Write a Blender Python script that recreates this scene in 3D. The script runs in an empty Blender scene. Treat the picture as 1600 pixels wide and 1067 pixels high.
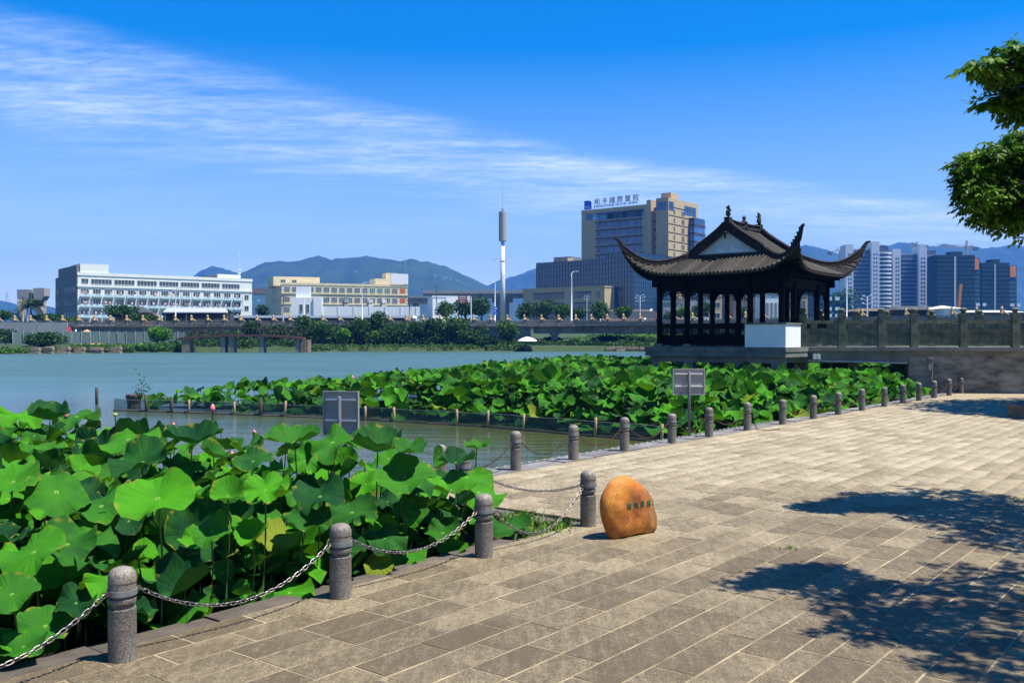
import bpy, bmesh, math, random
import numpy as np
from mathutils import Vector, Matrix, noise

R = math.radians
rng = random.Random(7)
nr = np.random.RandomState(11)
SC = bpy.context.scene
COL = SC.collection

# ------------------------------------------------------------------ camera
cam_d = bpy.data.cameras.new('camera')
cam_d.sensor_width = 36.0
cam_d.lens = 33.3
cam_d.clip_start = 0.1
cam_d.clip_end = 20000
cam = bpy.data.objects.new('camera', cam_d)
COL.objects.link(cam)
EYE = 2.1
cam.location = (0, 0, EYE)
cam.rotation_euler = (R(90 - 0.21), 0, 0)
SC.camera = cam

# ------------------------------------------------------------------ world, sun, exposure
SUN_EL, SUN_DIR = 66.0, (0.962, -0.272)     # horizontal direction towards the sun
w = bpy.data.worlds.new('World')
SC.world = w
w.use_nodes = True
nt = w.node_tree
nt.nodes.clear()
N = nt.nodes.new
L = nt.links.new
def mth(op, a, b=None, c=None, clamp=False):
    n = N('ShaderNodeMath'); n.operation = op; n.use_clamp = clamp
    for i, v in enumerate((a, b, c)):
        if v is None: continue
        if isinstance(v, (int, float)): n.inputs[i].default_value = v
        else: L(v, n.inputs[i])
    return n.outputs[0]
out = N('ShaderNodeOutputWorld'); bg = N('ShaderNodeBackground')
sky = N('ShaderNodeTexSky'); sky.sky_type = 'NISHITA'; sky.sun_disc = False
sky.sun_elevation = R(SUN_EL)
sky.sun_rotation = math.atan2(SUN_DIR[0], SUN_DIR[1])
sky.altitude = 0; sky.air_density = 1.0; sky.dust_density = 0.25; sky.ozone_density = 3.0
hs = N('ShaderNodeHueSaturation'); hs.inputs['Saturation'].default_value = 1.5; hs.inputs['Value'].default_value = 1.0
hs.inputs['Hue'].default_value = 0.508
L(sky.outputs[0], hs.inputs['Color'])
tc = N('ShaderNodeTexCoord'); sp = N('ShaderNodeSeparateXYZ'); L(tc.outputs['Generated'], sp.inputs[0])
zc = mth('MAXIMUM', sp.outputs[2], 0.0)
satr = N('ShaderNodeMapRange'); satr.inputs['From Min'].default_value = 0.0; satr.inputs['From Max'].default_value = 0.32; satr.inputs['To Min'].default_value = 0.92; satr.inputs['To Max'].default_value = 1.62; L(zc, satr.inputs[0]); L(satr.outputs[0], hs.inputs['Saturation'])
zz = mth('ADD', zc, 0.03)
pxn = mth('DIVIDE', sp.outputs[0], zz); pyn = mth('DIVIDE', sp.outputs[1], zz)
cv = N('ShaderNodeCombineXYZ'); L(pxn, cv.inputs[0]); L(pyn, cv.inputs[1])
def noise_w(scale, det, rough, rot=0, sc=(1, 1, 1), dist=0.0):
    mp = N('ShaderNodeMapping'); mp.inputs['Rotation'].default_value = (0, 0, rot); mp.inputs['Scale'].default_value = sc
    L(cv.outputs[0], mp.inputs[0])
    n = N('ShaderNodeTexNoise'); n.inputs['Scale'].default_value = scale; n.inputs['Detail'].default_value = det
    n.inputs['Roughness'].default_value = rough; n.inputs['Distortion'].default_value = dist
    L(mp.outputs[0], n.inputs['Vector']); return n.outputs[0]
wob = noise_w(0.9, 4, 0.55)
# signed distance to the upper edge of the cloud band, in the cloud plane
d0 = mth('ADD', mth('ADD', mth('MULTIPLY', pxn, -0.71), mth('MULTIPLY', pyn, 0.70)), mth('MULTIPLY', mth('MAXIMUM', mth('SUBTRACT', pxn, 0.3), 0.0), 0.31))
d1 = mth('ADD', mth('SUBTRACT', d0, 2.86), mth('MULTIPLY', mth('SUBTRACT', wob, 0.5), 0.42))
edge = N('ShaderNodeMapRange'); edge.interpolation_type = 'SMOOTHSTEP'
edge.inputs['From Min'].default_value = -0.10; edge.inputs['From Max'].default_value = 0.22; L(d1, edge.inputs[0])
fall = N('ShaderNodeMapRange'); fall.interpolation_type = 'SMOOTHSTEP'
fall.inputs['From Min'].default_value = 0.6; fall.inputs['From Max'].default_value = 1.7
fall.inputs['To Min'].default_value = 1.0; fall.inputs['To Max'].default_value = 0.16; L(d1, fall.inputs[0])
n1 = noise_w(2.2, 9, 0.62, R(-47), (0.55, 1.5, 1), 0.3)
n2 = noise_w(0.55, 3, 0.5)
r1 = N('ShaderNodeMapRange'); r1.inputs['From Min'].default_value = 0.30; r1.inputs['From Max'].default_value = 0.72; L(n1, r1.inputs[0])
r2 = N('ShaderNodeMapRange'); r2.inputs['From Min'].default_value = 0.34; r2.inputs['From Max'].default_value = 0.6; L(n2, r2.inputs[0])
dens = mth('MULTIPLY', mth('MULTIPLY', edge.outputs[0], fall.outputs[0]), mth('MULTIPLY', r1.outputs[0], mth('ADD', mth('MULTIPLY', r2.outputs[0], 0.6), 0.4)))
n3 = noise_w(9.0, 5, 0.6, R(20), (0.8, 1.6, 1), 0.8)
r3 = N('ShaderNodeMapRange'); r3.inputs['From Min'].default_value = 0.36; r3.inputs['From Max'].default_value = 0.62; r3.inputs['To Min'].default_value = 0.55; r3.inputs['To Max'].default_value = 1.15; L(n3, r3.inputs[0])
dens = mth('MULTIPLY', mth('MULTIPLY', dens, r3.outputs[0]), 0.84, clamp=True)
# small cumulus near the skyline
ncu = N('ShaderNodeTexNoise'); ncu.inputs['Scale'].default_value = 11; ncu.inputs['Detail'].default_value = 6
L(tc.outputs['Generated'], ncu.inputs['Vector'])
cum = N('ShaderNodeMapRange'); cum.inputs['From Min'].default_value = 0.56; cum.inputs['From Max'].default_value = 0.68; L(ncu.outputs[0], cum.inputs[0])
low = N('ShaderNodeMapRange'); low.inputs['From Min'].default_value = 0.16; low.inputs['From Max'].default_value = 0.10; L(sp.outputs[2], low.inputs[0])
east = N('ShaderNodeMapRange'); east.inputs['From Min'].default_value = 0.27; east.inputs['From Max'].default_value = 0.33; L(sp.outputs[0], east.inputs[0])
cumd = mth('MULTIPLY', mth('MULTIPLY', mth('MULTIPLY', cum.outputs[0], low.outputs[0]), east.outputs[0]), 0.6, clamp=True)
dens = mth('MAXIMUM', dens, cumd)
mx = N('ShaderNodeMix'); mx.data_type = 'RGBA'; L(dens, mx.inputs['Factor'])
L(hs.outputs[0], mx.inputs['A']); mx.inputs['B'].default_value = (6.6, 7.2, 8.3, 1)
L(mx.outputs['Result'], bg.inputs['Color']); bg.inputs['Strength'].default_value = 0.094
L(bg.outputs[0], out.inputs['Surface'])

sun_d = bpy.data.lights.new('sun', 'SUN'); sun_d.energy = 5.0; sun_d.angle = R(0.5); sun_d.color = (1.0, 0.955, 0.87)
sun = bpy.data.objects.new('sun', sun_d); COL.objects.link(sun)
ce = math.cos(R(SUN_EL))
sd = Vector((SUN_DIR[0] * ce, SUN_DIR[1] * ce, math.sin(R(SUN_EL))))
sun.rotation_euler = sd.to_track_quat('Z', 'Y').to_euler()
sun.location = (30, -20, 60)

SC.view_settings.view_transform = 'Standard'; SC.view_settings.look = 'None'
SC.view_settings.exposure = 1.0; SC.view_settings.gamma = 1.0; SC.view_settings.use_curve_mapping = False
SC.cycles.max_bounces = 6; SC.cycles.diffuse_bounces = 3; SC.cycles.glossy_bounces = 3
SC.cycles.transmission_bounces = 4; SC.cycles.transparent_max_bounces = 8; SC.cycles.volume_bounces = 0
SC.cycles.use_denoising = True
SC.cycles.sample_clamp_indirect = 6

# ------------------------------------------------------------------ helpers
F = 1480.0
def at(px, py, D):
    return Vector(((px - 800) / F * D, D, EYE - (py - 528) / F * D))
def zat(py, D): return EYE + (528 - py) / F * D

def tag(o, label=None, cat=None, group=None, kind=None):
    if label: o['label'] = label
    if cat: o['category'] = cat
    if group: o['group'] = group
    if kind: o['kind'] = kind
    return o
def link(o, parent=None):
    COL.objects.link(o)
    if parent is not None: o.parent = parent
    return o
def empty(name, loc=(0, 0, 0), rz=0.0, parent=None):
    o = bpy.data.objects.new(name, None); o.empty_display_size = 0.3
    o.location = loc; o.rotation_euler = (0, 0, rz)
    return link(o, parent)
def inst(name, mesh, parent=None, loc=(0, 0, 0), rot=(0, 0, 0), scale=(1, 1, 1)):
    o = bpy.data.objects.new(name, mesh); o.location = loc; o.rotation_euler = rot; o.scale = scale
    return link(o, parent)
def copy_tree(o, parent=None):
    c = o.copy(); COL.objects.link(c)
    if parent is not None: c.parent = parent
    for ch in list(o.children): copy_tree(ch, c)
    return c

class MB:
    def __init__(s): s.v = []; s.f = []; s.m = []; s.uv = None
    def add(s, vs, fs, mi=0, M=None):
        b = len(s.v)
        if M is not None: vs = [M @ Vector(p) for p in vs]
        s.v.extend([tuple(p) for p in vs])
        for f in fs: s.f.append(tuple(i + b for i in f)); s.m.append(mi)
        return s
    def box(s, c, d, mi=0, rz=0.0, M=None, taper=1.0):
        x, y, z = d[0] / 2, d[1] / 2, d[2] / 2
        t = taper
        vs = [(-x, -y, -z), (x, -y, -z), (x, y, -z), (-x, y, -z), (-x * t, -y * t, z), (x * t, -y * t, z), (x * t, y * t, z), (-x * t, y * t, z)]
        T = Matrix.Translation(c) @ Matrix.Rotation(rz, 4, 'Z')
        if M is not None: T = M @ T
        return s.add(vs, [(0, 3, 2, 1), (4, 5, 6, 7), (0, 1, 5, 4), (1, 2, 6, 5), (2, 3, 7, 6), (3, 0, 4, 7)], mi, T)
    def b2(s, x0, x1, y0, y1, z0, z1, mi=0, M=None):
        return s.box(((x0 + x1) / 2, (y0 + y1) / 2, (z0 + z1) / 2), (abs(x1 - x0), abs(y1 - y0), abs(z1 - z0)), mi, 0, M)
    def tube(s, pts, rad, seg=6, mi=0, cap=True, M=None, squash=None):
        pts = [Vector(p) for p in pts]; n = len(pts)
        if not hasattr(rad, '__len__'): rad = [rad] * n
        vs = []; fs = []; up = Vector((0, 0, 1))
        for i, p in enumerate(pts):
            d = (pts[min(i + 1, n - 1)] - pts[max(i - 1, 0)])
            if d.length < 1e-9: d = Vector((0, 0, 1))
            d.normalize()
            a = d.cross(up)
            if a.length < 1e-3: a = Vector((1, 0, 0))
            a.normalize(); b = a.cross(d)
            for k in range(seg):
                t = 2 * math.pi * (k + .5) / seg
                q = a * math.cos(t) * rad[i] + b * math.sin(t) * rad[i] * (squash or 1)
                vs.append(p + q)
        for i in range(n - 1):
            for k in range(seg):
                k2 = (k + 1) % seg
                fs.append((i * seg + k, i * seg + k2, (i + 1) * seg + k2, (i + 1) * seg + k))
        if cap:
            fs.append(tuple(range(seg))); fs.append(tuple((n - 1) * seg + k for k in range(seg))[::-1])
        return s.add(vs, fs, mi, M)
    def bar(s, p, q, w, h, mi=0, M=None):
        p = Vector(p); q = Vector(q); d = q - p; l = d.length
        T = Matrix.Translation((p + q) / 2) @ d.to_track_quat('X', 'Z').to_matrix().to_4x4()
        if M is not None: T = M @ T
        return s.box((0, 0, 0), (l, w, h), mi, 0, T)
    def lathe(s, prof, seg=24, mi=0, M=None):
        vs = []; fs = []
        for r, z in prof:
            for k in range(seg):
                t = 2 * math.pi * k / seg
                vs.append((r * math.cos(t), r * math.sin(t), z))
        for i in range(len(prof) - 1):
            for k in range(seg):
                k2 = (k + 1) % seg
                fs.append((i * seg + k, i * seg + k2, (i + 1) * seg + k2, (i + 1) * seg + k))
        fs.append(tuple(range(seg))[::-1]); fs.append(tuple((len(prof) - 1) * seg + k for k in range(seg)))
        return s.add(vs, fs, mi, M)
    def prism(s, poly, z0, z1, mi=0, M=None):
        n = len(poly)
        ar = sum(poly[i][0] * poly[(i + 1) % n][1] - poly[(i + 1) % n][0] * poly[i][1] for i in range(n))
        if ar < 0: poly = poly[::-1]
        vs = [(p[0], p[1], z0) for p in poly] + [(p[0], p[1], z1) for p in poly]
        fs = [tuple(range(n))[::-1], tuple(range(n, 2 * n))]
        for i in range(n):
            j = (i + 1) % n; fs.append((i, j, n + j, n + i))
        return s.add(vs, fs, mi, M)
    def mesh(s, name, mats, smooth=False):
        me = bpy.data.meshes.new(name); me.from_pydata(s.v, [], s.f)
        if not isinstance(mats, (list, tuple)): mats = [mats]
        for m in mats: me.materials.append(m)
        if len(mats) > 1: me.polygons.foreach_set('material_index', s.m)
        if smooth: me.polygons.foreach_set('use_smooth', [True] * len(s.f))
        me.update(); return me
    def build(s, name, mats, parent=None, smooth=False, loc=(0, 0, 0), rz=0.0):
        return inst(name, s.mesh(name, mats, smooth), parent, loc, (0, 0, rz))

def np_mesh(name, V, Fq, mats, smooth=False, mi=None, uv=None, col=None):
    """V (n,3), Fq (m,k) numpy"""
    me = bpy.data.meshes.new(name)
    n, k = Fq.shape
    me.vertices.add(len(V)); me.vertices.foreach_set('co', V.astype(np.float32).ravel())
    me.loops.add(n * k); me.loops.foreach_set('vertex_index', Fq.astype(np.int32).ravel())
    me.polygons.add(n); me.polygons.foreach_set('loop_start', np.arange(0, n * k, k, dtype=np.int32))
    if not isinstance(mats, (list, tuple)): mats = [mats]
    for m in mats: me.materials.append(m)
    if mi is not None: me.polygons.foreach_set('material_index', mi.astype(np.int32))
    if smooth: me.polygons.foreach_set('use_smooth', np.ones(n, dtype=bool))
    if uv is not None:
        l = me.uv_layers.new(name='UVMap'); l.data.foreach_set('uv', uv[Fq.ravel()].astype(np.float32).ravel())
    if col is not None:
        a = me.attributes.new('tint', 'FLOAT', 'POINT'); a.data.foreach_set('value', col.astype(np.float32))
    me.update(calc_edges=True); me.validate()
    return me

# ------------------------------------------------------------------ materials
MATS = {}
def mat(name, col, rough=0.7, var=0.15, scale=4.0, bump=0.0, metal=0.0, spec=0.5, col2=None, det=5, bscale=None, rnd=0.0, stretch=None, world=False):
    if name in MATS: return MATS[name]
    m = bpy.data.materials.new(name); m.use_nodes = True; t = m.node_tree; b = t.nodes['Principled BSDF']
    b.inputs['Roughness'].default_value = rough; b.inputs['Metallic'].default_value = metal
    b.inputs['Specular IOR Level'].default_value = spec
    c = t.nodes.new('ShaderNodeTexCoord'); src = c.outputs['Object']
    if world:
        g = t.nodes.new('ShaderNodeNewGeometry'); src = g.outputs['Position']
    if stretch:
        mp = t.nodes.new('ShaderNodeMapping'); mp.inputs['Scale'].default_value = stretch; t.links.new(src, mp.inputs[0]); src = mp.outputs[0]
    n = t.nodes.new('ShaderNodeTexNoise'); n.inputs['Scale'].default_value = scale; n.inputs['Detail'].default_value = det
    n.inputs['Roughness'].default_value = 0.65; t.links.new(src, n.inputs['Vector'])
    r = t.nodes.new('ShaderNodeValToRGB')
    if col2 is None:
        c1 = tuple(max(0, x * (1 - var)) for x in col); c2 = tuple(min(1, x * (1 + var)) for x in col)
    else: c1, c2 = col, col2
    r.color_ramp.elements[0].position = 0.3; r.color_ramp.elements[0].color = (*c1, 1)
    r.color_ramp.elements[1].position = 0.7; r.color_ramp.elements[1].color = (*c2, 1)
    t.links.new(n.outputs[0], r.inputs[0]); cout = r.outputs[0]
    if rnd:
        oi = t.nodes.new('ShaderNodeObjectInfo'); h = t.nodes.new('ShaderNodeHueSaturation')
        mr = t.nodes.new('ShaderNodeMapRange'); mr.inputs['To Min'].default_value = 1 - rnd; mr.inputs['To Max'].default_value = 1 + rnd
        t.links.new(oi.outputs['Random'], mr.inputs[0]); t.links.new(mr.outputs[0], h.inputs['Value']); t.links.new(cout, h.inputs['Color']); cout = h.outputs[0]
    t.links.new(cout, b.inputs['Base Color'])
    if bump:
        n2 = t.nodes.new('ShaderNodeTexNoise'); n2.inputs['Scale'].default_value = bscale or scale * 6; n2.inputs['Detail'].default_value = 6
        t.links.new(src, n2.inputs['Vector'])
        bp = t.nodes.new('ShaderNodeBump'); bp.inputs['Strength'].default_value = bump; bp.inputs['Distance'].default_value = 0.02
        t.links.new(n2.outputs[0], bp.inputs['Height']); t.links.new(bp.outputs[0], b.inputs['Normal'])
    MATS[name] = m; return m

def foliage(name, c1, c2, trans=0.35, rough=0.6, scale=0.8, tint=True):
    if name in MATS: return MATS[name]
    m = bpy.data.materials.new(name); m.use_nodes = True; t = m.node_tree; nn = t.nodes; ll = t.links
    b = nn['Principled BSDF']; b.inputs['Roughness'].default_value = rough; b.inputs['Specular IOR Level'].default_value = 0.2
    c = nn.new('ShaderNodeTexCoord'); n = nn.new('ShaderNodeTexNoise'); n.inputs['Scale'].default_value = scale; n.inputs['Detail'].default_value = 3
    ll.new(c.outputs['Object'], n.inputs['Vector'])
    at_ = nn.new('ShaderNodeAttribute'); at_.attribute_name = 'tint'
    ad = nn.new('ShaderNodeMath'); ad.operation = 'ADD'; ll.new(n.outputs[0], ad.inputs[0]); ll.new(at_.outputs['Fac'], ad.inputs[1])
    r = nn.new('ShaderNodeValToRGB'); r.color_ramp.elements[0].position = 0.45; r.color_ramp.elements[0].color = (*c1, 1)
    r.color_ramp.elements[1].position = 1.15 if False else 1.0; r.color_ramp.elements[1].color = (*c2, 1)
    ll.new(ad.outputs[0], r.inputs[0]); ll.new(r.outputs[0], b.inputs['Base Color'])
    tr = nn.new('ShaderNodeBsdfTranslucent'); ll.new(r.outputs[0], tr.inputs[0])
    mx = nn.new('ShaderNodeMixShader'); mx.inputs[0].default_value = trans
    ll.new(b.outputs[0], mx.inputs[1]); ll.new(tr.outputs[0], mx.inputs[2]); ll.new(mx.outputs[0], nn['Material Output'].inputs[0])
    MATS[name] = m; return m

M_conc = mat('concrete', (0.30, 0.29, 0.26), 0.9, 0.25, 1.5, 0.3)
M_concd = mat('old_concrete', (0.17, 0.16, 0.14), 0.95, 0.4, 0.8, 0.3)
M_wood = mat('dark_lacquered_wood', (0.0035, 0.0025, 0.002), 0.7, 0.4, 3, 0.1, spec=0.12)
M_tile = mat('dark_roof_tile', (0.009, 0.008, 0.007), 0.8, 0.0, 14, 0.6, col2=(0.070, 0.060, 0.046), rnd=0.5, spec=0.3, det=8)
M_ridge = mat('ridge_tile', (0.006, 0.0055, 0.005), 0.85, 0.0, 5, 0.4, col2=(0.04, 0.032, 0.025), spec=0.3)
M_white = mat('white_wall_paint', (0.70, 0.72, 0.72), 0.85, 0.06, 2, 0.05)
M_glass = mat('window_glass', (0.02, 0.035, 0.05), 0.12, 0.4, 0.6, spec=0.8, rnd=0.5)
M_metal = mat('galvanised_steel', (0.42, 0.43, 0.44), 0.45, 0.12, 3, metal=0.6)
M_pale = mat('painted_pole', (0.62, 0.64, 0.66), 0.5, 0.06, 3)
# ------------------------------------------------------------------ plan directions of the promenade
P4 = Vector((0.85, 10.57))
U = Vector((0.6225, 0.7826)); Vd = Vector((-0.7826, 0.6225))
def uv(u, v, z=0.0):
    p = P4 + U * u + Vd * v
    return Vector((p.x, p.y, z))
ANG_U = math.atan2(U.y, U.x)
WATER = -0.2

# water
def water_mat():
    m = bpy.data.materials.new('lake_water'); m.use_nodes = True; t = m.node_tree; nn = t.nodes; ll = t.links
    b = nn['Principled BSDF']; b.inputs['IOR'].default_value = 1.33
    g = nn.new('ShaderNodeNewGeometry')
    n = nn.new('ShaderNodeTexNoise'); n.inputs['Scale'].default_value = 1.0; n.inputs['Detail'].default_value = 6; n.inputs['Roughness'].default_value = .7
    mp1 = nn.new('ShaderNodeMapping'); mp1.inputs['Scale'].default_value = (.05, .35, 1); ll.new(g.outputs['Position'], mp1.inputs[0]); ll.new(mp1.outputs[0], n.inputs['Vector'])
    # the silty shallows by the promenade are olive, the open lake grey-green
    sx = nn.new('ShaderNodeSeparateXYZ'); ll.new(g.outputs['Position'], sx.inputs[0])
    s1 = nn.new('ShaderNodeMapRange'); s1.inputs['From Min'].default_value = 20; s1.inputs['From Max'].default_value = 42; ll.new(sx.outputs[1], s1.inputs[0])
    mx0 = nn.new('ShaderNodeMix'); mx0.data_type = 'RGBA'; ll.new(s1.outputs[0], mx0.inputs['Factor'])
    mx0.inputs['A'].default_value = (0.055, 0.060, 0.014, 1); mx0.inputs['B'].default_value = (0.048, 0.100, 0.088, 1)
    hv = nn.new('ShaderNodeHueSaturation'); mr = nn.new('ShaderNodeMapRange'); mr.inputs['From Min'].default_value = .3; mr.inputs['From Max'].default_value = .7; mr.inputs['To Min'].default_value = 0.72; mr.inputs['To Max'].default_value = 1.28
    ll.new(n.outputs[0], mr.inputs[0]); ll.new(mr.outputs[0], hv.inputs['Value']); ll.new(mx0.outputs['Result'], hv.inputs['Color'])
    ll.new(hv.outputs[0], b.inputs['Base Color'])
    rg = nn.new('ShaderNodeMapRange'); rg.inputs['From Min'].default_value = 18; rg.inputs['From Max'].default_value = 60; rg.inputs['To Min'].default_value = .07; rg.inputs['To Max'].default_value = .42; ll.new(sx.outputs[1], rg.inputs[0]); ll.new(rg.outputs[0], b.inputs['Roughness'])
    mp = nn.new('ShaderNodeMapping'); mp.inputs['Rotation'].default_value = (0, 0, R(12)); mp.inputs['Scale'].default_value = (0.55, 2.0, 1)
    ll.new(g.outputs['Position'], mp.inputs[0])
    a = nn.new('ShaderNodeTexNoise'); a.inputs['Scale'].default_value = 1.1; a.inputs['Detail'].default_value = 5; a.inputs['Roughness'].default_value = 0.55
    ll.new(mp.outputs[0], a.inputs['Vector'])
    wv = nn.new('ShaderNodeTexNoise'); wv.inputs['Scale'].default_value = 5.0; wv.inputs['Detail'].default_value = 4; ll.new(mp.outputs[0], wv.inputs['Vector'])
    b1 = nn.new('ShaderNodeBump'); b1.inputs['Strength'].default_value = 0.7; b1.inputs['Distance'].default_value = 0.05; ll.new(a.outputs[0], b1.inputs['Height'])
    b2 = nn.new('ShaderNodeBump'); b2.inputs['Strength'].default_value = 0.5; b2.inputs['Distance'].default_value = 0.015; ll.new(wv.outputs[0], b2.inputs['Height'])
    ll.new(b1.outputs[0], b2.inputs['Normal']); ll.new(b2.outputs[0], b.inputs['Normal'])
    return m
mb = MB(); mb.add([(-500, -40, WATER), (500, -40, WATER), (500, 230, WATER), (-500, 230, WATER)], [(0, 1, 2, 3)])
tag(mb.build('water', water_mat()), kind='structure')

M_mud = mat('mud', (0.035, 0.03, 0.018), 0.8, 0.4, 0.7)
M_gnd = mat('scrub_ground', (0.03, 0.055, 0.018), 0.95, 0.0, 0.05, col2=(0.07, 0.095, 0.035), world=True)
mb = MB(); mb.add([(-4500, -300, -1.3), (4500, -300, -1.3), (4500, 4600, -1.3), (-4500, 4600, -1.3)], [(0, 1, 2, 3)])
tag(mb.build('ground', M_mud), kind='structure')

# far bank: heightfield from the shoreline back to the plain behind the lake
def shore_y(x):
    xs = [-400, -120, -74, -52, -30, 0, 30, 80, 400]; ys = [118, 126, 137, 152, 158, 161, 158, 150, 130]
    return float(np.interp(x, xs, ys))
ROAD = [(-400, 200), (-110, 186), (12, 178), (34, 162), (95, 108), (200, 20)]
def road_y(x): return float(np.interp(x, [p[0] for p in ROAD], [p[1] for p in ROAD]))
def bank_z(x, y):
    s = y - shore_y(x)
    if s < 0: return -0.25
    z = 0.55 * min(1, s / 1.0)
    z += min(s, 20) * 0.025
    rd = road_y(x)
    if x < 4:
        k = min(1, max(0, (y - (rd + .1)) / .8)); z = z * (1 - k) + 4.4 * k
    else:
        k = min(1, max(0, (y - (rd + 9)) / 70)); z = z * (1 - k) + 4.4 * k
    return z + 0.12 * noise.noise(Vector((x * .3, y * .3, 0))) * (0 if z > 4.3 else 1)
xs = list(np.linspace(-300, 300, 121)); rows = []
V = []; Fq = []
NR = 34
for i, x in enumerate(xs):
    s0 = shore_y(x); rd = road_y(x)
    y_end = 340
    ys = [s0 - 1.5, s0, s0 + .5, s0 + 1, s0 + 3]
    base = [s0 + 6, s0 + 10, s0 + 14, rd - 6, rd - 4, rd - 2, rd, rd + .1, rd + .9, rd + 2, rd + 5, rd + 9, rd + 16, rd + 25, rd + 35, rd + 50, rd + 66, rd + 80, rd + 110, 340]
    ys = sorted(ys + base)
    ys = [max(s0 - 1.5, y) for y in ys]
    NR = len(ys)
    for y in ys: V.append((x, y, bank_z(x, y)))
V = np.array(V)
idx = lambda i, j: i * NR + j
for i in range(len(xs) - 1):
    for j in range(NR - 1): Fq.append((idx(i, j), idx(i + 1, j), idx(i + 1, j + 1), idx(i, j + 1)))
M_bank = mat('grass_bank', (0.010, 0.028, 0.004), 0.95, 0.0, 0.25, 0.4, col2=(0.035, 0.065, 0.010), world=True)
tag(inst('far_bank', np_mesh('far_bank', V, np.array(Fq), M_bank, True)), kind='structure')
mb = MB(); mb.add([(-4500, 335, 4.35), (4500, 335, 4.35), (4500, 4600, 4.35), (-4500, 4600, 4.35)], [(0, 1, 2, 3)])
tag(mb.build('plain', M_gnd), kind='structure')

# ------------------------------------------------------------------ hills
M_hill = mat('forested_hill', (0.006, 0.022, 0.010), 0.95, 0.0, 0.012, 0.0, col2=(0.022, 0.055, 0.016), det=9, world=True)
def hills(name, prof, D, depth, seed, rough=1.0):
    px = [p[0] for p in prof]; py = [p[1] for p in prof]
    n = 220; m = 26; x0, x1 = px[0], px[-1]
    V = []; Fq = []
    for i in range(n):
        q = x0 + (x1 - x0) * i / (n - 1); yy = np.interp(q, px, py)
        zc_ = zat(yy, D) - 4; X = (q - 800) / F * D
        for j in range(m):
            t = j / (m - 1) * 1.6            # 0 front foot, 1 ridge, 1.6 back
            dd = D + (t - 1) * depth
            rdg = noise.fractal(Vector((X / depth * 4 + seed, t * 2.2, seed)), 0.9, 2.1, 6)
            prf = math.sin(min(t, 1) * math.pi / 2) ** 1.25 if t <= 1 else max(0, 1 - (t - 1) * 1.2)
            k = min(1, abs(1 - t) * 2.2)
            z = zc_ * prf * (1 + 0.32 * rough * rdg * k) + zc_ * 0.012 * noise.noise(Vector((X / 12, dd / 12, 3)))
            V.append((X * (1 + 0.0 * t), dd, 4 + max(-6, z)))
    for i in range(n - 1):
        for j in range(m - 1):
            a = i * m + j; Fq.append((a, a + m, a + m + 1, a + 1))
    o = inst(name, np_mesh(name, np.array(V), np.array(Fq), M_hill, True)); tag(o, kind='structure'); return o
hills('hills', [(250, 520), (275, 470), (300, 436), (318, 421), (335, 415), (352, 419), (372, 426), (392, 433), (420, 432), (445, 440), (470, 470), (500, 520)], 3300, 500, 5)
hills('hills', [(330, 500), (370, 470), (395, 446), (412, 434), (428, 425), (450, 417), (470, 408), (488, 402), (503, 400), (516, 404), (524, 408), (535, 404), (552, 403), (572, 404), (592, 406), (612, 409), (636, 414), (656, 415), (678, 414), (695, 417), (712, 424), (728, 431), (742, 437), (756, 445), (768, 450), (790, 462), (840, 500), (870, 520)], 2500, 800, 9)
hills('hills', [(690, 500), (730, 462), (762, 448), (778, 440), (800, 434), (830, 424), (870, 420), (930, 418), (1010, 412), (1090, 400), (1150, 392), (1230, 396), (1262, 391), (1278, 393), (1296, 400), (1320, 399), (1350, 392), (1372, 386), (1392, 383), (1412, 385), (1440, 391), (1470, 397), (1500, 394), (1530, 391), (1552, 387), (1572, 387), (1600, 392), (1660, 400), (1740, 420), (1800, 460)], 3600, 900, 2)
hills('hills', [(-260, 500), (-160, 470), (-60, 460), (0, 470), (12, 471), (32, 477), (50, 481), (62, 477), (80, 479), (100, 484), (140, 492), (220, 510)], 3000, 500, 14)

# ------------------------------------------------------------------ haze
hm = bpy.data.materials.new('haze_air'); hm.use_nodes = True; t = hm.node_tree
t.nodes.remove(t.nodes['Principled BSDF'])
pv = t.nodes.new('ShaderNodeVolumePrincipled'); pv.inputs['Color'].default_value = (0.05, 0.29, 1.0, 1)
pv.inputs['Density'].default_value = 0.00019; pv.inputs['Anisotropy'].default_value = 0.0
t.links.new(pv.outputs[0], t.nodes['Material Output'].inputs['Volume'])
mb = MB(); mb.b2(-4600, 4600, -400, 4700, -2.5, 420)
tag(mb.build('haze', hm), kind='stuff')

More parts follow.
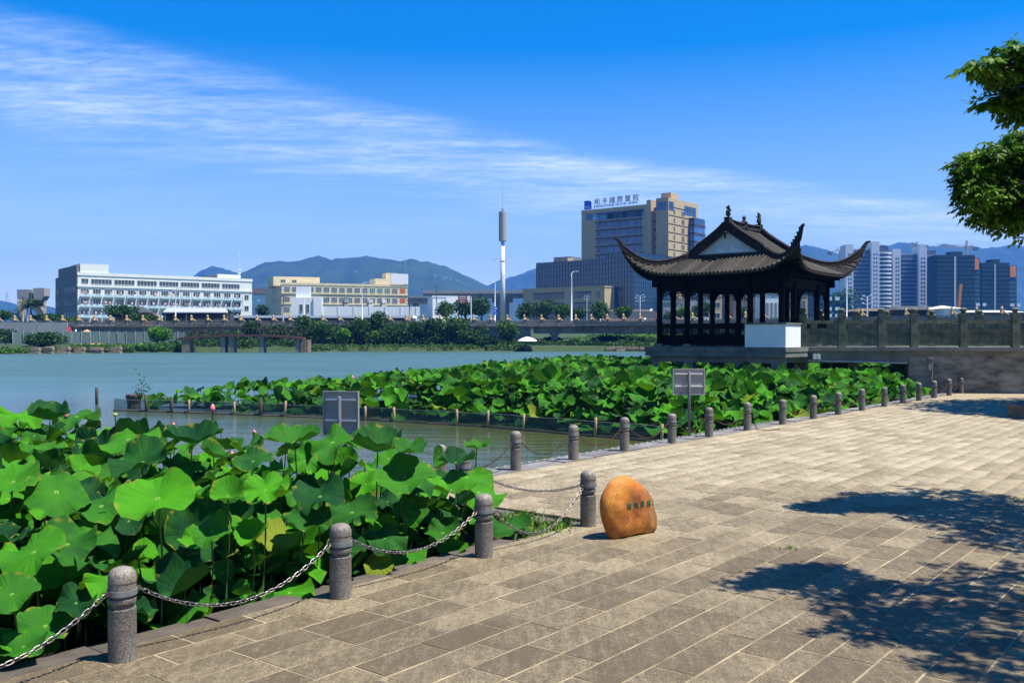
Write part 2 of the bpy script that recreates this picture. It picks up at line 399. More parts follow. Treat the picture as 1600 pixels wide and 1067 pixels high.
# ------------------------------------------------------------------ promenade
def slab_mat(name, mean):
    m = bpy.data.materials.new(name); m.use_nodes = True; t = m.node_tree; nn = t.nodes; ll = t.links
    b = nn['Principled BSDF']; b.inputs['Roughness'].default_value = 0.75; b.inputs['Specular IOR Level'].default_value = 0.35
    g = nn.new('ShaderNodeNewGeometry'); pos = g.outputs['Position']
    def nz(s, d=4, r=.6, mp=None):
        n = nn.new('ShaderNodeTexNoise'); n.inputs['Scale'].default_value = s; n.inputs['Detail'].default_value = d; n.inputs['Roughness'].default_value = r
        ll.new(mp or pos, n.inputs['Vector']); return n.outputs[0]
    def mapr(v, a, b_, c, d):
        n = nn.new('ShaderNodeMapRange'); n.inputs['From Min'].default_value = a; n.inputs['From Max'].default_value = b_
        n.inputs['To Min'].default_value = c; n.inputs['To Max'].default_value = d; ll.new(v, n.inputs[0]); return n.outputs[0]
    def mathn(op, x, y):
        n = nn.new('ShaderNodeMath'); n.operation = op
        for i, v in enumerate((x, y)):
            if isinstance(v, (int, float)): n.inputs[i].default_value = v
            else: ll.new(v, n.inputs[i])
        return n.outputs[0]
    big = nz(0.16, 4, .55); mid = nz(1.3, 6, .7)
    # paler belt through the middle of the square
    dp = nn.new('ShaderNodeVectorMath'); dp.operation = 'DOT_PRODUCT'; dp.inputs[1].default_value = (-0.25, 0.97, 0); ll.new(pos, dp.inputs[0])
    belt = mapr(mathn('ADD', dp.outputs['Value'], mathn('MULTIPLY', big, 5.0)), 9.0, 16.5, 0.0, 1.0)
    att = nn.new('ShaderNodeAttribute'); att.attribute_name = 'tint'
    oi = nn.new('ShaderNodeObjectInfo')
    r = nn.new('ShaderNodeValToRGB')
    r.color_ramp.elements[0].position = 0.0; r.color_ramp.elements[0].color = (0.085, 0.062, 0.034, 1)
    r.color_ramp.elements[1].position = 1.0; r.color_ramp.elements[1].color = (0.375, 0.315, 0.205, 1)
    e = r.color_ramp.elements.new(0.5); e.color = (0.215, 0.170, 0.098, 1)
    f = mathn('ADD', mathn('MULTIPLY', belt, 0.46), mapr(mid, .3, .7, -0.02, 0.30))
    tint = mathn('ADD', att.outputs['Fac'], oi.outputs['Random'])
    f = mathn('ADD', f, mathn('MULTIPLY', mathn('SUBTRACT', tint, 0.5), 0.36))
    # brushed streaks along the slabs and coarse grit
    mp = nn.new('ShaderNodeMapping'); mp.inputs['Rotation'].default_value = (0, 0, -ANG_U); mp.inputs['Scale'].default_value = (14, 2.5, 1); ll.new(pos, mp.inputs[0])
    stk = nz(1.0, 5, .7, mp.outputs[0])
    f = mathn('ADD', f, mapr(stk, .3, .7, -0.18, 0.16))
    grit = nz(85, 3, .75)
    f = mathn('ADD', f, mapr(grit, .33, .67, -0.34, 0.34))
    f = mathn('ADD', f, mapr(nz(16, 5, .75), .32, .68, -0.16, 0.16))
    ll.new(f, r.inputs[0]); ll.new(r.outputs[0], b.inputs['Base Color'])
    bp = nn.new('ShaderNodeBump'); bp.inputs['Strength'].default_value = 0.5; bp.inputs['Distance'].default_value = 0.006
    ll.new(mathn('ADD', grit, mathn('MULTIPLY', stk, 1.5)), bp.inputs['Height']); ll.new(bp.outputs[0], b.inputs['Normal'])
    return m
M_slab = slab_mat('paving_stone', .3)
M_joint = mat('lime_joint_mortar', (0.07, 0.055, 0.03), 0.9, 0.0, 1.6, 0.3, col2=(0.44, 0.35, 0.205), world=True, det=7)
V_FRONT, U_SIDE, V_BACK = 0.15, 0.30, 3.30
U_END = 33.0
poly = [uv(-14, -26), uv(34, -26), uv(34, V_BACK), uv(U_SIDE, V_BACK), uv(U_SIDE, V_FRONT), uv(-14, V_FRONT)]
mb = MB(); mb.prism([(p.x, p.y) for p in poly], -1.25, -0.001)
plaza = tag(mb.build('pavement', M_joint), kind='structure')
# paving slabs in running bond, rows along U
SW, SL, J = 0.30, 0.60, 0.017
slabs = []
r_i = 0
v = V_FRONT
def in_view(p, m=60):
    if p.y < 4.9: return False
    x = 800 + p.x / p.y * F; y = 528 + EYE / p.y * F
    return -m < x < 1600 + m and y < 1067 + m
while v > -25:
    r_i += 1
    w_ = SW if rng.random() > .12 else rng.choice([0.2, 0.3, 0.4])
    off = rng.random() * .6 if rng.random() < .3 else (0.3 if r_i % 2 else 0.0)
    u = -14 + off
    while u < 34:
        l_ = SL if rng.random() > .12 else rng.choice([0.3, 0.45, 0.9])
        c = uv(u + l_ / 2, v - w_ / 2)
        if in_view(c) and c.y < 27: slabs.append((c, l_, w_))
        u += l_
    v -= w_
v = V_FRONT; r_i = 0
while v < V_BACK - .01:
    r_i += 1; w_ = (V_BACK - V_FRONT) / 10
    u = U_SIDE + (0.3 if r_i % 2 else 0)
    if r_i % 2: slabs.append((uv(U_SIDE + .15, v + w_ / 2), .3, w_))
    while u < 34:
        c = uv(u + .3, v + w_ / 2)
        if in_view(c) and c.y < 27: slabs.append((c, .6, w_))
        u += .6
    v += w_
slabs.sort(key=lambda s: s[0].length)
def slab_geo(l_, w_, bev=0.003):
    a, b = l_ / 2 - J / 2, w_ / 2 - J / 2
    vs = [(-a, -b, -.006), (a, -b, -.006), (a, b, -.006), (-a, b, -.006), (-a, -b, -.0005), (a, -b, -.0005), (a, b, -.0005), (-a, b, -.0005)]
    a -= bev; b -= bev
    vs += [(-a, -b, .003), (a, -b, .003), (a, b, .003), (-a, b, .003)]
    fs = [(8, 9, 10, 11)]
    for k in range(4):
        j = (k + 1) % 4; fs += [(k, j, 4 + j, 4 + k), (4 + k, 4 + j, 8 + j, 8 + k)]
    return vs, fs
cache = {}
for i, (c, l_, w_) in enumerate(slabs[:300]):
    k = (round(l_, 3), round(w_, 3))
    if k not in cache:
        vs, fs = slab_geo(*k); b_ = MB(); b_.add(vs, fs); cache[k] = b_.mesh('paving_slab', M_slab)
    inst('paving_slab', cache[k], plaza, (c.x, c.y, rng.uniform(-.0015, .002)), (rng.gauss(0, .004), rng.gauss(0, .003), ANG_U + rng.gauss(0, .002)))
Vs = []; Fs = []; T = []
cu, su = U.x, U.y
for c, l_, w_ in slabs[300:]:
    vs, fs = slab_geo(l_, w_); b0 = len(Vs); tt = rng.random(); dz = rng.uniform(-.0015, .002)
    for x, y, z in vs: Vs.append((c.x + x * cu - y * su, c.y + x * su + y * cu, z + dz)); T.append(tt - .5)
    Fs += [tuple(q + b0 for q in f) for f in fs]
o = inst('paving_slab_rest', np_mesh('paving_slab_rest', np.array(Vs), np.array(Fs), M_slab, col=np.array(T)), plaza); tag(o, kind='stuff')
# beyond the slabs one can tell apart: the same stone as one sheet
mb = MB()
far = [uv(-14, -26), uv(34, -26), uv(34, V_BACK), uv(U_SIDE, V_BACK)]
def clip_y(poly, y0):
    o_ = []
    for i in range(len(poly)):
        a, b = poly[i], poly[(i + 1) % len(poly)]
        ia, ib = a.y >= y0, b.y >= y0
        if ia: o_.append(a)
        if ia != ib: o_.append(a + (b - a) * ((y0 - a.y) / (b.y - a.y)))
    return o_
pc = clip_y([uv(-14, -26), uv(34, -26), uv(34, V_BACK), uv(U_SIDE, V_BACK)], 26.8)
mb.add([(p.x, p.y, 0.0) for p in pc], [tuple(range(len(pc)))])
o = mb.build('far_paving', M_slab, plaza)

# kerbs
M_kerb = mat('worn_kerb_stone', (0.045, 0.035, 0.026), 0.85, 0.0, 2.5, 0.5, col2=(0.14, 0.115, 0.09), rnd=.25)
M_kerb2 = mat('pale_kerb_stone', (0.10, 0.092, 0.085), 0.85, 0.0, 2.5, 0.5, col2=(0.23, 0.215, 0.20), rnd=.2)
def kerb(name_parent, p0, p1, wdt, ztop, hgt, ln, m, side):
    d = (p1 - p0); L_ = d.length; d.normalize(); nrm = Vector((-d.y, d.x, 0)) * side
    n = max(1, round(L_ / ln)); st = L_ / n
    b_ = MB(); b_.box((0, 0, 0), (st - .008, wdt, hgt), taper=0.985); me = b_.mesh('kerb_stone', m)
    for i in range(n):
        c = p0 + d * st * (i + .5) + nrm * (wdt / 2)
        inst('kerb_stone', me, name_parent, (c.x, c.y, ztop - hgt / 2 + rng.uniform(-.012, .006)), (rng.gauss(0, .012), 0, math.atan2(d.y, d.x) + rng.gauss(0, .004)))
kb = empty('kerb', (0, 0, 0)); tag(kb, 'dark worn stone kerb round the near lotus bed, between paving and leaves', 'kerb')
kerb(kb, uv(-11, V_FRONT + .012), uv(U_SIDE - .33, V_FRONT + .012), .30, -0.03, .5, .9, M_kerb, 1)
kerb(kb, uv(U_SIDE - .012, V_FRONT + .02), uv(U_SIDE - .012, V_BACK + .02), .30, -0.025, .5, .9, M_kerb, 1)
kb = empty('kerb', (0, 0, 0)); tag(kb, 'pale stone kerb along the open water behind the far row of bollards', 'kerb')
kerb(kb, uv(U_SIDE + .3, V_BACK + .012), uv(30.6, V_BACK + .012), .42, 0.012, .6, .9, M_kerb2, 1)
# rope with white floats along the water side of that kerb
M_rope = mat('white_float_rope', (0.26, 0.26, 0.26), 0.7)
rp = tag(empty('float_rope', (0, 0, 0)), 'white dashed float rope lying on the water edge of the pale kerb', 'rope')
b_ = MB(); b_.tube([(-.035, 0, 0), (.035, 0, 0)], .012, 6); fm = b_.mesh('float', M_rope)
b_ = MB(); b_.tube([uv(1, V_BACK + .44, .02), uv(14, V_BACK + .44, .02)], .006, 5); b_.build('rope', M_concd, rp)
for i in range(60):
    c = uv(1 + i * .215, V_BACK + .44, .02); inst('float', fm, rp, c, (0, 0, ANG_U))
# ------------------------------------------------------------------ bollards and chains
def granite():
    m = bpy.data.materials.new('speckled_granite'); m.use_nodes = True; t = m.node_tree; nn = t.nodes; ll = t.links
    b = nn['Principled BSDF']; b.inputs['Roughness'].default_value = 0.6; b.inputs['Specular IOR Level'].default_value = 0.4
    c = nn.new('ShaderNodeTexCoord')
    n = nn.new('ShaderNodeTexNoise'); n.inputs['Scale'].default_value = 95; n.inputs['Detail'].default_value = 3; n.inputs['Roughness'].default_value = .8; ll.new(c.outputs['Object'], n.inputs['Vector'])
    n2 = nn.new('ShaderNodeTexNoise'); n2.inputs['Scale'].default_value = 4; n2.inputs['Detail'].default_value = 5; ll.new(c.outputs['Object'], n2.inputs['Vector'])
    r = nn.new('ShaderNodeValToRGB'); r.color_ramp.elements[0].position = .36; r.color_ramp.elements[0].color = (.042, .036, .028, 1)
    r.color_ramp.elements[1].position = .62; r.color_ramp.elements[1].color = (.30, .262, .215, 1); ll.new(n.outputs[0], r.inputs[0])
    mr = nn.new('ShaderNodeMapRange'); mr.inputs['From Min'].default_value = .3; mr.inputs['From Max'].default_value = .7; mr.inputs['To Min'].default_value = .55; mr.inputs['To Max'].default_value = 1.15; ll.new(n2.outputs[0], mr.inputs[0])
    oi = nn.new('ShaderNodeObjectInfo'); m2 = nn.new('ShaderNodeMapRange'); m2.inputs['To Min'].default_value = .8; m2.inputs['To Max'].default_value = 1.12; ll.new(oi.outputs['Random'], m2.inputs[0])
    mm = nn.new('ShaderNodeMath'); mm.operation = 'MULTIPLY'; ll.new(mr.outputs[0], mm.inputs[0]); ll.new(m2.outputs[0], mm.inputs[1])
    h = nn.new('ShaderNodeHueSaturation'); ll.new(mm.outputs[0], h.inputs['Value']); ll.new(r.outputs[0], h.inputs['Color']); ll.new(h.outputs[0], b.inputs['Base Color'])
    bp = nn.new('ShaderNodeBump'); bp.inputs['Strength'].default_value = .35; bp.inputs['Distance'].default_value = .003; ll.new(n.outputs[0], bp.inputs['Height']); ll.new(bp.outputs[0], b.inputs['Normal'])
    return m
M_gran = granite()
M_iron = mat('rusty_iron', (0.16, 0.155, 0.15), 0.5, 0.0, 9, 0.2, metal=0.7, col2=(0.10, 0.045, 0.025), rnd=.3)
M_chain = mat('chain_steel', (0.34, 0.34, 0.34), 0.38, 0.0, 14, metal=0.85, col2=(0.16, 0.08, 0.05))
RB = 0.088
def shaft_prof():
    r = RB
    return [(r, 0), (r, .335), (r - .004, .342), (r - .016, .344), (r - .016, .372), (r - .004, .374), (r, .378), (r, .402), (r - .004, .406), (r - .016, .408), (r - .016, .430), (r - .003, .432), (r, .438), (r, .50)]
mb = MB(); mb.lathe(shaft_prof(), 48); me_shaft = mb.mesh('shaft', M_gran, False)
mb = MB(); mb.lathe([(RB, .501), (RB, .515), (RB, .53), (RB * .98, .553), (RB * .9, .576), (RB * .72, .594), (RB * .42, .605), (.004, .609)], 32); me_dome = mb.mesh('dome', M_gran, True)
mb = MB(); mb.lathe([(RB + .001, .428), (RB + .007, .428), (RB + .007, .462), (RB + .001, .462)], 28); me_collar = mb.mesh('collar', mat('galvanised_band', (.20, .21, .21), .5, .2, 12, .1, metal=.5), False)
me_lugs = []
for s in (-1, 1):
    mb = MB()
    mb.box((s * (RB + .022), 0, .445), (.035, .012, .034)); mb.tube([(s * (RB + .02), -.016, .445), (s * (RB + .02), .016, .445)], .008, 8)
    me_lugs.append(mb.mesh('lug', M_iron))
bollards = {}
def bollard(key, pos, label, scale=1.0, rz=None):
    o = empty('bollard', (pos[0], pos[1], 0), ANG_U if rz is None else rz)
    o.scale = (1, 1, scale)
    tag(o, label, 'bollard', 'round granite bollards along the promenade edge')
    inst('shaft', me_shaft, o); inst('dome', me_dome, o)
    c = inst('collar', me_collar, o); [inst('lug', m_, c) for m_ in me_lugs]
    bollards[key] = Vector((pos[0], pos[1], 0)); return o
p1, p2, p3, p4 = (-2.55, 6.19), (-1.39, 7.67), (-.27, 9.09), (.85, 10.57)
bollard(0, (-3.72, 4.70), 'granite bollard past the lower left edge where the nearest chain leaves the picture')
bollard(1, p1, 'nearest granite bollard, large at lower left with steel collar facing the lens')
bollard(2, p2, 'granite bollard second from left in the front row beside the near lotus bed', .99)
bollard(3, p3, 'granite bollard under the overhanging dark lotus leaf, third in the front row')
bollard(4, p4, 'dark stained granite bollard left of the orange boulder, two chains tied on', 1.03)
bollard(5, at(688, 762, 2.1 * F / 234)[:2], 'granite bollard half hidden behind lotus leaves beside the open water')
bollard(6, (-.62, 12.15), 'granite bollard hidden behind the near lotus leaves on the short side kerb')
# far row: on the line along the kerb, spaced as in the picture
A0 = Vector((.03, 15.0)); A1 = Vector((17.25, 36.2)); dA = A1 - A0
row_px = [806, 896, 976, 1050, 1108, 1168, 1223, 1271, 1310, 1347, 1382, 1411, 1436, 1460, 1483, 1502]
names = ['granite bollard at the left end of the far row against olive water', 'second granite bollard of the far row, in front of the olive water', 'granite bollard where the net fence ends, third of the far row',
 'granite bollard just left of the right signboard post', 'granite bollard just right of the right signboard post', 'granite bollard with a broken chain hanging to the paving',
 'granite bollard next right of the one with the broken chain', 'second granite bollard right of the broken chain', 'third granite bollard right of the broken chain', 'fourth granite bollard right of the broken chain, leaves behind',
 'granite bollard at the left tip of the far tree shade', 'sixth granite bollard from the far wall end of the row', 'granite bollard left of the thin grey meter post', 'granite bollard just right of the thin grey meter post',
 'last but one granite bollard before the stained wall', 'farthest granite bollard, at the foot of the stained wall']
for i, px in enumerate(row_px):
    k = (px - 800) / F
    t_ = (k * A0.y - A0.x) / (dA.x - k * dA.y)
    bollard(10 + i, A0 + dA * t_, names[i], (1.03, 1.0, 1.05, .98, 1.04, 1.05, 1.0, 1.02, 1.02, 1.04, .99, 1, 1, 1, 1, 1)[i])
# chain link: an elongated ring of bent rod
def link_geo(n=12, seg=5, a=.027, b=.013, r=.0045):
    vs = []; fs = []
    for i in range(n):
        t = 2 * math.pi * i / n
        x = a * math.copysign(abs(math.cos(t)) ** .8, math.cos(t)); y = b * math.copysign(abs(math.sin(t)) ** .7, math.sin(t))
        tn = Vector((-a * math.sin(t), b * math.cos(t), 0)).normalized(); nv = Vector((tn.y, -tn.x, 0))
        for k in range(seg):
            q = 2 * math.pi * k / seg
            p = Vector((x, y, 0)) + nv * (r * math.cos(q)) + Vector((0, 0, r * math.sin(q)))
            vs.append(p)
    for i in range(n):
        for k in range(seg):
            i2 = (i + 1) % n; k2 = (k + 1) % seg
            fs.append((i * seg + k, i2 * seg + k, i2 * seg + k2, i * seg + k2))
    return vs, fs
LV, LF = link_geo(); LVf, LFf = link_geo(8, 4)
b_ = MB(); b_.add(LV, LF); me_link = b_.mesh('link', M_chain, True)
def chain(pts, label, individual, steel=M_chain):
    # resample
    P = [Vector(p) for p in pts]; seg = [(P[i + 1] - P[i]).length for i in range(len(P) - 1)]; T_ = sum(seg); n = int(T_ / .042)
    o = empty('chain', P[0]); tag(o, label, 'chain', 'chains slung between bollards')
    acc = 0; i = 0; out_ = []
    for k in range(n):
        s = (k + .5) * T_ / n
        while i < len(seg) - 1 and acc + seg[i] < s: acc += seg[i]; i += 1
        q = P[i].lerp(P[i + 1], (s - acc) / seg[i]); d = (P[i + 1] - P[i]).normalized(); out_.append((q, d))
    big = MB()
    for k, (q, d) in enumerate(out_):
        roll = (math.pi / 2 if k % 2 else 0) + rng.uniform(-.3, .3) + .7
        Mx = d.to_track_quat('X', 'Z').to_matrix().to_4x4() @ Matrix.Rotation(roll, 4, 'X')
        if individual:
            l_ = inst('link', me_link, o); l_.location = q - P[0]; l_.rotation_euler = Mx.to_euler()
        else: big.add(LVf, LFf, 0, Matrix.Translation(q - P[0]) @ Mx)
    if not individual: tag(big.build('link_run', steel, o), kind='stuff')
    return o
def sag(a, b, drop, n=24, za=.445, zb=.445, off=RB + .03):
    a = Vector(a); b = Vector(b); d = (b - a); d.z = 0; d.normalize()
    A = a + d * off; A.z = za; B = b - d * off; B.z = zb
    return [A.lerp(B, i / n) - Vector((0, 0, 4 * drop * (i / n) * (1 - i / n))) for i in range(n + 1)]
B_ = bollards
chain(sag(B_[0], B_[1], .30), 'steel chain running out of the picture at lower left from the nearest bollard', True)
chain(sag(B_[1], B_[2], .27), 'steel chain slung between the nearest and the second bollard', True)
chain(sag(B_[2], B_[3], .22), 'steel chain between the second and third front bollards, brown at its low point', True)
chain(sag(B_[3], B_[4], .36), 'slack steel chain touching the weeds between third bollard and stained bollard', True)
chain(sag(B_[4], B_[6], .16), 'steel chain from stained bollard back towards the leaves over the short side kerb', True)
M_rchain = mat('rusty_chain', (0.07, 0.035, 0.02), 0.8, 0.3, 9, metal=.2)
chl = ['rusty chain hanging left of the far row, from leaf hidden bollard over the water edge', 'rusty chain over the pale kerb between first and second far row bollards', 'rusty chain between second and third far row bollards',
 'rusty chain between third far row bollard and the one left of the sign', 'rusty chain passing in front of the right sign post']
chain(sag(B_[5], B_[10], .28), chl[0], False, M_rchain)
for i in range(3): chain(sag(B_[10 + i], B_[11 + i], .26), chl[i + 1], False, M_rchain)
chain(sag(B_[13], B_[14], .27), chl[4], False, M_rchain)
q = B_[15]
chain([q + Vector((.1, -.02, .445)), q + Vector((.16, -.03, .2)), q + Vector((.2, -.05, .02)), q + Vector((.45, -.1, .015)), q + Vector((.75, .02, .015))], 'broken rusty chain hanging from a bollard and trailing on the paving', False, M_rchain)
chain(sag(B_[14], B_[15], .24), 'rusty chain between the bollards right of the right sign', False, M_rchain)
for i in range(6, 15):
    chain(sag(B_[10 + i], B_[11 + i], .26), 'rusty chain number'.replace(' number', '') + ' ' + ['right of the broken one', 'second to the right of the broken one', 'third to the right of the broken one', 'fourth to the right of the broken one', 'at the tip of the far tree shade', 'just past the tip of the far tree shade', 'left of the meter post', 'behind the meter post', 'nearest the stained wall'][i - 6] + ' in the far row', False, M_rchain)

# ------------------------------------------------------------------ boulder
def boulder_mat():
    m = bpy.data.materials.new('orange_boulder'); m.use_nodes = True; t = m.node_tree; nn = t.nodes; ll = t.links
    b = nn['Principled BSDF']; b.inputs['Roughness'].default_value = .72
    c = nn.new('ShaderNodeTexCoord')
    def nz(s, d, r, v=None):
        n = nn.new('ShaderNodeTexNoise'); n.inputs['Scale'].default_value = s; n.inputs['Detail'].default_value = d; n.inputs['Roughness'].default_value = r; ll.new(v or c.outputs['Object'], n.inputs['Vector']); return n.outputs[0]
    n = nz(3.2, 7, .62)
    r = nn.new('ShaderNodeValToRGB'); r.color_ramp.elements[0].position = .32; r.color_ramp.elements[0].color = (.19, .05, .008, 1)
    r.color_ramp.elements[1].position = .68; r.color_ramp.elements[1].color = (.60, .25, .028, 1); e = r.color_ramp.elements.new(.5); e.color = (.47, .145, .010, 1); ll.new(n, r.inputs[0])
    gr = nz(60, 4, .8); mr = nn.new('ShaderNodeMapRange'); mr.inputs['From Min'].default_value = .35; mr.inputs['From Max'].default_value = .65; mr.inputs['To Min'].default_value = .6; mr.inputs['To Max'].default_value = 1.25; ll.new(gr, mr.inputs[0])
    h = nn.new('ShaderNodeHueSaturation'); ll.new(r.outputs[0], h.inputs['Color']); ll.new(mr.outputs[0], h.inputs['Value'])
    # grey lichen stains running down the right end, dark smudge low on the left
    sx = nn.new('ShaderNodeSeparateXYZ'); ll.new(c.outputs['Object'], sx.inputs[0])
    mp = nn.new('ShaderNodeMapping'); mp.inputs['Scale'].default_value = (9, 9, 1.6); ll.new(c.outputs['Object'], mp.inputs[0]); st = nz(1.0, 5, .6, mp.outputs[0])
    a = nn.new('ShaderNodeMapRange'); a.inputs['From Min'].default_value = .05; a.inputs['From Max'].default_value = .22; a.inputs['To Max'].default_value = .8; ll.new(sx.outputs[0], a.inputs[0])
    bz = nn.new('ShaderNodeMapRange'); bz.inputs['From Min'].default_value = .42; bz.inputs['From Max'].default_value = .62; ll.new(st, bz.inputs[0])
    mm = nn.new('ShaderNodeMath'); mm.operation = 'MULTIPLY'; ll.new(a.outputs[0], mm.inputs[0]); ll.new(bz.outputs[0], mm.inputs[1])
    mx = nn.new('ShaderNodeMix'); mx.data_type = 'RGBA'; ll.new(mm.outputs[0], mx.inputs['Factor']); ll.new(h.outputs[0], mx.inputs['A']); mx.inputs['B'].default_value = (.10, .065, .03, 1)
    ll.new(mx.outputs['Result'], b.inputs['Base Color'])
    bp = nn.new('ShaderNodeBump'); bp.inputs['Strength'].default_value = .6; bp.inputs['Distance'].default_value = .006; ll.new(gr, bp.inputs['Height']); ll.new(bp.outputs[0], b.inputs['Normal'])
    return m
DB = 2.1 * F / 312
# the stone is a slab standing askew to the view: its right end is half a metre farther off
SD = Vector((.79, .61)).normalized(); SA = math.atan2(SD.y, SD.x)
def Dpx(px): return 9.93 + max(0, (px - 972)) / 58 * .46
bc = Vector(((985 - 800) / F * Dpx(985), Dpx(985) + .06, 0))
ol = [(955, 841), (947, 822), (943, 800), (943, 782), (947, 768), (955, 753), (967, 744), (982, 742), (997, 747), (1010, 758), (1018, 771), (1025, 788), (1030, 804), (1030, 821), (1024, 831), (1005, 838), (985, 843), (970, 844)]
def s_of(px):   # pixel column -> distance along the slab
    k = (px - 800) / F; return (k * bc.y - bc.x) / (SD.x - k * SD.y)
ol = [(s_of(982 + (x - 986) * .95), max(0.0, EYE - (y - 528) / F * (bc.y + SD.y * s_of(x)))) for x, y in ol]
bm = bmesh.new()
rings = [(.13 * q, (1 - q ** 2.4) ** (1 / 2.4)) for q in (0, .2, .38, .54, .68, .79, .88, .945, .985, .999)]
cx, cz = sum(p[0] for p in ol) / len(ol), sum(p[1] for p in ol) / len(ol)
def spl(pts, n):
    o_ = []; m_ = len(pts)
    for i in range(m_):
        p0, p1_, p2_, p3_ = [Vector(pts[(i + k - 1) % m_]) for k in range(4)]
        for j in range(n):
            t_ = j / n
            o_.append(0.5 * ((2 * p1_) + (-p0 + p2_) * t_ + (2 * p0 - 5 * p1_ + 4 * p2_ - p3_) * t_ * t_ + (-p0 + 3 * p1_ - 3 * p2_ + p3_) * t_ ** 3))
    return o_
os_ = spl(ol, 3); nn_ = len(os_)
lay = [(-y, s) for y, s in rings[::-1]] + [(y, s) for y, s in rings[1:]]
grid = []
for y, s in lay:
    row = []
    for q in os_:
        x = cx + (q[0] - cx) * s; z = cz + (q[1] - cz) * s
        row.append(bm.verts.new((x, y, max(z, 0.0) - 0.01)))
    grid.append(row)
for i in range(len(grid) - 1):
    for k in range(nn_):
        bm.faces.new((grid[i][k], grid[i][(k + 1) % nn_], grid[i + 1][(k + 1) % nn_], grid[i + 1][k]))
for row, fl in ((grid[0], True), (grid[-1], False)):
    c_ = bm.verts.new(sum((v_.co for v_ in row), Vector()) / nn_ + Vector((0, -.012 if fl else .012, 0)))
    for k in range(nn_):
        f = (row[(k + 1) % nn_], row[k], c_) if fl else (row[k], row[(k + 1) % nn_], c_); bm.faces.new(f)
bmesh.ops.recalc_face_normals(bm, faces=bm.faces)
bmesh.ops.smooth_vert(bm, verts=bm.verts, factor=.5, use_axis_x=True, use_axis_y=True, use_axis_z=True)
for v_ in bm.verts:
    n_ = noise.noise(v_.co * 6 + Vector((3, 1, 2))) * .018 + noise.noise(v_.co * 17) * .006
    v_.co += v_.normal * n_ if v_.normal.length else Vector()
    v_.co.z = max(v_.co.z, -.01)
me = bpy.data.meshes.new('boulder'); bm.to_mesh(me); bm.free()
me.materials.append(boulder_mat()); me.polygons.foreach_set('use_smooth', [True] * len(me.polygons))
bld = inst('boulder', me, None, (bc.x, bc.y, 0), (0, 0, SA))
sm = bld.modifiers.new('sub', 'SUBSURF'); sm.levels = 1; sm.render_levels = 1
tag(bld, 'egg shaped orange boulder with green carved characters standing on the paving', 'boulder')
M_green = mat('green_carved_paint', (0.008, 0.09, 0.04), .6, .3, 30)
def text_part(s, size, m, parent, loc, rot, name='lettering', depth=.004, squash=1.0, sx_=1.0, align='LEFT'):
    cu_ = bpy.data.curves.new(name, 'FONT'); cu_.body = s; cu_.size = size; cu_.extrude = depth; cu_.align_x = align; cu_.resolution_u = 2
    ob = bpy.data.objects.new(name, cu_); COL.objects.link(ob)
    dg = bpy.context.evaluated_depsgraph_get(); me_ = bpy.data.meshes.new_from_object(ob.evaluated_get(dg))
    bpy.data.objects.remove(ob); bpy.data.curves.remove(cu_)
    me_.materials.clear(); me_.materials.append(m)
    return inst(name, me_, parent, loc, rot, (sx_, 1, squash))
bpy.context.view_layer.update()
from mathutils.bvhtree import BVHTree
bv = BVHTree.FromObject(bld, bpy.context.evaluated_depsgraph_get())
bvl = BVHTree.FromPolygons([v_.co.copy() for v_ in bld.data.vertices], [tuple(p_.vertices) for p_ in bld.data.polygons])
for i, (ch, px, py) in enumerate(zip('荷风雲路之', (982, 992, 1003, 1014, 1024), (788, 786, 784, 783, 781))):
    x = s_of(px) - .115; z = EYE - (py - 528) / F * (bc.y + SD.y * x)
    tp = text_part(ch, .074, M_green, bld, (0, 0, 0), (0, 0, 0), 'carved_character', .002)
    for v_ in tp.data.vertices:
        cx_, cz_ = x - .036 + v_.co.x, z - .032 + v_.co.y
        cx_ = min(cx_, max(o_[0] for o_ in ol) - .03)
        h2 = bvl.ray_cast(Vector((cx_, -2, cz_)), Vector((0, 1, 0))); yy_ = h2[0].y if h2[0] else -.02
        v_.co = Vector((cx_, yy_ - .003 - (0.002 if v_.co.z > 0 else -.004), cz_))
    tp.data.update()

# ------------------------------------------------------------------ sign boards seen from behind, meter post
M_sgn = mat('weathered_grey_sheet', (0.27, 0.255, 0.24), .6, .18, 2.0, rnd=.2)
M_sgp = mat('dark_grey_post', (0.13, 0.14, 0.15), .5, .2, 3)
M_sgr = mat('bare_aluminium_rail', (0.72, 0.68, 0.64), .4, .05, 3)
def signboard(px, py_top, py_bot, pxw, D, zbase, label, rz=0.0):
    W = pxw / F * D / max(.2, math.cos(rz)); zt = zat(py_top, D); zb = zat(py_bot, D); x = (px - 800) / F * D
    o = empty('signboard', (x, D, zbase), rz); tag(o, label, 'sign')
    a, b = zb - zbase, zt - zbase
    f = MB(); t_ = .02
    f.b2(-W / 2, W / 2, -.03, -.005, b - t_, b, 0); f.b2(-W / 2, W / 2, -.03, -.005, a, a + t_, 0)
    f.b2(-W / 2, -W / 2 + t_, -.03, -.005, a + t_, b - t_, 0); f.b2(W / 2 - t_, W / 2, -.03, -.005, a + t_, b - t_, 0); f.build('frame', M_sgn, o)
    p = MB(); p.b2(-W / 2, W / 2, -.005, .012, a, b); p.build('panel', M_sgn, o)
    H = b - a
    for k, zf in enumerate((b - H * .19, b - H * .66)):
        r_ = MB(); r_.b2(-W * .43, W * .43, -.035, -.006, zf - .012, zf + .014); r_.build('rail', M_sgr, o)
    s = MB(); s.lathe([(.030, 0), (.030, b - H * .13), (.022, b - H * .11)], 14, M=Matrix.Translation((.0, -.068, 0))); s.build('post', M_sgp, o, True)
    return o
signboard(1076, 576, 617, 50, 20.3, 0, 'grey signboard seen from behind, on a post by the far row of bollards')
signboard(533, 611, 680, 58, 13.9, -1.0, 'grey signboard seen from behind, rising out of the near lotus leaves', R(-14))
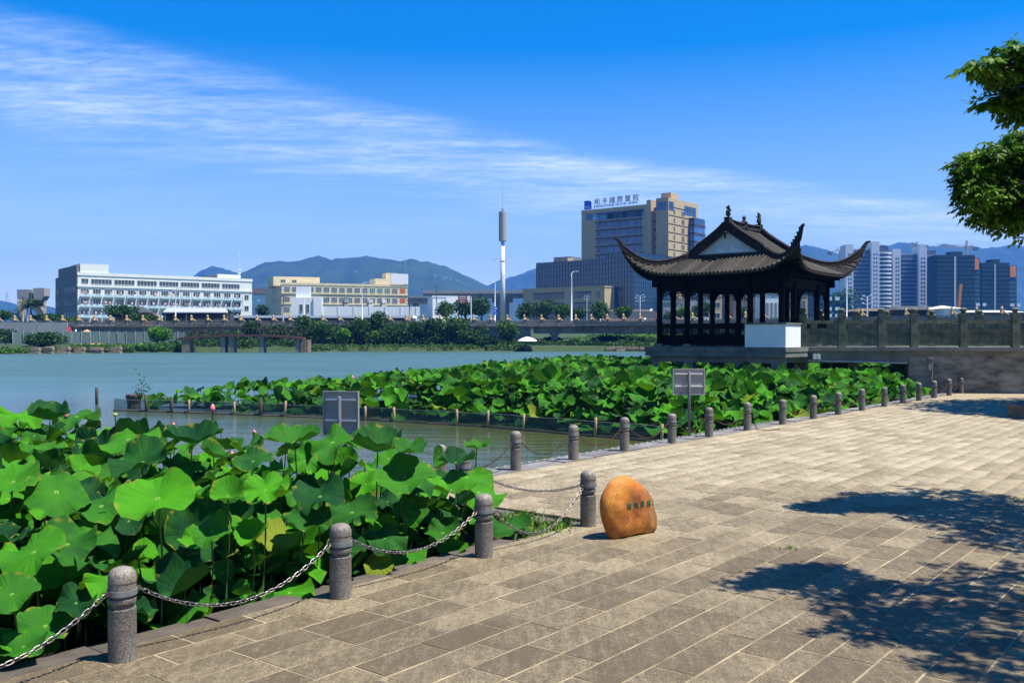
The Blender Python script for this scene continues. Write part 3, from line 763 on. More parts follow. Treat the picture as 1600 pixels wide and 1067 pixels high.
# thin grey meter post
D = 33.2; x = (1456 - 800) / F * D
o = tag(empty('meter_post', (x, D, 0)), 'thin grey post with a small box on it before the stained wall', 'post')
s = MB(); s.lathe([(.03, 0), (.03, zat(560, D))], 10); s.build('post', M_sgp, o)
s = MB(); s.b2(-.14, -.03, -.06, .06, zat(578, D), zat(561, D)); s.build('box', M_concd, o)
s = MB(); s.b2(-.16, .04, -.08, .08, zat(561, D), zat(558.5, D)); s.build('cap', M_kerb2, o)
# low stone seat in the far shade, at the right edge
D = 25.5; o = tag(empty('stone_bench', ((1598 - 800) / F * D, D, 0), ANG_U), 'low dark stone bench in tree shade at the right edge', 'bench')
s = MB(); s.b2(-1.0, 1.4, -.22, .22, .28, .36); s.build('seat', M_kerb, o)
for x_ in (-.8, 1.2):
    s = MB(); s.b2(x_ - .12, x_ + .12, -.18, .18, 0, .28); s.build('leg', M_kerb, o)
# grass tufts in the joints
M_weed = foliage('weed', (.05, .12, .01), (.16, .32, .03), .3)
def tuft(name, c, n, r_, h, label=None):
    V = []; Q = []; T = []
    for i in range(n):
        a = rng.uniform(0, 6.28); q = Vector((c[0] + rng.gauss(0, r_), c[1] + rng.gauss(0, r_), c[2])); hh = h * rng.uniform(.4, 1.2)
        d = Vector((math.cos(a), math.sin(a), 0)); s_ = Vector((-d.y, d.x, 0)) * .006 * (1 + hh * 8); b0 = len(V)
        V += [q - s_, q + s_, q + s_ * .8 + d * hh * .3 + Vector((0, 0, hh * .7)), q + d * hh * .8 + Vector((0, 0, hh))]; Q.append((b0, b0 + 1, b0 + 2, b0 + 3)); T += [rng.uniform(-.1, .4)] * 4
    o_ = inst(name, np_mesh(name, np.array([tuple(v_) for v_ in V]), np.array(Q), M_weed, col=np.array(T))); return o_
V_ = []
tf = tuft('weeds', (*uv(-.2, .25)[:2], -.02), 160, .10, .09); tag(tf, kind='stuff')
tf = tuft('weeds', (*uv(-.6, .3)[:2], -.02), 160, .16, .07); tag(tf, kind='stuff')
tf = tuft('weeds', (*uv(-.05, .9)[:2], -.02), 120, .15, .08); tag(tf, kind='stuff')
for px, py, n in ((1236, 858, 22), (1590, 780, 12)):
    p = at(px, py, 2.1 * F / (py - 528)); tf = tuft('weeds', (p.x, p.y, 0), n, .035, .03); tag(tf, kind='stuff')
# ------------------------------------------------------------------ pavilion (local x along the gable front, y away along the ridge)
pav = tag(empty('pavilion', (9.55, 39.0, 1.75), math.atan2(-.61, .79)), 'dark wooden Chinese pavilion with upswept tiled roof standing over the lotus', 'pavilion')
M_stone = mat('platform_stone', (.07, .075, .07), .85, 0, 1.6, .3, col2=(.19, .19, .17))
M_gab = mat('gable_plaster', (.42, .50, .50), .85, .05, 3); M_rel = mat('gable_relief', (.62, .64, .58), .85, .05, 3)
p = MB(); p.b2(-3.0, 2.95, -2.95, 2.95, -.17, 0); p.build('platform', M_stone, pav)
p = MB(); p.b2(-2.97, 2.92, -2.92, 2.92, -.37, -.172); p.build('platform_edge', M_stone, pav)
p = MB()
for y in (-2.6, 0, 2.6): p.b2(-2.85, 2.8, y - .13, y + .13, -.60, -.373)
for x in (-2.6, -.9, .9, 2.5): p.b2(x - .12, x + .12, -2.46, 2.46, -.58, -.374)
p.build('floor_beam', M_concd, pav)
q_ = MB(); q_.b2(-.16, .16, -.16, .16, -3.1, -.602); me_pile = q_.mesh('pile', M_concd)
for x in (-2.6, -1.1, 1.0, 2.45):
    for y in (-2.6, 0, 2.6): inst('pile', me_pile, pav, (x, y, 0))
b_ = MB(); b_.lathe([(.19, 0), (.20, .05), (.17, .11), (.12, .12)], 14); me_base = b_.mesh('column_base', M_stone, True)
b_ = MB(); b_.lathe([(.118, .12), (.115, 2.9)], 14); me_col = b_.mesh('column', M_wood, True)
colx = [-2.58, -1.33, 1.33, 2.58]; coly = [-2.43, -1.26, 1.26, 2.43]
cols = [(x, y) for x in colx for y in (-2.43, 2.43)] + [(x, y) for x in (-2.58, 2.58) for y in (-1.26, 1.26)]
for x, y in cols:
    c = inst('column', me_col, pav, (x, y, 0)); inst('column_base', me_base, c)
for x, y in [(-1.33, -1.26), (1.33, -1.26), (-1.33, 1.26), (1.33, 1.26)]: inst('column', me_col, pav, (x, y, 0), (0, 0, 0), (.9, .9, 1.25))
# beams
def beam(x0, x1, y0, y1, z0, z1, name='beam'):
    b = MB(); b.b2(x0, x1, y0, y1, z0, z1); b.build(name, M_wood, pav)
for y in (-2.43, 2.43):
    beam(-2.9, 2.9, y - .07, y + .07, 2.42, 2.66); beam(-2.58, 2.58, y - .03, y + .03, 2.3, 2.415, 'board'); beam(-2.9, 2.9, y - .03, y + .03, 2.661, 2.719, 'board'); beam(-3.1, 3.1, y - .1, y + .1, 2.72, 2.96, 'purlin')
for x in (-2.58, 2.58):
    beam(x - .07, x + .07, -2.34, 2.34, 2.43, 2.65); beam(x - .03, x + .03, -2.38, 2.38, 2.31, 2.425, 'board'); beam(x - .1, x + .1, -2.32, 2.32, 2.73, 2.95, 'purlin')
for y in (-1.26, 1.26): beam(-2.45, 2.45, y - .09, y + .09, 2.67, 2.92); beam(-1.5, 1.5, y - .08, y + .08, 3.35, 3.6)
beam(-.08, .08, -1.4, 1.4, 3.62, 4.4, 'king_post_wall')
# hanging lattice frieze and railing lattice
def lattice(x0, x1, z0, z1, seed, hang=False):
    rr = random.Random(seed); b = MB(); t_ = .012
    b.b2(x0, x1, -t_, t_, z1 - .025, z1)
    if not hang: b.b2(x0, x1, -t_, t_, z0, z0 + .03)
    nx = max(2, round((x1 - x0) / .085)); nz_ = max(2, round((z1 - z0) / .085))
    sx_ = (x1 - x0) / nx; sz = (z1 - z0) / nz_
    for i in range(nx + 1):
        for j in range(nz_):
            if hang:
                edge_ = min(i, nx - i) / (nx / 2); lo = .35 + .65 * (1 - edge_) ** 1.5
                if (nz_ - j) / nz_ > lo + .01: continue
            if rr.random() < .68: x = x0 + sx_ * i; b.b2(x - t_, x + t_, -t_ * .9, t_ * .9, z0 + sz * j, z0 + sz * (j + 1))
    for j in range(1, nz_):
        for i in range(nx):
            if hang:
                edge_ = min(i + .5, nx - i - .5) / (nx / 2); lo = .35 + .65 * (1 - edge_) ** 1.5
                if (nz_ - j) / nz_ > lo + .01: continue
            if rr.random() < .62: z = z0 + sz * j; b.b2(x0 + sx_ * i, x0 + sx_ * (i + 1), -t_ * .8, t_ * .8, z - t_, z + t_)
    return b.mesh('lattice', M_wood)
def bay(x0, y0, x1, y1, seed, rail=True):
    d = Vector((x1 - x0, y1 - y0)); L_ = d.length; a = math.atan2(d.y, d.x)
    o = inst('frieze', lattice(.1, L_ - .1, 1.86, 2.3, seed, True), pav, (x0, y0, 0), (0, 0, a))
    for xx, s in ((.1, 1), (L_ - .1, -1)):
        b = MB(); b.prism([(0, 0), (.17 * s, 0), (.14 * s, -.12), (.06 * s, -.22), (0, -.42)], -.02, .02, 0, Matrix.Rotation(R(90), 4, 'X')); k = b.build('bracket', M_wood, o, loc=(xx, 0, 2.3))
    if rail:
        r_ = inst('railing', lattice(.1, L_ - .1, .18, .78, seed + 50), pav, (x0, y0, 0), (0, 0, a))
        b = MB(); b.b2(.1, L_ - .1, -.05, .05, .86, .93); b.b2(.1, L_ - .1, -.03, .03, .78, .85); b.b2(.1, L_ - .1, -.035, .035, .06, .15); b.build('rail', M_wood, r_)
        b = MB(); b.b2(.1, L_ - .1, .06, .40, .44, .48); b.build('bench_seat', M_wood, r_)
        b = MB(); n_ = max(2, int(L_ / .6))
        b2_ = MB(); b2_.b2(-.05, .05, .1, .13, .0, .44); b2m = b2_.mesh('bench_panel', M_wood)
        b = MB(); b.b2(.1, L_ - .1, .055, .075, .1, .43); b.build('bench_front', M_wood, r_)
for i in range(3): bay(colx[i], -2.43, colx[i + 1], -2.43, 10 + i); bay(colx[3 - i], 2.43, colx[2 - i], 2.43, 20 + i, True)
for i in range(3): bay(2.58, coly[i], 2.58, coly[i + 1], 30 + i, i == 2); bay(-2.58, coly[3 - i], -2.58, coly[2 - i], 40 + i, True)
# white corner wall with a dark coping
p = MB(); p.b2(1.28, 2.88, -2.80, -2.66, .002, .86); p.b2(2.74, 2.88, -2.658, -1.3, .002, .86); p.build('white_wall', M_white, pav)
p = MB(); p.b2(1.24, 2.92, -2.84, -2.62, .862, .92); p.b2(2.70, 2.92, -2.618, -1.26, .862, .92); p.build('wall_coping', M_stone, pav)
# --- roof
A_, Bq, GX, GY, ZG, ZE, ZR = 3.45, 3.3, 1.62, 1.5, 3.66, 2.84, 4.78
def lowS(t, w, side):
    """side 0: gable fronts (runs in y), 1: long sides (runs in x); t 0 top..1 eave, w -1..1"""
    z = ZG + (ZE - ZG) * t ** .85 + .98 * t ** 4 * abs(w) ** 7 + .10 * t ** 2 * abs(w) ** 2
    px_ = .25 * t ** 3 * abs(w) ** 7; sg = 1 if w > 0 else -1
    if side == 0: return Vector((w * (GX + (A_ - GX) * t) + sg * px_, GY + (Bq - GY) * t + px_, z))
    return Vector((GX + (A_ - GX) * t + px_, w * (GY + (Bq - GY) * t) + sg * px_, z))
def upS(s, y):   # s 0 ridge .. 1 at GX
    return Vector((GX * s, y, ZR + (ZG - ZR) * s ** .86))
def solid(rows, th, mi_mat, name, smooth=True):
    n = len(rows); m_ = len(rows[0]); V = [tuple(p_) for r_ in rows for p_ in r_] + [(p_.x, p_.y, p_.z - th) for r_ in rows for p_ in r_]; o_ = n * m_; Fs = []
    for i in range(n - 1):
        for j in range(m_ - 1):
            a = i * m_ + j; Fs.append((a, a + m_, a + m_ + 1, a + 1)); Fs.append((a + o_, a + o_ + 1, a + o_ + m_ + 1, a + o_ + m_))
    rim = [j for j in range(m_)] + [i * m_ + m_ - 1 for i in range(1, n)] + [(n - 1) * m_ + j for j in range(m_ - 2, -1, -1)] + [i * m_ for i in range(n - 2, 0, -1)]
    for k in range(len(rim)): a, b = rim[k], rim[(k + 1) % len(rim)]; Fs.append((a, b, b + o_, a + o_))
    b = MB(); b.add(V, Fs); me_ = b.mesh(name, mi_mat, smooth); bm_ = bmesh.new(); bm_.from_mesh(me_); bmesh.ops.recalc_face_normals(bm_, faces=bm_.faces); bm_.to_mesh(me_); bm_.free(); return me_
ws = [math.sin(x * math.pi / 2) for x in np.linspace(-1, 1, 33)]
def flipm(me_, s):  # mirror for the opposite slope
    return None
M_pan = mat('pan_tile', (.020, .017, .014), .9, 0, 6, .3, col2=(.07, .055, .04), spec=.2)
roof_parts = {}
for side in (0, 1):
    rows_ = [[lowS(t, w_, side) for w_ in ws] for t in np.linspace(0, 1, 9)]
    me_ = solid(rows_, .09, M_pan, 'roof_slope')
    for s in (0, 1): inst('roof_slope', me_, pav, (0, 0, 0), (0, 0, math.pi * (s + (1 if side == 0 else 0))))
    # a mirrored y makes the front of side 0 the -y face, handled by rotation of half a turn
rows_ = [[upS(s, y) for y in np.linspace(-GY - .14, GY + .14, 3)] for s in np.linspace(0, 1.02, 7)]
me_ = solid(rows_, .09, M_pan, 'roof_slope')
for s in (0, 1): inst('roof_slope', me_, pav, (0, 0, 0), (0, 0, math.pi * s))
def roll(path, seed):
    """half-round cover tiles laid in a row, each tile slightly stepped over the next"""
    b = MB(); n = len(path); vs = []; fs = []; rr = .052; K = 5
    for i in range(n):
        d = (path[min(i + 1, n - 1)] - path[max(i - 1, 0)]).normalized(); lat = d.cross(Vector((0, 0, 1))).normalized(); up = lat.cross(d)
        for jj in (0, 1):
            if i == n - 1 and jj: break
            r2 = rr * (.88 if jj == 0 else 1.08)
            for k in range(K):
                t_ = math.pi * k / (K - 1); vs.append(path[i] + lat * math.cos(t_) * r2 + up * (math.sin(t_) * r2 + (0.0 if k in (0, K - 1) else .012)))
    m_ = len(vs) // K
    for i in range(m_ - 1):
        for k in range(K - 1): a = i * K + k; fs.append((a, a + 1, a + K + 1, a + K))
    b.add(vs, fs)
    # end disc with a drip at the eave
    e = path[-1]; d = (path[-1] - path[-2]).normalized(); lat = d.cross(Vector((0, 0, 1))).normalized(); up = lat.cross(d); c = e + d * .015
    disc = [c + lat * math.cos(a) * .06 + up * (math.sin(a) * .06 + .005) for a in [math.pi * 2 * k / 8 for k in range(8)]]
    b.add(disc, [tuple(range(8))]); return b.mesh('tile_row', M_tile, False)
def resamp(fn, t0, n): return [fn(t0 + (1 - t0) * i / (n - 1)) for i in range(n)]
sp_ = .165
meshes0 = []
k = -A_ + .06
while k < A_ - .02:
    t0 = max(0, (abs(k) - GX) / (A_ - GX)) + .01
    if t0 < .93:
        def fn(t, k=k):
            hw = GX + (A_ - GX) * t; w_ = max(-1, min(1, k / hw)); return lowS(t, w_, 0) + Vector((0, 0, .0))
        meshes0.append(roll(resamp(fn, t0, max(3, int(11 * (1 - t0)))), 1))
    k += sp_
for s in (1, 0):
    for me_ in meshes0: inst('tile_row', me_, pav, (0, 0, 0), (0, 0, math.pi * s))
meshes1 = []
k = -Bq + .06
while k < Bq - .02:
    hw0 = GY + .18
    path = []
    if abs(k) < hw0: path += [upS(s, k) for s in np.linspace(.03, 1, 7)]; t0 = .06
    else: t0 = (abs(k) - GY) / (Bq - GY) + .01
    if t0 < .93:
        def fn(t, k=k):
            hw = GY + (Bq - GY) * t; w_ = max(-1, min(1, k / hw)); return lowS(t, w_, 1)
        path += resamp(fn, max(t0, .001), max(3, int(11 * (1 - t0)))); meshes1.append(roll(path, 2))
    k += sp_
for s in (0, 1):
    for me_ in meshes1: inst('tile_row', me_, pav, (0, 0, 0), (0, 0, math.pi * s))
def sweep(path, prof_fn, mats_, name, parent=None, extra=None):
    vs = []; fs = []; n = len(path); m_ = None
    for i, p_ in enumerate(path):
        d = (path[min(i + 1, n - 1)] - path[max(i - 1, 0)]).normalized(); lat = d.cross(Vector((0, 0, 1)))
        lat = lat.normalized() if lat.length > .05 else Vector((1, 0, 0)); up = lat.cross(d)
        pr = prof_fn(i / (n - 1)); m_ = len(pr)
        for a, b in pr: vs.append(p_ + lat * a + up * b)
    for i in range(n - 1):
        for k in range(m_): k2 = (k + 1) % m_; fs.append((i * m_ + k, i * m_ + k2, (i + 1) * m_ + k2, (i + 1) * m_ + k))
    fs += [tuple(range(m_))[::-1], tuple((n - 1) * m_ + k for k in range(m_))]
    b = MB(); b.add(vs, fs); return b.mesh(name, mats_)
def ridge_prof(wd, h):
    def f(q):
        s = 1 - .6 * max(0, (q - .72) / .28); w_, hh = wd * s, h * (1 - .65 * max(0, (q - .72) / .28))
        return [(-w_, 0), (-w_, hh * .45), (-w_ * .55, hh * .5), (-w_ * .55, hh * .75), (-w_ * .95, hh * .8), (-w_ * .5, hh), (w_ * .5, hh), (w_ * .95, hh * .8), (w_ * .55, hh * .75), (w_ * .55, hh * .5), (w_, hh * .45), (w_, 0)]
    return f
hip = [lowS(t, 1.0, 0) for t in np.linspace(0, 1, 15)]
d = (hip[-1] - hip[-2]).normalized()
tip = [hip[-1] + Vector((.05, .05, .12)), hip[-1] + Vector((.10, .09, .26)), hip[-1] + Vector((.15, .14, .38)), hip[-1] + Vector((.24, .22, .42))]
hipme = sweep(hip + tip, ridge_prof(.085, .24), M_ridge, 'hip_ridge')
def mirror_mesh(me_, sx_, sy_):
    c = me_.copy(); c.transform(Matrix.Diagonal((sx_, sy_, 1, 1)))
    if sx_ * sy_ < 0: c.flip_normals()
    return c
# little roof figures towards the tips
fig = MB()
for i, t in enumerate(np.linspace(.80, 1.0, 5)):
    p_ = lowS(t, 1.0, 0); fig.tube([p_ + Vector((0, 0, .18)), p_ + Vector((.0, 0, .30)), p_ + Vector((-.04, -.03, .36))], [.035, .028, .02], 6); fig.box(tuple(p_ + Vector((-.02, -.02, .385))), (.06, .06, .05))
figme = fig.mesh('roof_figures', M_ridge)
for sx_ in (1, -1):
    for sy_ in (1, -1):
        h = inst('hip_ridge', mirror_mesh(hipme, sx_, sy_), pav)
        if (sx_, sy_) == (1, -1): inst('roof_figures', mirror_mesh(figme, sx_, sy_), h)
# verge ridges along the gables
vg = [upS(s, -GY - .08) + Vector((0, 0, .02)) for s in np.linspace(0, 1, 9)] + [Vector((GX + .12, -GY - .22, ZG - .06))]
vme = sweep(vg, ridge_prof(.10, .26), M_ridge, 'verge_ridge')
bg_ = [upS(s, -GY - .16) + Vector((0, 0, -.05)) for s in np.linspace(0, 1.04, 9)]
bme = sweep(bg_, lambda q: [(-.02, -.07), (-.02, .10), (.02, .10), (.02, -.07)], M_ridge, 'bargeboard')
for sx_ in (1, -1):
    for sy_ in (1, -1):
        inst('verge_ridge', mirror_mesh(vme, sx_, sy_), pav); inst('bargeboard', mirror_mesh(bme, sx_, sy_), pav)
# gable walls
for s in (1, -1):
    yg = -GY * 1.0 * s
    poly = [(-GX * .98, ZG - .02), (GX * .98, ZG - .02)] + [(GX * q, upS(q, 0).z - .1) for q in (.75, .5, .25, 0)] + [(-GX * q, upS(q, 0).z - .1) for q in (.25, .5, .75)]
    b = MB(); b.prism(poly, -.03, .03, 0, Matrix.Translation((0, yg, 0)) @ Matrix.Rotation(R(90), 4, 'X')); g = b.build('gable_wall', M_gab, pav)
    if s == 1:
        b = MB(); Mg = Matrix.Translation((0, yg - .034, 0)) @ Matrix.Rotation(R(90), 4, 'X')
        for poly in ([(-.62, ZG + .13), (-.05, ZG + .11), (-.05, ZG + .17), (-.3, ZG + .20), (-.36, ZG + .33), (-.40, ZG + .20)], [(.0, ZG + .11), (.72, ZG + .12), (.55, ZG + .19), (.30, ZG + .24), (.2, ZG + .38), (.10, ZG + .22), (.0, ZG + .19)]):
            b.prism(poly, -.012, .012, 0, Mg)
        b.build('relief', M_rel, g)
        b = MB(); b.tube([(0, yg - .3, ZR - .1), (.01, yg - .3, ZR - .25), (-.01, yg - .3, ZR - .38), (.02, yg - .3, ZR - .5)], [.08, .10, .05, .03], 8); b.build('pendant', M_ridge, g)
    b = MB(); b.b2(-GX - .12, GX + .12, yg - .06 * s, yg - .16 * s, ZG - .06, ZG + .05); b.build('gable_sill', M_ridge, g)
# main ridge
rp_ = [Vector((0, y, ZR + .02 + .06 * (abs(y) / 1.6) ** 2)) for y in np.linspace(-GY - .15, GY + .15, 9)]
inst('main_ridge', sweep(rp_, lambda q: [(-.10, 0), (-.10, .09), (-.05, .11), (-.05, .20), (-.10, .22), (-.05, .27), (.05, .27), (.10, .22), (.05, .20), (.05, .11), (.10, .09), (.10, 0)], M_ridge, 'main_ridge'), pav)
b = MB(); b.lathe([(.06, 0), (.15, .06), (.11, .18), (.16, .26), (.05, .38), (.09, .46), (.02, .55)], 10, M=Matrix.Translation((0, 0, ZR + .05))); b.build('ridge_ornament', M_ridge, pav)
# end beasts: a body rising to an open mouthed head with a curled crest
def beast(sy_):
    b = MB(); y0 = sy_ * (GY + .02)
    b.box((0, y0, ZR + .24), (.22, .30, .28)); 
    pts_ = [(0, y0, ZR + .30), (0, y0 - sy_ * .02, ZR + .48), (0, y0 + sy_ * .03, ZR + .64), (0, y0 + sy_ * .02, ZR + .78), (0, y0 - sy_ * .12, ZR + .86)]
    b.tube(pts_, [.13, .10, .085, .07, .03], 8)
    b.tube([(0, y0 - sy_ * .03, ZR + .72), (0, y0 - sy_ * .18, ZR + .70), (0, y0 - sy_ * .25, ZR + .66)], [.06, .045, .02], 6)
    b.tube([(0, y0 - sy_ * .03, ZR + .62), (0, y0 - sy_ * .16, ZR + .58)], [.05, .02], 6)
    for z in (.45, .58, .74): b.box((0, y0 + sy_ * .13, ZR + z), (.03, .10, .07))
    b.build('ridge_beast', M_ridge, pav)
beast(1); beast(-1)
# rafters and fascia under the eaves
b = MB()
for sgn in (1, -1):
    for x in np.arange(-3.2, 3.21, .2):
        e = lowS(.97, x / A_, 0); b.bar((x * .8, sgn * 2.4, 2.98), (x, sgn * (e.y - .05), e.z - .14), .06, .07)
    for y in np.arange(-3.0, 3.01, .2):
        e = lowS(.97, y / Bq, 1); b.bar((sgn * 2.55, y * .8, 2.98), (sgn * (e.x - .05), y, e.z - .14), .06, .07)
tag(b.build('rafters', M_wood, pav), kind='stuff')
# ------------------------------------------------------------------ lotus
def leaf_material(name, top1, top2, under, trans):
    m = bpy.data.materials.new(name); m.use_nodes = True; t = m.node_tree; nn = t.nodes; ll = t.links
    b = nn['Principled BSDF']; b.inputs['Roughness'].default_value = .75; b.inputs['Specular IOR Level'].default_value = .14
    def mathn(op, x, y=None):
        n = nn.new('ShaderNodeMath'); n.operation = op
        for i, v in enumerate((x, y)):
            if v is None: continue
            if isinstance(v, (int, float)): n.inputs[i].default_value = v
            else: ll.new(v, n.inputs[i])
        return n.outputs[0]
    uvn = nn.new('ShaderNodeUVMap'); sp_ = nn.new('ShaderNodeSeparateXYZ'); ll.new(uvn.outputs[0], sp_.inputs[0])
    rho, ang = sp_.outputs[0], sp_.outputs[1]
    sn = mathn('ABSOLUTE', mathn('SINE', mathn('MULTIPLY', ang, math.pi * 21)))
    vein = nn.new('ShaderNodeMapRange'); vein.inputs['From Min'].default_value = .0; vein.inputs['From Max'].default_value = .16; vein.inputs['To Min'].default_value = 1; vein.inputs['To Max'].default_value = 0
    ll.new(sn, vein.inputs[0])
    oi = nn.new('ShaderNodeObjectInfo'); att = nn.new('ShaderNodeAttribute'); att.attribute_name = 'tint'
    rnd = mathn('FRACT', mathn('ADD', oi.outputs['Random'], att.outputs['Fac']))
    g = nn.new('ShaderNodeNewGeometry')
    nz = nn.new('ShaderNodeTexNoise'); nz.inputs['Scale'].default_value = 7; nz.inputs['Detail'].default_value = 4; ll.new(g.outputs['Position'], nz.inputs['Vector'])
    r = nn.new('ShaderNodeValToRGB'); r.color_ramp.elements[0].position = 0; r.color_ramp.elements[0].color = (*top1, 1)
    r.color_ramp.elements[1].position = 1; r.color_ramp.elements[1].color = (*top2, 1)
    ll.new(mathn('ADD', mathn('MULTIPLY', rnd, .85), mathn('MULTIPLY', mathn('SUBTRACT', nz.outputs[0], .5), .55)), r.inputs[0])
    # pale centre where the stalk joins, faint pale veins
    mx = nn.new('ShaderNodeMix'); mx.data_type = 'RGBA'; ll.new(r.outputs[0], mx.inputs['A']); mx.inputs['B'].default_value = (.20, .36, .06, 1)
    cen = nn.new('ShaderNodeMapRange'); cen.inputs['From Min'].default_value = .05; cen.inputs['From Max'].default_value = .09; cen.inputs['To Min'].default_value = .8; cen.inputs['To Max'].default_value = 0; ll.new(rho, cen.inputs[0])
    # dry brown bites at the rim, and the odd yellowed leaf
    nb = nn.new('ShaderNodeTexNoise'); nb.inputs['Scale'].default_value = 14; nb.inputs['Detail'].default_value = 3; ll.new(g.outputs['Position'], nb.inputs['Vector'])
    rim = nn.new('ShaderNodeMapRange'); rim.inputs['From Min'].default_value = 1.50; rim.inputs['From Max'].default_value = 1.60; ll.new(mathn('ADD', rho, nb.outputs[0]), rim.inputs[0])
    old = nn.new('ShaderNodeMapRange'); old.inputs['From Min'].default_value = .978; old.inputs['From Max'].default_value = .99; old.inputs['To Max'].default_value = .6; ll.new(rnd, old.inputs[0])
    mo = nn.new('ShaderNodeMix'); mo.data_type = 'RGBA'; ll.new(mathn('MAXIMUM', mathn('MULTIPLY', rim.outputs[0], .6), old.outputs[0]), mo.inputs['Factor']); ll.new(r.outputs[0], mo.inputs['A']); mo.inputs['B'].default_value = (.22, .17, .02, 1); ll.new(mo.outputs['Result'], mx.inputs['A'])
    ll.new(mathn('MAXIMUM', cen.outputs[0], mathn('MULTIPLY', vein.outputs[0], .09)), mx.inputs['Factor'])
    mu = nn.new('ShaderNodeMix'); mu.data_type = 'RGBA'; ll.new(g.outputs['Backfacing'], mu.inputs['Factor']); ll.new(mx.outputs['Result'], mu.inputs['A']); mu.inputs['B'].default_value = (*under, 1)
    ll.new(mu.outputs['Result'], b.inputs['Base Color'])
    bp = nn.new('ShaderNodeBump'); bp.inputs['Strength'].default_value = .6; bp.inputs['Distance'].default_value = .008
    crease = mathn('POWER', sn, .5)
    ll.new(mathn('ADD', mathn('MULTIPLY', crease, rho), mathn('MULTIPLY', nz.outputs[0], .6)), bp.inputs['Height']); ll.new(bp.outputs[0], b.inputs['Normal'])
    tr = nn.new('ShaderNodeBsdfTranslucent'); hv = nn.new('ShaderNodeHueSaturation'); hv.inputs['Value'].default_value = 1.6; hv.inputs['Hue'].default_value = .478; ll.new(r.outputs[0], hv.inputs['Color']); ll.new(hv.outputs[0], tr.inputs[0])
    ms = nn.new('ShaderNodeMixShader'); ms.inputs[0].default_value = trans; ll.new(b.outputs[0], ms.inputs[1]); ll.new(tr.outputs[0], ms.inputs[2]); ll.new(ms.outputs[0], nn['Material Output'].inputs[0])
    return m
M_leaf = leaf_material('lotus_leaf', (.003, .040, .010), (.058, .27, .003), (.022, .085, .008), .20)
M_stalk = mat('lotus_stalk', (.05, .11, .02), .7, .3, 6)
def leaf_geo(rings, seg, cup, wave, nw, fold, seed, ruff=.0, droop=0.0, tear=False):
    rr = random.Random(seed); ph = [rr.uniform(0, 6.28) for _ in range(6)]; wave *= 1.75; ruff *= 2.3; droop *= 1.3
    V = [(0, 0, -.03)]; UVs = [(0, 0)]
    for i in range(1, rings + 1):
        q = i / rings
        for k in range(seg):
            t = 2 * math.pi * k / seg
            out_ = 1 + .09 * math.sin(2 * t + ph[0]) + .05 * math.sin(3 * t + ph[1]) + .02 * math.sin(7 * t + ph[2]) + .012 * math.sin(13 * t + ph[3])
            if tear: out_ *= 1 - .45 * math.exp(-((t - 2.2) / .10) ** 2) * q
            x, y = q * out_ * math.cos(t), q * out_ * math.sin(t)
            z = cup * (q ** 1.7) - .04 * math.exp(-(q / .12) ** 2)
            z += wave * q ** 2.6 * math.sin(nw * t + ph[4] + .7 * math.sin(2 * t + ph[5])) + ruff * q ** 5 * math.sin(11 * t + ph[2] + math.sin(3 * t))
            z += fold * abs(x) ** 1.5 - droop * max(0, math.cos(t - ph[1])) * q ** 2.5
            if fold > .5: x *= 1 - .35 * q * min(1, fold)
            V.append((x, y, z)); UVs.append((q, k / seg))
    Fs = []
    for k in range(seg): Fs.append((0, 1 + k, 1 + (k + 1) % seg, 1 + (k + 1) % seg))
    for i in range(rings - 1):
        for k in range(seg):
            a = 1 + i * seg + k; b_ = 1 + i * seg + (k + 1) % seg; Fs.append((a, a + seg, b_ + seg, b_))
    return V, Fs, UVs
def leaf_mesh(*a, **k):
    V, Fs, UVs = leaf_geo(*a, **k); me = bpy.data.meshes.new('leaf')
    fs = [f if f[2] != f[3] else f[:3] for f in Fs]
    me.from_pydata(V, [], fs); me.materials.append(M_leaf); l = me.uv_layers.new(name='UVMap')
    seg = a[1]
    for p in me.polygons:
        us = [UVs[me.loops[li].vertex_index] for li in p.loop_indices]; mxv = max(u_[1] for u_ in us)
        for li, u_ in zip(p.loop_indices, us):
            v_ = u_[1]
            if mxv > .5 and v_ < mxv - .5: v_ += 1
            if u_[0] == 0: v_ = mxv
            l.data[li].uv = (u_[0], v_)
    me.polygons.foreach_set('use_smooth', [True] * len(me.polygons)); me.update(); return me
VAR = [(.16, .10, 3, 0, 0, .02, 0), (.28, .12, 4, 0, 0, .025, 0), (.05, .13, 3, 0, 0, .03, .15), (.38, .10, 5, 0, 0, .03, 0), (-.10, .10, 4, 0, 0, .03, .1),
       (.12, .20, 3, 0, 0, .03, 0), (.10, .12, 2, .45, 0, .02, 0), (.22, .16, 4, 0, 0, .03, .35), (.50, .10, 3, .2, 0, .03, 0), (.02, .16, 5, 0, 0, .025, .3), (.15, .08, 3, 1.1, 0, .02, 0), (.18, .14, 6, 0, 0, .035, .1)]
hi = [leaf_mesh(8, 42, c, w_, n_, f_, 100 + i, ruff=r_, droop=d_, tear=(i in (2, 7))) for i, (c, w_, n_, f_, _, r_, d_) in enumerate(VAR)]
mid_l = [leaf_mesh(4, 20, c, w_ * 1.05, n_, f_, 200 + i, ruff=r_, droop=d_) for i, (c, w_, n_, f_, _, r_, d_) in enumerate(VAR)]
lowg = [leaf_geo(3, 13, c, w_ * 1.1, n_, f_, 300 + i, droop=d_) for i, (c, w_, n_, f_, _, r_, d_) in enumerate(VAR)]
# a stalk of unit height, slightly bent
mb = MB(); mb.tube([(0, 0, 0), (.012, 0, .3), (.018, .006, .65), (0, 0, 1.0)], [.007, .0065, .006, .005], 5); me_stalk = mb.mesh('stalk', M_stalk, True)

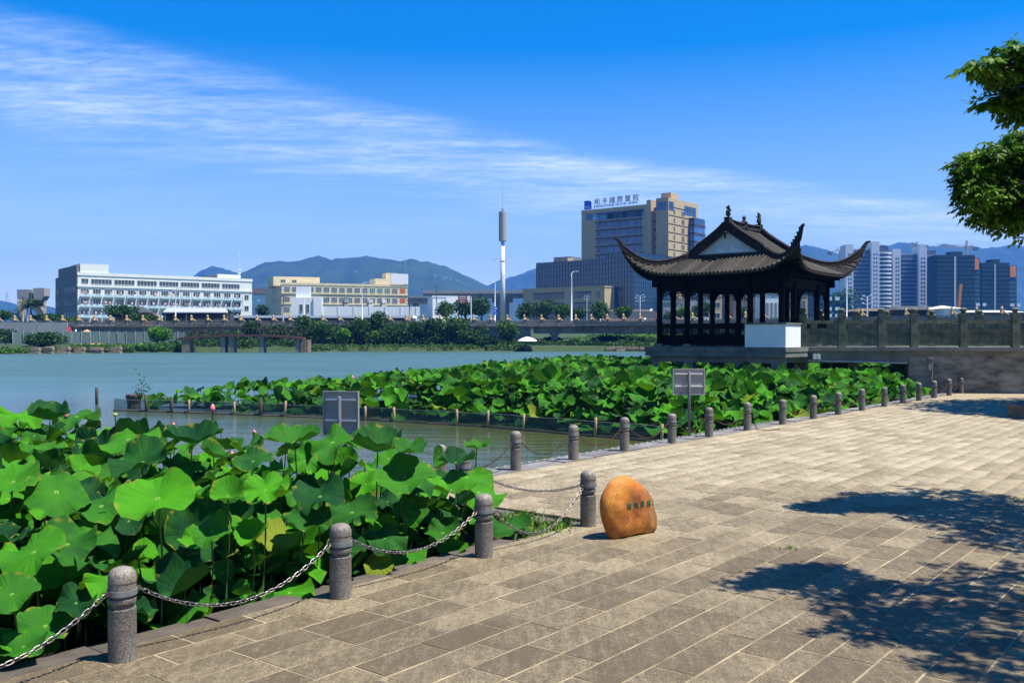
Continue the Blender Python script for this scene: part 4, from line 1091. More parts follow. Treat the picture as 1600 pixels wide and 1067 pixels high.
def pip(x, y, poly):
    c = False; n = len(poly)
    for i in range(n):
        x1, y1 = poly[i][:2]; x2, y2 = poly[(i + 1) % n][:2]
        if (y1 > y) != (y2 > y) and x < (x2 - x1) * (y - y1) / (y2 - y1) + x1: c = not c
    return c
def orient(tilt, az, spin):
    # lean the leaf's normal by tilt towards azimuth az
    return (Matrix.Rotation(az, 3, 'Z') @ Matrix.Rotation(tilt, 3, 'Y') @ Matrix.Rotation(spin, 3, 'Z'))
CAMAZ = math.atan2(-1, 0)
def stalk_for(parent, c, dx=0, dy=0):
    base = Vector((c.x + dx, c.y + dy, WATER - .1)); u_, v_ = uv_of(base.x, base.y)
    if parent is near and v_ < .62: e_ = Vd * (.62 - v_); base.x += e_.x; base.y += e_.y
    if parent is near and u_ > -.55 and v_ < 3.6: e_ = U * (-.55 - u_); base.x += e_.x; base.y += e_.y
    d = c - base
    s = inst('stalk', me_stalk, parent); s.location = base; s.rotation_euler = d.to_track_quat('Z', 'Y').to_euler(); s.scale = (1.3, 1.3, d.length); return s

def uv_of(x, y):
    d = Vector((x, y)) - P4; return d.dot(U), d.dot(Vd)
# --- near patch
M_bedshade = mat('bed_shade_black', (.006, .007, .004), .9, .3, 2, .3, world=True, spec=.1)
def shade_sheet(poly):
    b_ = MB(); b_.prism([tuple(p_) for p_ in poly], WATER - .3, WATER + .012); tag(b_.build('bed_shade', M_bedshade), kind='structure')  # added near-black sheet: paints the deep shade between the lotus stalks
near = tag(empty('lotus_patch', (-4, 10, WATER)), 'near bed of large lotus leaves at lower left behind the front bollards', 'lotus plants', 'beds of lotus')
near.location = (0, 0, 0)
near_poly = [uv(-12, .62), uv(-.62, .55), uv(-.62, 1.9), uv(-1.6, 3.2), uv(-2.3, 4.8), uv(-2.4, 8.2), uv(-2.8, 10.5), uv(-4, 13.5), uv(-14, 13)]
near_poly = [(p.x, p.y) for p in near_poly]
shade_sheet([uv(-11, .47).xy, uv(-.36, .47).xy, uv(-.5, 2.2).xy, uv(-1.8, 3.8).xy, uv(-2.4, 5).xy, uv(-2.5, 8).xy, uv(-3.2, 11).xy, uv(-6, 12).xy])
leaves = []   # (center, R, tilt, az, spin, variant)
def zlim(x, y):
    """top of the canopy of the near bed"""
    u_, v_ = uv_of(x, y)
    t_ = min(1, max(0, (v_ - .3) / 2.6))
    return .36 + .42 * t_ + .22 * min(1, max(0, (v_ - 5.5) / 4.5))
heroes = [(20, 752, 118, .95, 42, -.3, 0), (88, 768, 120, .88, 50, .5, 4), (158, 790, 118, .75, 35, 0, 7), (246, 778, 132, .90, 48, -.1, 0), (222, 722, 112, 1.0, 45, -.4, 1), (356, 775, 66, .85, 55, .1, 8),
          (52, 862, 118, .6, 45, -.2, 2), (105, 850, 108, .58, 40, .3, 5), (18, 928, 92, .45, 50, .3, 0), (118, 942, 78, .33, 45, .1, 5), (170, 905, 110, .42, 25, 0, 9), (290, 918, 104, .45, 30, .2, 10),
          (500, 775, 100, .85, 40, -.5, 5), (632, 745, 112, .88, 40, .1, 0), (712, 722, 74, .92, 15, 0, 3), (730, 745, 92, .78, 25, 0, 4), (590, 705, 104, .98, 12, 0, 8), (640, 705, 70, 1.02, 20, 0, 3),
          (460, 690, 96, 1.02, 20, 0, 6), (520, 690, 104, 1.0, 30, 0, 9), (640, 800, 72, .62, 45, .3, 5), (692, 832, 66, .38, 45, -.2, 1), (798, 824, 72, .12, 30, .1, 5), (592, 880, 62, .10, 40, .3, 2), (452, 925, 92, .08, 35, -.2, 9),
          (480, 815, 84, .75, 35, .3, 1), (395, 720, 70, 1.0, 40, 0, 0), (140, 845, 100, .55, 20, 0, 7), (30, 648, 84, 1.05, 14, 0, 9), (78, 655, 76, 1.03, 16, 0, 8), (120, 650, 90, 1.0, 25, 0, 9), (300, 690, 116, 1.03, 12, 0, 6), (200, 685, 118, .98, 20, 0, 4),
          (330, 830, 84, .62, 40, .3, 5), (395, 840, 64, .60, 55, -.3, 8), (415, 765, 84, .85, 35, 0, 11), (550, 800, 86, .62, 40, 0, 5), (35, 1010, 80, .15, 40, 0, 5), (130, 1032, 74, -.12, 18, 0, 2), (215, 950, 70, .12, 35, .3, 9), (745, 700, 52, .85, 10, 0, 3),
          (655, 760, 60, .72, 30, .3, 7), (600, 840, 80, .35, 35, 0, 9), (540, 860, 70, .35, 40, .2, 1)]
for px, py, wp, z, tl, az, vr in heroes:
    while True:
        D = (EYE - z) * F / (py - 528); c = at(px, py, D); u_, v_ = uv_of(c.x, c.y)
        if (v_ > .42 and (u_ < -.5 or v_ > 3.4)) or z < -.12: break
        z -= .03
    Rr = wp / F * D / 2 * .84
    leaves.append((c, Rr, R(tl) * .66, CAMAZ + az, rng.uniform(0, 6.28), vr))
ok = list(leaves)
tries = 0
while len(ok) < 1300 and tries < 42000:
    tries += 1
    x = rng.uniform(-11.5, .6); y = rng.uniform(4.6, 19)
    if not pip(x, y, near_poly): continue
    if (x / y) * F < -1500: continue
    zt = zlim(x, y); lay_ = rng.random()
    z = zt * (rng.uniform(.80, 1.06) if lay_ < .52 else rng.uniform(.30, .8))
    Rr = rng.choice([rng.uniform(.11, .17), rng.uniform(.15, .23), rng.uniform(.21, .29)])
    c = Vector((x, y, z)); bad = False
    if z > 0 and uv_of(x, y)[1] < .62 + .12 and rng.random() < .6: continue
    for q in ok:
        dz = abs(q[0].z - z); dd = math.hypot(q[0].x - x, q[0].y - y)
        if dz < .22 and dd < (q[1] + Rr) * (.74 if dz < .12 else .5): bad = True; break
    if bad: continue
    ok.append((c, Rr, abs(rng.gauss(0, R(24))) + (R(8)), CAMAZ + rng.gauss(0, 2.0), rng.uniform(0, 6.28), rng.randrange(len(VAR))))
ok.sort(key=lambda q: -q[1] / q[0].length * (1 if q[0].x / q[0].y * F > -830 else .2))
print('near leaves', len(ok))
def joined_leaves(name, lst, parent, geos, mats_):
    Vs = []; Fs = []; Us = []; T = []; off = 0
    for c, Rr, tilt, az, spin, vr in lst:
        V, Fl, Ul = geos[vr]; M3 = np.array(orient(tilt, az, spin)) * Rr
        Vs.append(np.array(V) @ M3.T + np.array(c)); Fs.append(np.array(Fl) + off); Us.append(np.array(Ul)); T += [rng.random()] * len(V); off += len(V)
    V = np.vstack(Vs); Fq = np.vstack(Fs)
    tri = Fq[:, 2] == Fq[:, 3]
    # duplicate-vertex quads become triangles via two meshes joined by hand
    me = bpy.data.meshes.new(name)
    fl = [tuple(f[:3]) if t_ else tuple(f) for f, t_ in zip(Fq.tolist(), tri.tolist())]
    me.from_pydata(V.tolist(), [], fl); me.materials.append(mats_)
    U_ = np.vstack(Us); l = me.uv_layers.new(name='UVMap')
    li = np.empty(len(me.loops), dtype=np.int32); me.loops.foreach_get('vertex_index', li); l.data.foreach_set('uv', U_[li].astype(np.float32).ravel())
    a = me.attributes.new('tint', 'FLOAT', 'POINT'); a.data.foreach_set('value', np.array(T, dtype=np.float32))
    me.polygons.foreach_set('use_smooth', [True] * len(me.polygons)); me.update()
    return tag(inst(name, me, parent), kind='stuff')
for _ in range(330):
    u0, v0 = rng.uniform(-10, -.6), .55 + 2.2 * rng.random() ** 1.5; p_ = uv(u0, v0)
    if p_.x / max(p_.y, .1) * F > -1500 and p_.y > 4.6: ok.append((Vector((p_.x, p_.y, rng.uniform(-.16, .12))), rng.uniform(.09, .2), abs(rng.gauss(0, R(22))), rng.uniform(0, 6.28), rng.uniform(0, 6.28), rng.randrange(len(VAR))))
for i, (c, Rr, tilt, az, spin, vr) in enumerate(ok[:300]):
    me = hi[vr] if i < 150 else mid_l[vr]
    o = inst('leaf', me, near, c, orient(tilt, az, spin).to_euler(), (Rr, Rr, Rr))
    if c.z > 0: stalk_for(near, c + Vector((0, 0, -.02 * Rr)), rng.gauss(0, .05), rng.gauss(0, .05))
sb = MB()
for c, Rr, *_ in ok[300:]:
    if c.z < .13: continue
    sb.tube([(c.x + rng.gauss(0, .06), c.y + rng.gauss(0, .06), WATER - .1), tuple(c - Vector((0, 0, .01)))], .007, 4, cap=False)
tag(sb.build('stalk_mass', M_stalk, near), kind='stuff')
# filler leaves deep in the bed
deep = []
for _ in range(1300):
    x = rng.uniform(-11.5, .6); y = rng.uniform(4.6, 19)
    if not pip(x, y, near_poly) or (x / y) * F < -1500: continue
    deep.append((Vector((x, y, rng.uniform(-.14, zlim(x, y) * .5))), rng.uniform(.12, .26), abs(rng.gauss(0, R(26))), rng.uniform(0, 6.28), rng.uniform(0, 6.28), rng.randrange(len(VAR))))
joined_leaves('leaf_undergrowth', ok[300:] + deep, near, lowg, M_leaf)

# --- far patch
FEN = [at(178, 641, 30.1).xy, Vector((-8.6, 28.6)), Vector((-4.5, 26.8)), Vector((-.6, 24.4)), Vector((3.3, 20.9))]
far_poly = [(-12.4, 31.2), (-8.4, 29.4), (-4.3, 27.6), (-.4, 25.2), (3.2, 21.6)]
k0 = uv(2, V_BACK + .55); 
far_poly += [tuple(uv(u_, V_BACK + .6).xy) for u_ in (8.6, 12, 18, 24, 30)] + [(17.5, 41.5), (27, 46), (22, 52), (14, 52), (8, 58), (3.7, 57), (0, 47), (-2.8, 39), (-5.5, 34), (-9, 32.2)]
far_patch = tag(empty('lotus_patch', (0, 0, 0)), 'wide far bed of lotus from the net fence to the pavilion', 'lotus plants', 'beds of lotus')
def zfar(x, y):
    return np.interp(x, [-12, -9, -5, -2, 3, 10, 20], [.36, .46, .62, .80, .86, .78, .72])
fp = np.array(far_poly)
def edge_dist(x, y, poly, i0, i1):
    best = 9
    for i in range(i0, i1):
        a = Vector(poly[i]); b_ = Vector(poly[i + 1]); p = Vector((x, y)); t_ = max(0, min(1, (p - a).dot(b_ - a) / (b_ - a).length_squared)); best = min(best, (p - a - (b_ - a) * t_).length)
    return best
shade_sheet([Vector(p_) + (Vector((10, 44)) - Vector(p_)) * .03 for p_ in far_poly])
fl_ = []; grid_h = {}
tries = 0
PAVC = Vector((9.55, 39.0))
while len(fl_) < 5200 and tries < 90000:
    tries += 1
    y = 21 + 36 * rng.random() ** 1.25; x = rng.uniform(-12.4, 24)
    if not pip(x, y, far_poly): continue
    if x / y * F > 850: continue
    zt = float(zfar(x, y)); ed = edge_dist(x, y, far_poly, 0, 9)
    t_ = min(1, ed / 1.3); lay_ = rng.random()
    z = (-.12 + (zt + .12) * (t_ ** .7)) * 1.0
    z = z * rng.uniform(.86, 1.05) + rng.uniform(-.05, .06) if lay_ < .62 else rng.uniform(-.1, max(z, 0.0) + .05)
    dpv = Vector((x, y)) - PAVC
    la = abs(dpv.dot(Vector((.79, -.61)))); lb = abs(dpv.dot(Vector((.61, .79))))
    if la < 3.0 and lb < 3.0: z = min(z, .5)
    Rr = rng.uniform(.15, .31)
    key = (int(x / .35), int(y / .35), int((z + 1) / .22))
    if key in grid_h: continue
    grid_h[key] = 1
    fl_.append((Vector((x, y, z)), Rr, abs(rng.gauss(0, R(20))) + R(10), CAMAZ + rng.gauss(0, 1.3), rng.uniform(0, 6.28), rng.randrange(len(VAR))))
fl_.sort(key=lambda q: -q[1] / q[0].length * (1 if q[0].z > .1 else .6))
print('far leaves', len(fl_))
for c, Rr, tilt, az, spin, vr in fl_[:300]:
    inst('leaf', mid_l[vr], far_patch, c, orient(tilt, az, spin).to_euler(), (Rr, Rr, Rr))
joined_leaves('leaf_mass', fl_[300:], far_patch, lowg, M_leaf)
sb = MB()
for c, Rr, *_ in fl_:
    if c.z > .05 and c.y < 34: sb.tube([(c.x, c.y, WATER - .05), tuple(c)], .008, 3, cap=False)
tag(sb.build('stalk_mass', M_stalk, far_patch), kind='stuff')

# --- buds, each on its own long stem
M_pink = mat('lotus_petal_pink', (.62, .10, .14), .5, 0.0, 6, col2=(.80, .30, .30)); M_pod = mat('young_seed_pod', (.55, .55, .08), .6, .2, 6)
def petal_geo(h, r_, a0, wd):
    vs = []; fs = []; n = 7; m_ = 5
    for i in range(n):
        q = i / (n - 1); rad = r_ * (math.sin(math.pi * min(1, q ** .75 * .93 + .05)) ** .8)
        for k in range(m_):
            a = a0 + (k / (m_ - 1) - .5) * wd * (1 - q ** 3 * .6); vs.append((rad * math.cos(a), rad * math.sin(a), q * h))
    for i in range(n - 1):
        for k in range(m_ - 1):
            a = i * m_ + k; fs.append((a, a + 1, a + m_ + 1, a + m_))
    return vs, fs
mb = MB()
me_pet = []
for s_ in (1.0, .93):
    vs, fs = petal_geo(.105, .034 * s_, 0, 1.9); b_ = MB(); b_.add(vs, fs); me_pet.append(b_.mesh('petal', M_pink, True))
def bud(px, py, D, label, sc=1.0, lean=0.0):
    c = at(px, py, D); o = empty('lotus_bud', (c.x, c.y, c.z - .05 * sc), rng.uniform(0, 6)); tag(o, label, 'lotus bud', 'pink lotus buds standing above the leaves')
    for k in range(6): inst('petal', me_pet[k % 2], o, (0, 0, 0), (0, 0, k * math.pi / 3 * (1.02)), (sc, sc, sc))
    s = MB(); h = c.z - .05 * sc - WATER; s.tube([(0, 0, 0), (.01, 0, -h * .4), (.05 * lean, .02, -h)], .007 * sc, 6); s.build('stem', M_stalk, o, True)
bud(332, 637, 12.2, 'pink lotus bud on a tall bare stem against the water', 1.0)
bud(103, 648, 13.2, 'red pink lotus bud at left among leaves before the open lake', .95)
bud(362, 711, 10.6, 'bright pink lotus bud low among the middle leaves', .9)
bud(271, 664, 12.6, 'small pink lotus bud at the waterline left of the tall one', .7)
bud(397, 676, 12.0, 'small pink lotus bud right of the tall bare stemmed one', .75)
bud(345, 673, 12.4, 'tiny faded pink bud just below the tall bare stemmed one', .6)
bud(551, 590, 31, 'pink lotus bud above the far bed behind the left signboard', 1.4)
bud(724, 595, 31, 'pink lotus bud in the far bed below the mobile mast', 1.2)
bud(1011, 597, 30, 'pink lotus bud left of the right signboard', 1.5)
bud(1159, 584, 33, 'pink lotus bud in front of the pavilion platform, right of the signboard', 1.3)
bud(1213, 578, 35, 'whitish pink lotus bud below the white wall of the pavilion', 1.3)
o = tag(empty('seed_pod', at(180, 648, 13.4)), 'small yellow lotus seed pod on a stem against the lake at left', 'seed pod')
b_ = MB(); b_.lathe([(.004, -.035), (.02, -.02), (.033, .01), (.03, .02), (.004, .022)], 10); b_.build('pod', M_pod, o, True)
b_ = MB(); b_.tube([(0, 0, -.03), (.01, 0, -.5), (0, .02, -1.2)], .007, 6); b_.build('stem', M_stalk, o, True)

# ------------------------------------------------------------------ net fence in the water
def net_mat():
    m = bpy.data.materials.new('green_net'); m.use_nodes = True; t = m.node_tree; b = t.nodes['Principled BSDF']
    b.inputs['Base Color'].default_value = (.03, .075, .055, 1); b.inputs['Roughness'].default_value = .8
    c = t.nodes.new('ShaderNodeTexCoord'); n = t.nodes.new('ShaderNodeTexNoise'); n.inputs['Scale'].default_value = 1.2; n.inputs['Detail'].default_value = 4; t.links.new(c.outputs['Object'], n.inputs['Vector'])
    r = t.nodes.new('ShaderNodeMapRange'); r.inputs['To Min'].default_value = .35; r.inputs['To Max'].default_value = .8; t.links.new(n.outputs[0], r.inputs[0]); t.links.new(r.outputs[0], b.inputs['Alpha'])
    return m
M_net = net_mat(); M_bam = mat('bamboo_post', (.26, .17, .08), .7, .0, 5, .2, col2=(.50, .38, .20)); M_dkp = mat('wet_wood_post', (.06, .045, .035), .8, .3, 5, .2); M_line = mat('net_head_rope', (.30, .30, .22), .8)
fe = tag(empty('net_fence', (0, 0, 0)), 'low green net fence on bamboo posts in the water before the far lotus bed', 'fence')
pts = [Vector((p.x, p.y, 0)) for p in FEN]
def along(pts, s):
    for i in range(len(pts) - 1):
        l_ = (pts[i + 1] - pts[i]).length
        if s <= l_ or i == len(pts) - 2: return pts[i].lerp(pts[i + 1], s / l_)
        s -= l_
tot = sum((pts[i + 1] - pts[i]).length for i in range(len(pts) - 1))
V = []; Q = []; n = 70
for i in range(n + 1):
    p = along(pts, tot * i / n); wob_ = .03 * math.sin(i * 1.1)
    top = .17 - .025 * abs(math.sin(i * .42))
    V += [(p.x + wob_, p.y, WATER - .1), (p.x + wob_ * .5, p.y, top - .2), (p.x, p.y, top)]
for i in range(n):
    for k in range(2): a = i * 3 + k; Q.append((a, a + 3, a + 4, a + 1))
inst('net', np_mesh('net', np.array(V), np.array(Q), M_net), fe)
b_ = MB(); b_.tube([(V[i * 3 + 2]) for i in range(n + 1)], .008, 4); b_.build('head_rope', M_line, fe)
b_ = MB(); b_.tube([(V[i * 3][0], V[i * 3][1] - .03, WATER + .01) for i in range(0, n + 1, 2)], .035, 6); b_.build('foot_boom', M_dkp, fe)
b_ = MB(); b_.lathe([(.032, -.3), (.035, .24), (.030, .245)], 9); me_post = b_.mesh('post', M_bam, True)
b_ = MB(); b_.lathe([(.045, -.3), (.05, .28), (.04, .285)], 9); me_postd = b_.mesh('post', M_dkp, True)
for k, px in enumerate((229, 270, 296, 367, 407, 446, 572, 616, 713, 762, 819, 930, 1034)):
    best = min((along(pts, tot * i / 400) for i in range(401)), key=lambda p: abs(800 + p.x / p.y * F - px))
    dark = px < 290 or px == 407
    inst('post', me_postd if dark else me_post, fe, (best.x, best.y - .05, rng.uniform(-.06, .02)), (rng.gauss(0, .03), rng.gauss(0, .03), 0), (1, 1, 1.15 if dark else 1))
o = tag(inst('mooring_post', me_postd, None, at(151, 622, 33)), 'lone dark post standing in open water left of the net fence', 'post'); o.location.z = .0; o.scale = (1.1, 1.1, 1.3)
# old stump with a young shrub at the fence end
st_ = tag(empty('tree_stump', (at(209, 632, 31)[0], 31, WATER)), 'black stump in the water with a small leafy shrub growing from it', 'stump')
b_ = MB(); b_.lathe([(.22, -.2), (.20, .15), (.26, .42), (.24, .46), (.1, .40)], 12); b_.build('stump', M_dkp, st_)
V = []; Q = []; T = []
for i in range(110):
    q = Vector((.25 + rng.gauss(0, .13), rng.gauss(0, .12), .35 + abs(rng.gauss(.2, .25)))); d = Vector((rng.gauss(0, 1), rng.gauss(0, 1), rng.gauss(0, .5))).normalized() * .05; e = d.cross(Vector((rng.random(), rng.random(), 1))).normalized() * .028; b0 = len(V)
    V += [q - d, q + e, q + d, q - e]; Q.append((b0, b0 + 1, b0 + 2, b0 + 3)); T += [rng.uniform(-.2, .3)] * 4
M_fol1 = foliage('dark_foliage', (.010, .04, .005), (.075, .165, .015), .3)
inst('crown', np_mesh('crown', np.array([tuple(v_) for v_ in V]), np.array(Q), M_fol1, col=np.array(T)), st_)
# ------------------------------------------------------------------ stone footbridge right of the pavilion with stained wall
M_rail = mat('green_grey_stone', (.045, .06, .04), .9, 0, 3, .4, col2=(.15, .165, .12), rnd=.15)
M_stain = mat('stained_wall', (.025, .023, .020), .95, 0, 2.2, .8, col2=(.31, .29, .255), det=12, stretch=(.5, .5, 1.3))
fb = tag(empty('footbridge', (0, 0, 0)), 'grey green stone footbridge with panelled railing leading to the pavilion', 'footbridge')
Da, Db = 36.9, 35.6
def fbp(px): # on the line of the front railing
    xa, xb = (1254 - 800) / F * Da, (1640 - 800) / F * Db; k = (px - 800) / F
    t_ = (k * Da - xa) / ((xb - xa) - k * (Db - Da)); return Vector((xa + (xb - xa) * t_, Da + (Db - Da) * t_, 0)), t_
postpx = [1254, 1315, 1377, 1428, 1505, 1586, 1668, 1750]
P = [fbp(px)[0] for px in postpx]; dirf = (P[-1] - P[0]).normalized(); angf = math.atan2(dirf.y, dirf.x)
ZB = 1.76
def post_mesh():
    b = MB(); b.b2(-.13, .13, -.13, .13, 0, 1.22); b.b2(-.15, .15, -.15, .15, 1.221, 1.27); b.lathe([(.10, 1.271), (.08, 1.31), (.13, 1.36), (.14, 1.43), (.09, 1.48), (.02, 1.50)], 10); return b.mesh('railing_post', M_rail)
me_p = post_mesh()
nrm = Vector((-dirf.y, dirf.x, 0))
def railing(P, par, panels=True, sc=1.0):
    for i, p_ in enumerate(P):
        inst('railing_post', me_p, par, (p_.x, p_.y, ZB), (0, 0, angf), (sc, sc, sc))
        if i + 1 < len(P):
            q = P[i + 1]; L_ = (q - p_).length - .26 * sc; c = p_ + (q - p_).normalized() * .13 * sc
            b = MB()
            b.b2(0, L_, -.09, .09, .90 * sc, 1.02 * sc); b.build('handrail', M_rail, par, loc=(c.x, c.y, ZB), rz=angf)
            b = MB(); b.b2(0, L_, -.05, .05, .06, .72 * sc); e = .10
            b.b2(0, L_, -.075, -.051, .062, .12); b.b2(0, L_, -.075, -.051, .64 * sc, .70 * sc); b.b2(0, e, -.073, -.051, .121, .639 * sc); b.b2(L_ - e, L_, -.073, -.051, .121, .639 * sc)
            # carved waves in the panel
            for r_ in range(5):
                z0 = .16 + r_ * .085
                pts_ = [(e + .04 + (L_ - 2 * e - .08) * k / 14, -.052, z0 + .03 * math.sin(k * 1.3 + r_ * 1.7)) for k in range(15)]
                b.tube(pts_, .014, 4, cap=False)
            b.build('panel', M_rail, par, loc=(c.x, c.y, ZB), rz=angf)
            b = MB(); 
            pass
            for f_ in (.25, .75): b = MB(); b.b2(L_ * f_ - .12, L_ * f_ + .12, -.05, .05, .721 * sc, .899 * sc); b.build('baluster_block', M_rail, par, loc=(c.x, c.y, ZB), rz=angf)
railing(P, fb)
P2 = [p_ + nrm * 3.0 - dirf * .3 for p_ in P]
railing(P2, fb)
X0 = 0; L_ = (P[-1] - P[0]).length
def fbox(name, s0, s1, n0, n1, z0, z1, m):
    b = MB(); b.b2(s0, s1, n0, n1, z0, z1); return b.build(name, m, fb, loc=(P[0].x, P[0].y, 0), rz=angf)
fbox('deck', -.9, L_, -.22, 3.2, ZB - .16, ZB - .002, M_stone)
wall_s = (fbp(1420)[0] - P[0]).length
fbox('deck_beam', -.5, wall_s - .02, -.08, .3, ZB - .62, ZB - .165, M_concd)
fbox('deck_beam', -.5, wall_s - .02, 2.7, 3.0, ZB - .62, ZB - .165, M_concd)
fbox('pier', 1.8, 2.2, .5, 2.6, -1.2, ZB - .17, M_concd)
b = MB(); b.tube([(.2, -.14, 1.22), (wall_s - .1, -.14, 1.14)], .03, 8); b.build('water_pipe', M_metal, fb, loc=(P[0].x, P[0].y, 0), rz=angf)
# two floodlight boxes under the deck edge
for k, px in enumerate((1269, 1275.5)):
    p_ = fbp(px)[0]; o = tag(inst('floodlight', None, None, (p_.x, p_.y - .25, 1.35), (0, 0, angf)), None)
    bpy.data.objects.remove(o)
    o = tag(empty('floodlight', (p_.x, p_.y - .3, 1.28), angf), ('left' if k == 0 else 'right') + ' one of two small white floodlight boxes under the footbridge deck', 'floodlight')
    b = MB(); b.b2(-.065, .065, -.05, .05, 0, .20); b.build('housing', M_pale, o); b = MB(); b.b2(-.02, .02, .05, .12, .06, .24); b.build('bracket', M_sgp, o)
wl = tag(empty('stained_wall', (P[0].x, P[0].y, 0), angf), 'tall grey retaining wall with dark stains at the end of the promenade', 'wall')
b = MB(); b.b2(wall_s, L_ + 2, .02, 2.9, -1.25, ZB - .165); b.build('wall_body', M_stain, wl)
b = MB(); b.b2(wall_s - .02, L_ + 2, -.03, .018, ZB - .30, ZB - .166); b.build('coping', M_concd, wl)

# ------------------------------------------------------------------ trees and shrubs
M_fol2 = foliage('mid_foliage', (.018, .06, .006), (.12, .24, .02), .3)
M_fol3 = foliage('bright_foliage', (.05, .16, .008), (.17, .36, .02), .35)
M_fol4 = foliage('palm_foliage', (.02, .05, .012), (.09, .14, .03), .25)
M_bark = mat('bark', (.07, .05, .035), .9, .3, 5, .4)
def clump_quads(clumps, n, leaf, rs, flat=.55, aspect=.55, droop=0.0):
    """clumps: (cx,cy,cz,rx,ry,rz); leaves sit mostly in the outer shell of each clump"""
    C = np.array(clumps, float); vol = C[:, 3] * C[:, 4] * C[:, 5]; pr = vol ** .75; pr /= pr.sum()
    k = rs.choice(len(C), n, p=pr); d = rs.normal(size=(n, 3)); d /= np.linalg.norm(d, axis=1)[:, None]
    r_ = rs.uniform(.45, 1.08, n) ** .6 * (1 + .12 * np.sin(d[:, 0] * 7 + k) * np.cos(d[:, 1] * 6 + 2 * k))
    P_ = C[k, :3] + d * C[k, 3:] * r_[:, None]
    a = rs.normal(size=(n, 3)); a[:, 2] = a[:, 2] * flat - droop; a /= np.linalg.norm(a, axis=1)[:, None]
    b = np.cross(a, rs.normal(size=(n, 3))); b /= np.linalg.norm(b, axis=1)[:, None]
    s = leaf * rs.uniform(.6, 1.3, n)[:, None]; a = a * s; b = b * s * aspect
    V = np.stack([P_ - a, P_ - b * .9 + a * .1, P_ + a, P_ + b * .9 + a * .1], 1).reshape(-1, 3); Q = np.arange(n * 4).reshape(n, 4)
    T = np.repeat(rs.uniform(-.12, .3, n) + .12 * np.sin(k * 3.1), 4); return V, Q, T
def tree(name, label, x, y, z, h, w_, mats_, seed, group=None, n=900, cat='tree', trunk=None, leaf=.32, nclump=7, squat=1.0, lean=0):
    rs = np.random.RandomState(seed); o = empty(name, (x, y, z)); tag(o, label, cat, group)
    th = trunk if trunk is not None else h * .35
    cl = []
    for i in range(nclump):
        a = rs.uniform(0, 6.28); q = rs.uniform(0, .62) if i else 0; hh = th + (h - th) * (.35 + .5 * rs.rand()) if i else th + (h - th) * .62
        rr = w_ / 2 * rs.uniform(.38, .62) if i else w_ / 2 * .62
        cl.append((math.cos(a) * q * w_ / 2 + lean * hh, math.sin(a) * q * w_ / 2, hh, rr, rr, min(rr * .8, (h - th) * .42) * squat))
    V, Q, T = clump_quads(cl, n, leaf, rs); V[:, 2] = np.maximum(V[:, 2], .05)
    inst('crown', np_mesh('crown', V, Q, mats_, col=T), o)
    b = MB(); b.tube([(0, 0, -.5), (.03 * h, 0, th * .6), (0, .02 * h, th + (h - th) * .4)], [h * .03 + .03, h * .024 + .02, h * .01], 7)
    for c in cl[1:5]: b.tube([(0, 0, th * .7), (c[0] * .5, c[1] * .5, (th + c[2]) / 2), (c[0], c[1], c[2])], [h * .014 + .01, h * .009, .01], 5)
    b.build('trunk', M_bark, o, True); return o
def at_ground(px, y): return (px - 800) / F * y

# ------------------------------------------------------------------ road bridge
M_gold = mat('ochre_lion_stone', (.30, .19, .08), .85, 0, 4, .3, col2=(.52, .36, .17)); M_rb = mat('weathered_balustrade', (.10, .085, .065), .95, 0, .9, .3, col2=(.34, .29, .215)); M_gird = mat('bridge_girder_concrete', (.09, .085, .07), .9, 0, .5, .2, col2=(.24, .22, .18), stretch=(1, 1, .3))
rb = tag(empty('road_bridge', (0, 0, 0)), 'long concrete road bridge with ochre stone lion posts across the picture', 'bridge')
RZ = 4.55
b = MB(); b.b2(-.19, .19, -.19, .19, 0, .95); me_rp = b.mesh('railing_post', M_rb)
b = MB(); b.b2(-.24, .24, -.22, .22, 0, .12); b.tube([(.0, 0, .1), (-.02, 0, .4), (-.05, 0, .66)], [.22, .19, .13], 8); b.tube([(-.05, 0, .62), (-.08, 0, .80), (-.10, 0, .92)], [.16, .18, .08], 8)
b.tube([(.12, 0, .3), (.34, 0, .12), (.55, 0, -.02), (.8, 0, -.12)], [.14, .10, .09, .04], 6); b.box((-.16, 0, .2), (.14, .3, .3)); me_lion = b.mesh('lion_finial', M_gold, True)
b = MB(); b.b2(0, 1, -.07, .07, .08, .62); b.b2(0, 1, -.10, .10, .70, .82)
for f_ in (.2, .5, .8): b.b2(f_ - .03, f_ + .03, -.06, .06, .621, .699)
b.b2(.06, .94, -.09, -.071, .16, .54); me_pan = b.mesh('rail_panel', M_rb)
line = [Vector((x, y, 0)) for x, y in ROAD[1:5]]
def seglen(a, b_): return (b_ - a).length
for i in range(3):
    a, b_ = line[i], line[i + 1]; d = (b_ - a).normalized(); ang = math.atan2(d.y, d.x); Ls = seglen(a, b_)
    n = round(Ls / 3.25); st = Ls / n
    for k in range(n + (i == 2)):
        p_ = a + d * st * k; px = 800 + p_.x / p_.y * F
        if px < -60 or px > 1680: continue
        rp_o = inst('railing_post', me_rp, rb, (p_.x, p_.y, RZ), (0, 0, ang)); inst('lion_finial', me_lion, rp_o, (0, 0, .951), (0, 0, 0), (1.15, 1.15, 1.15))
        if k < n: q = p_ + d * .19; inst('rail_panel', me_pan, rb, (q.x, q.y, RZ), (0, 0, ang), (st - .38, 1, 1))
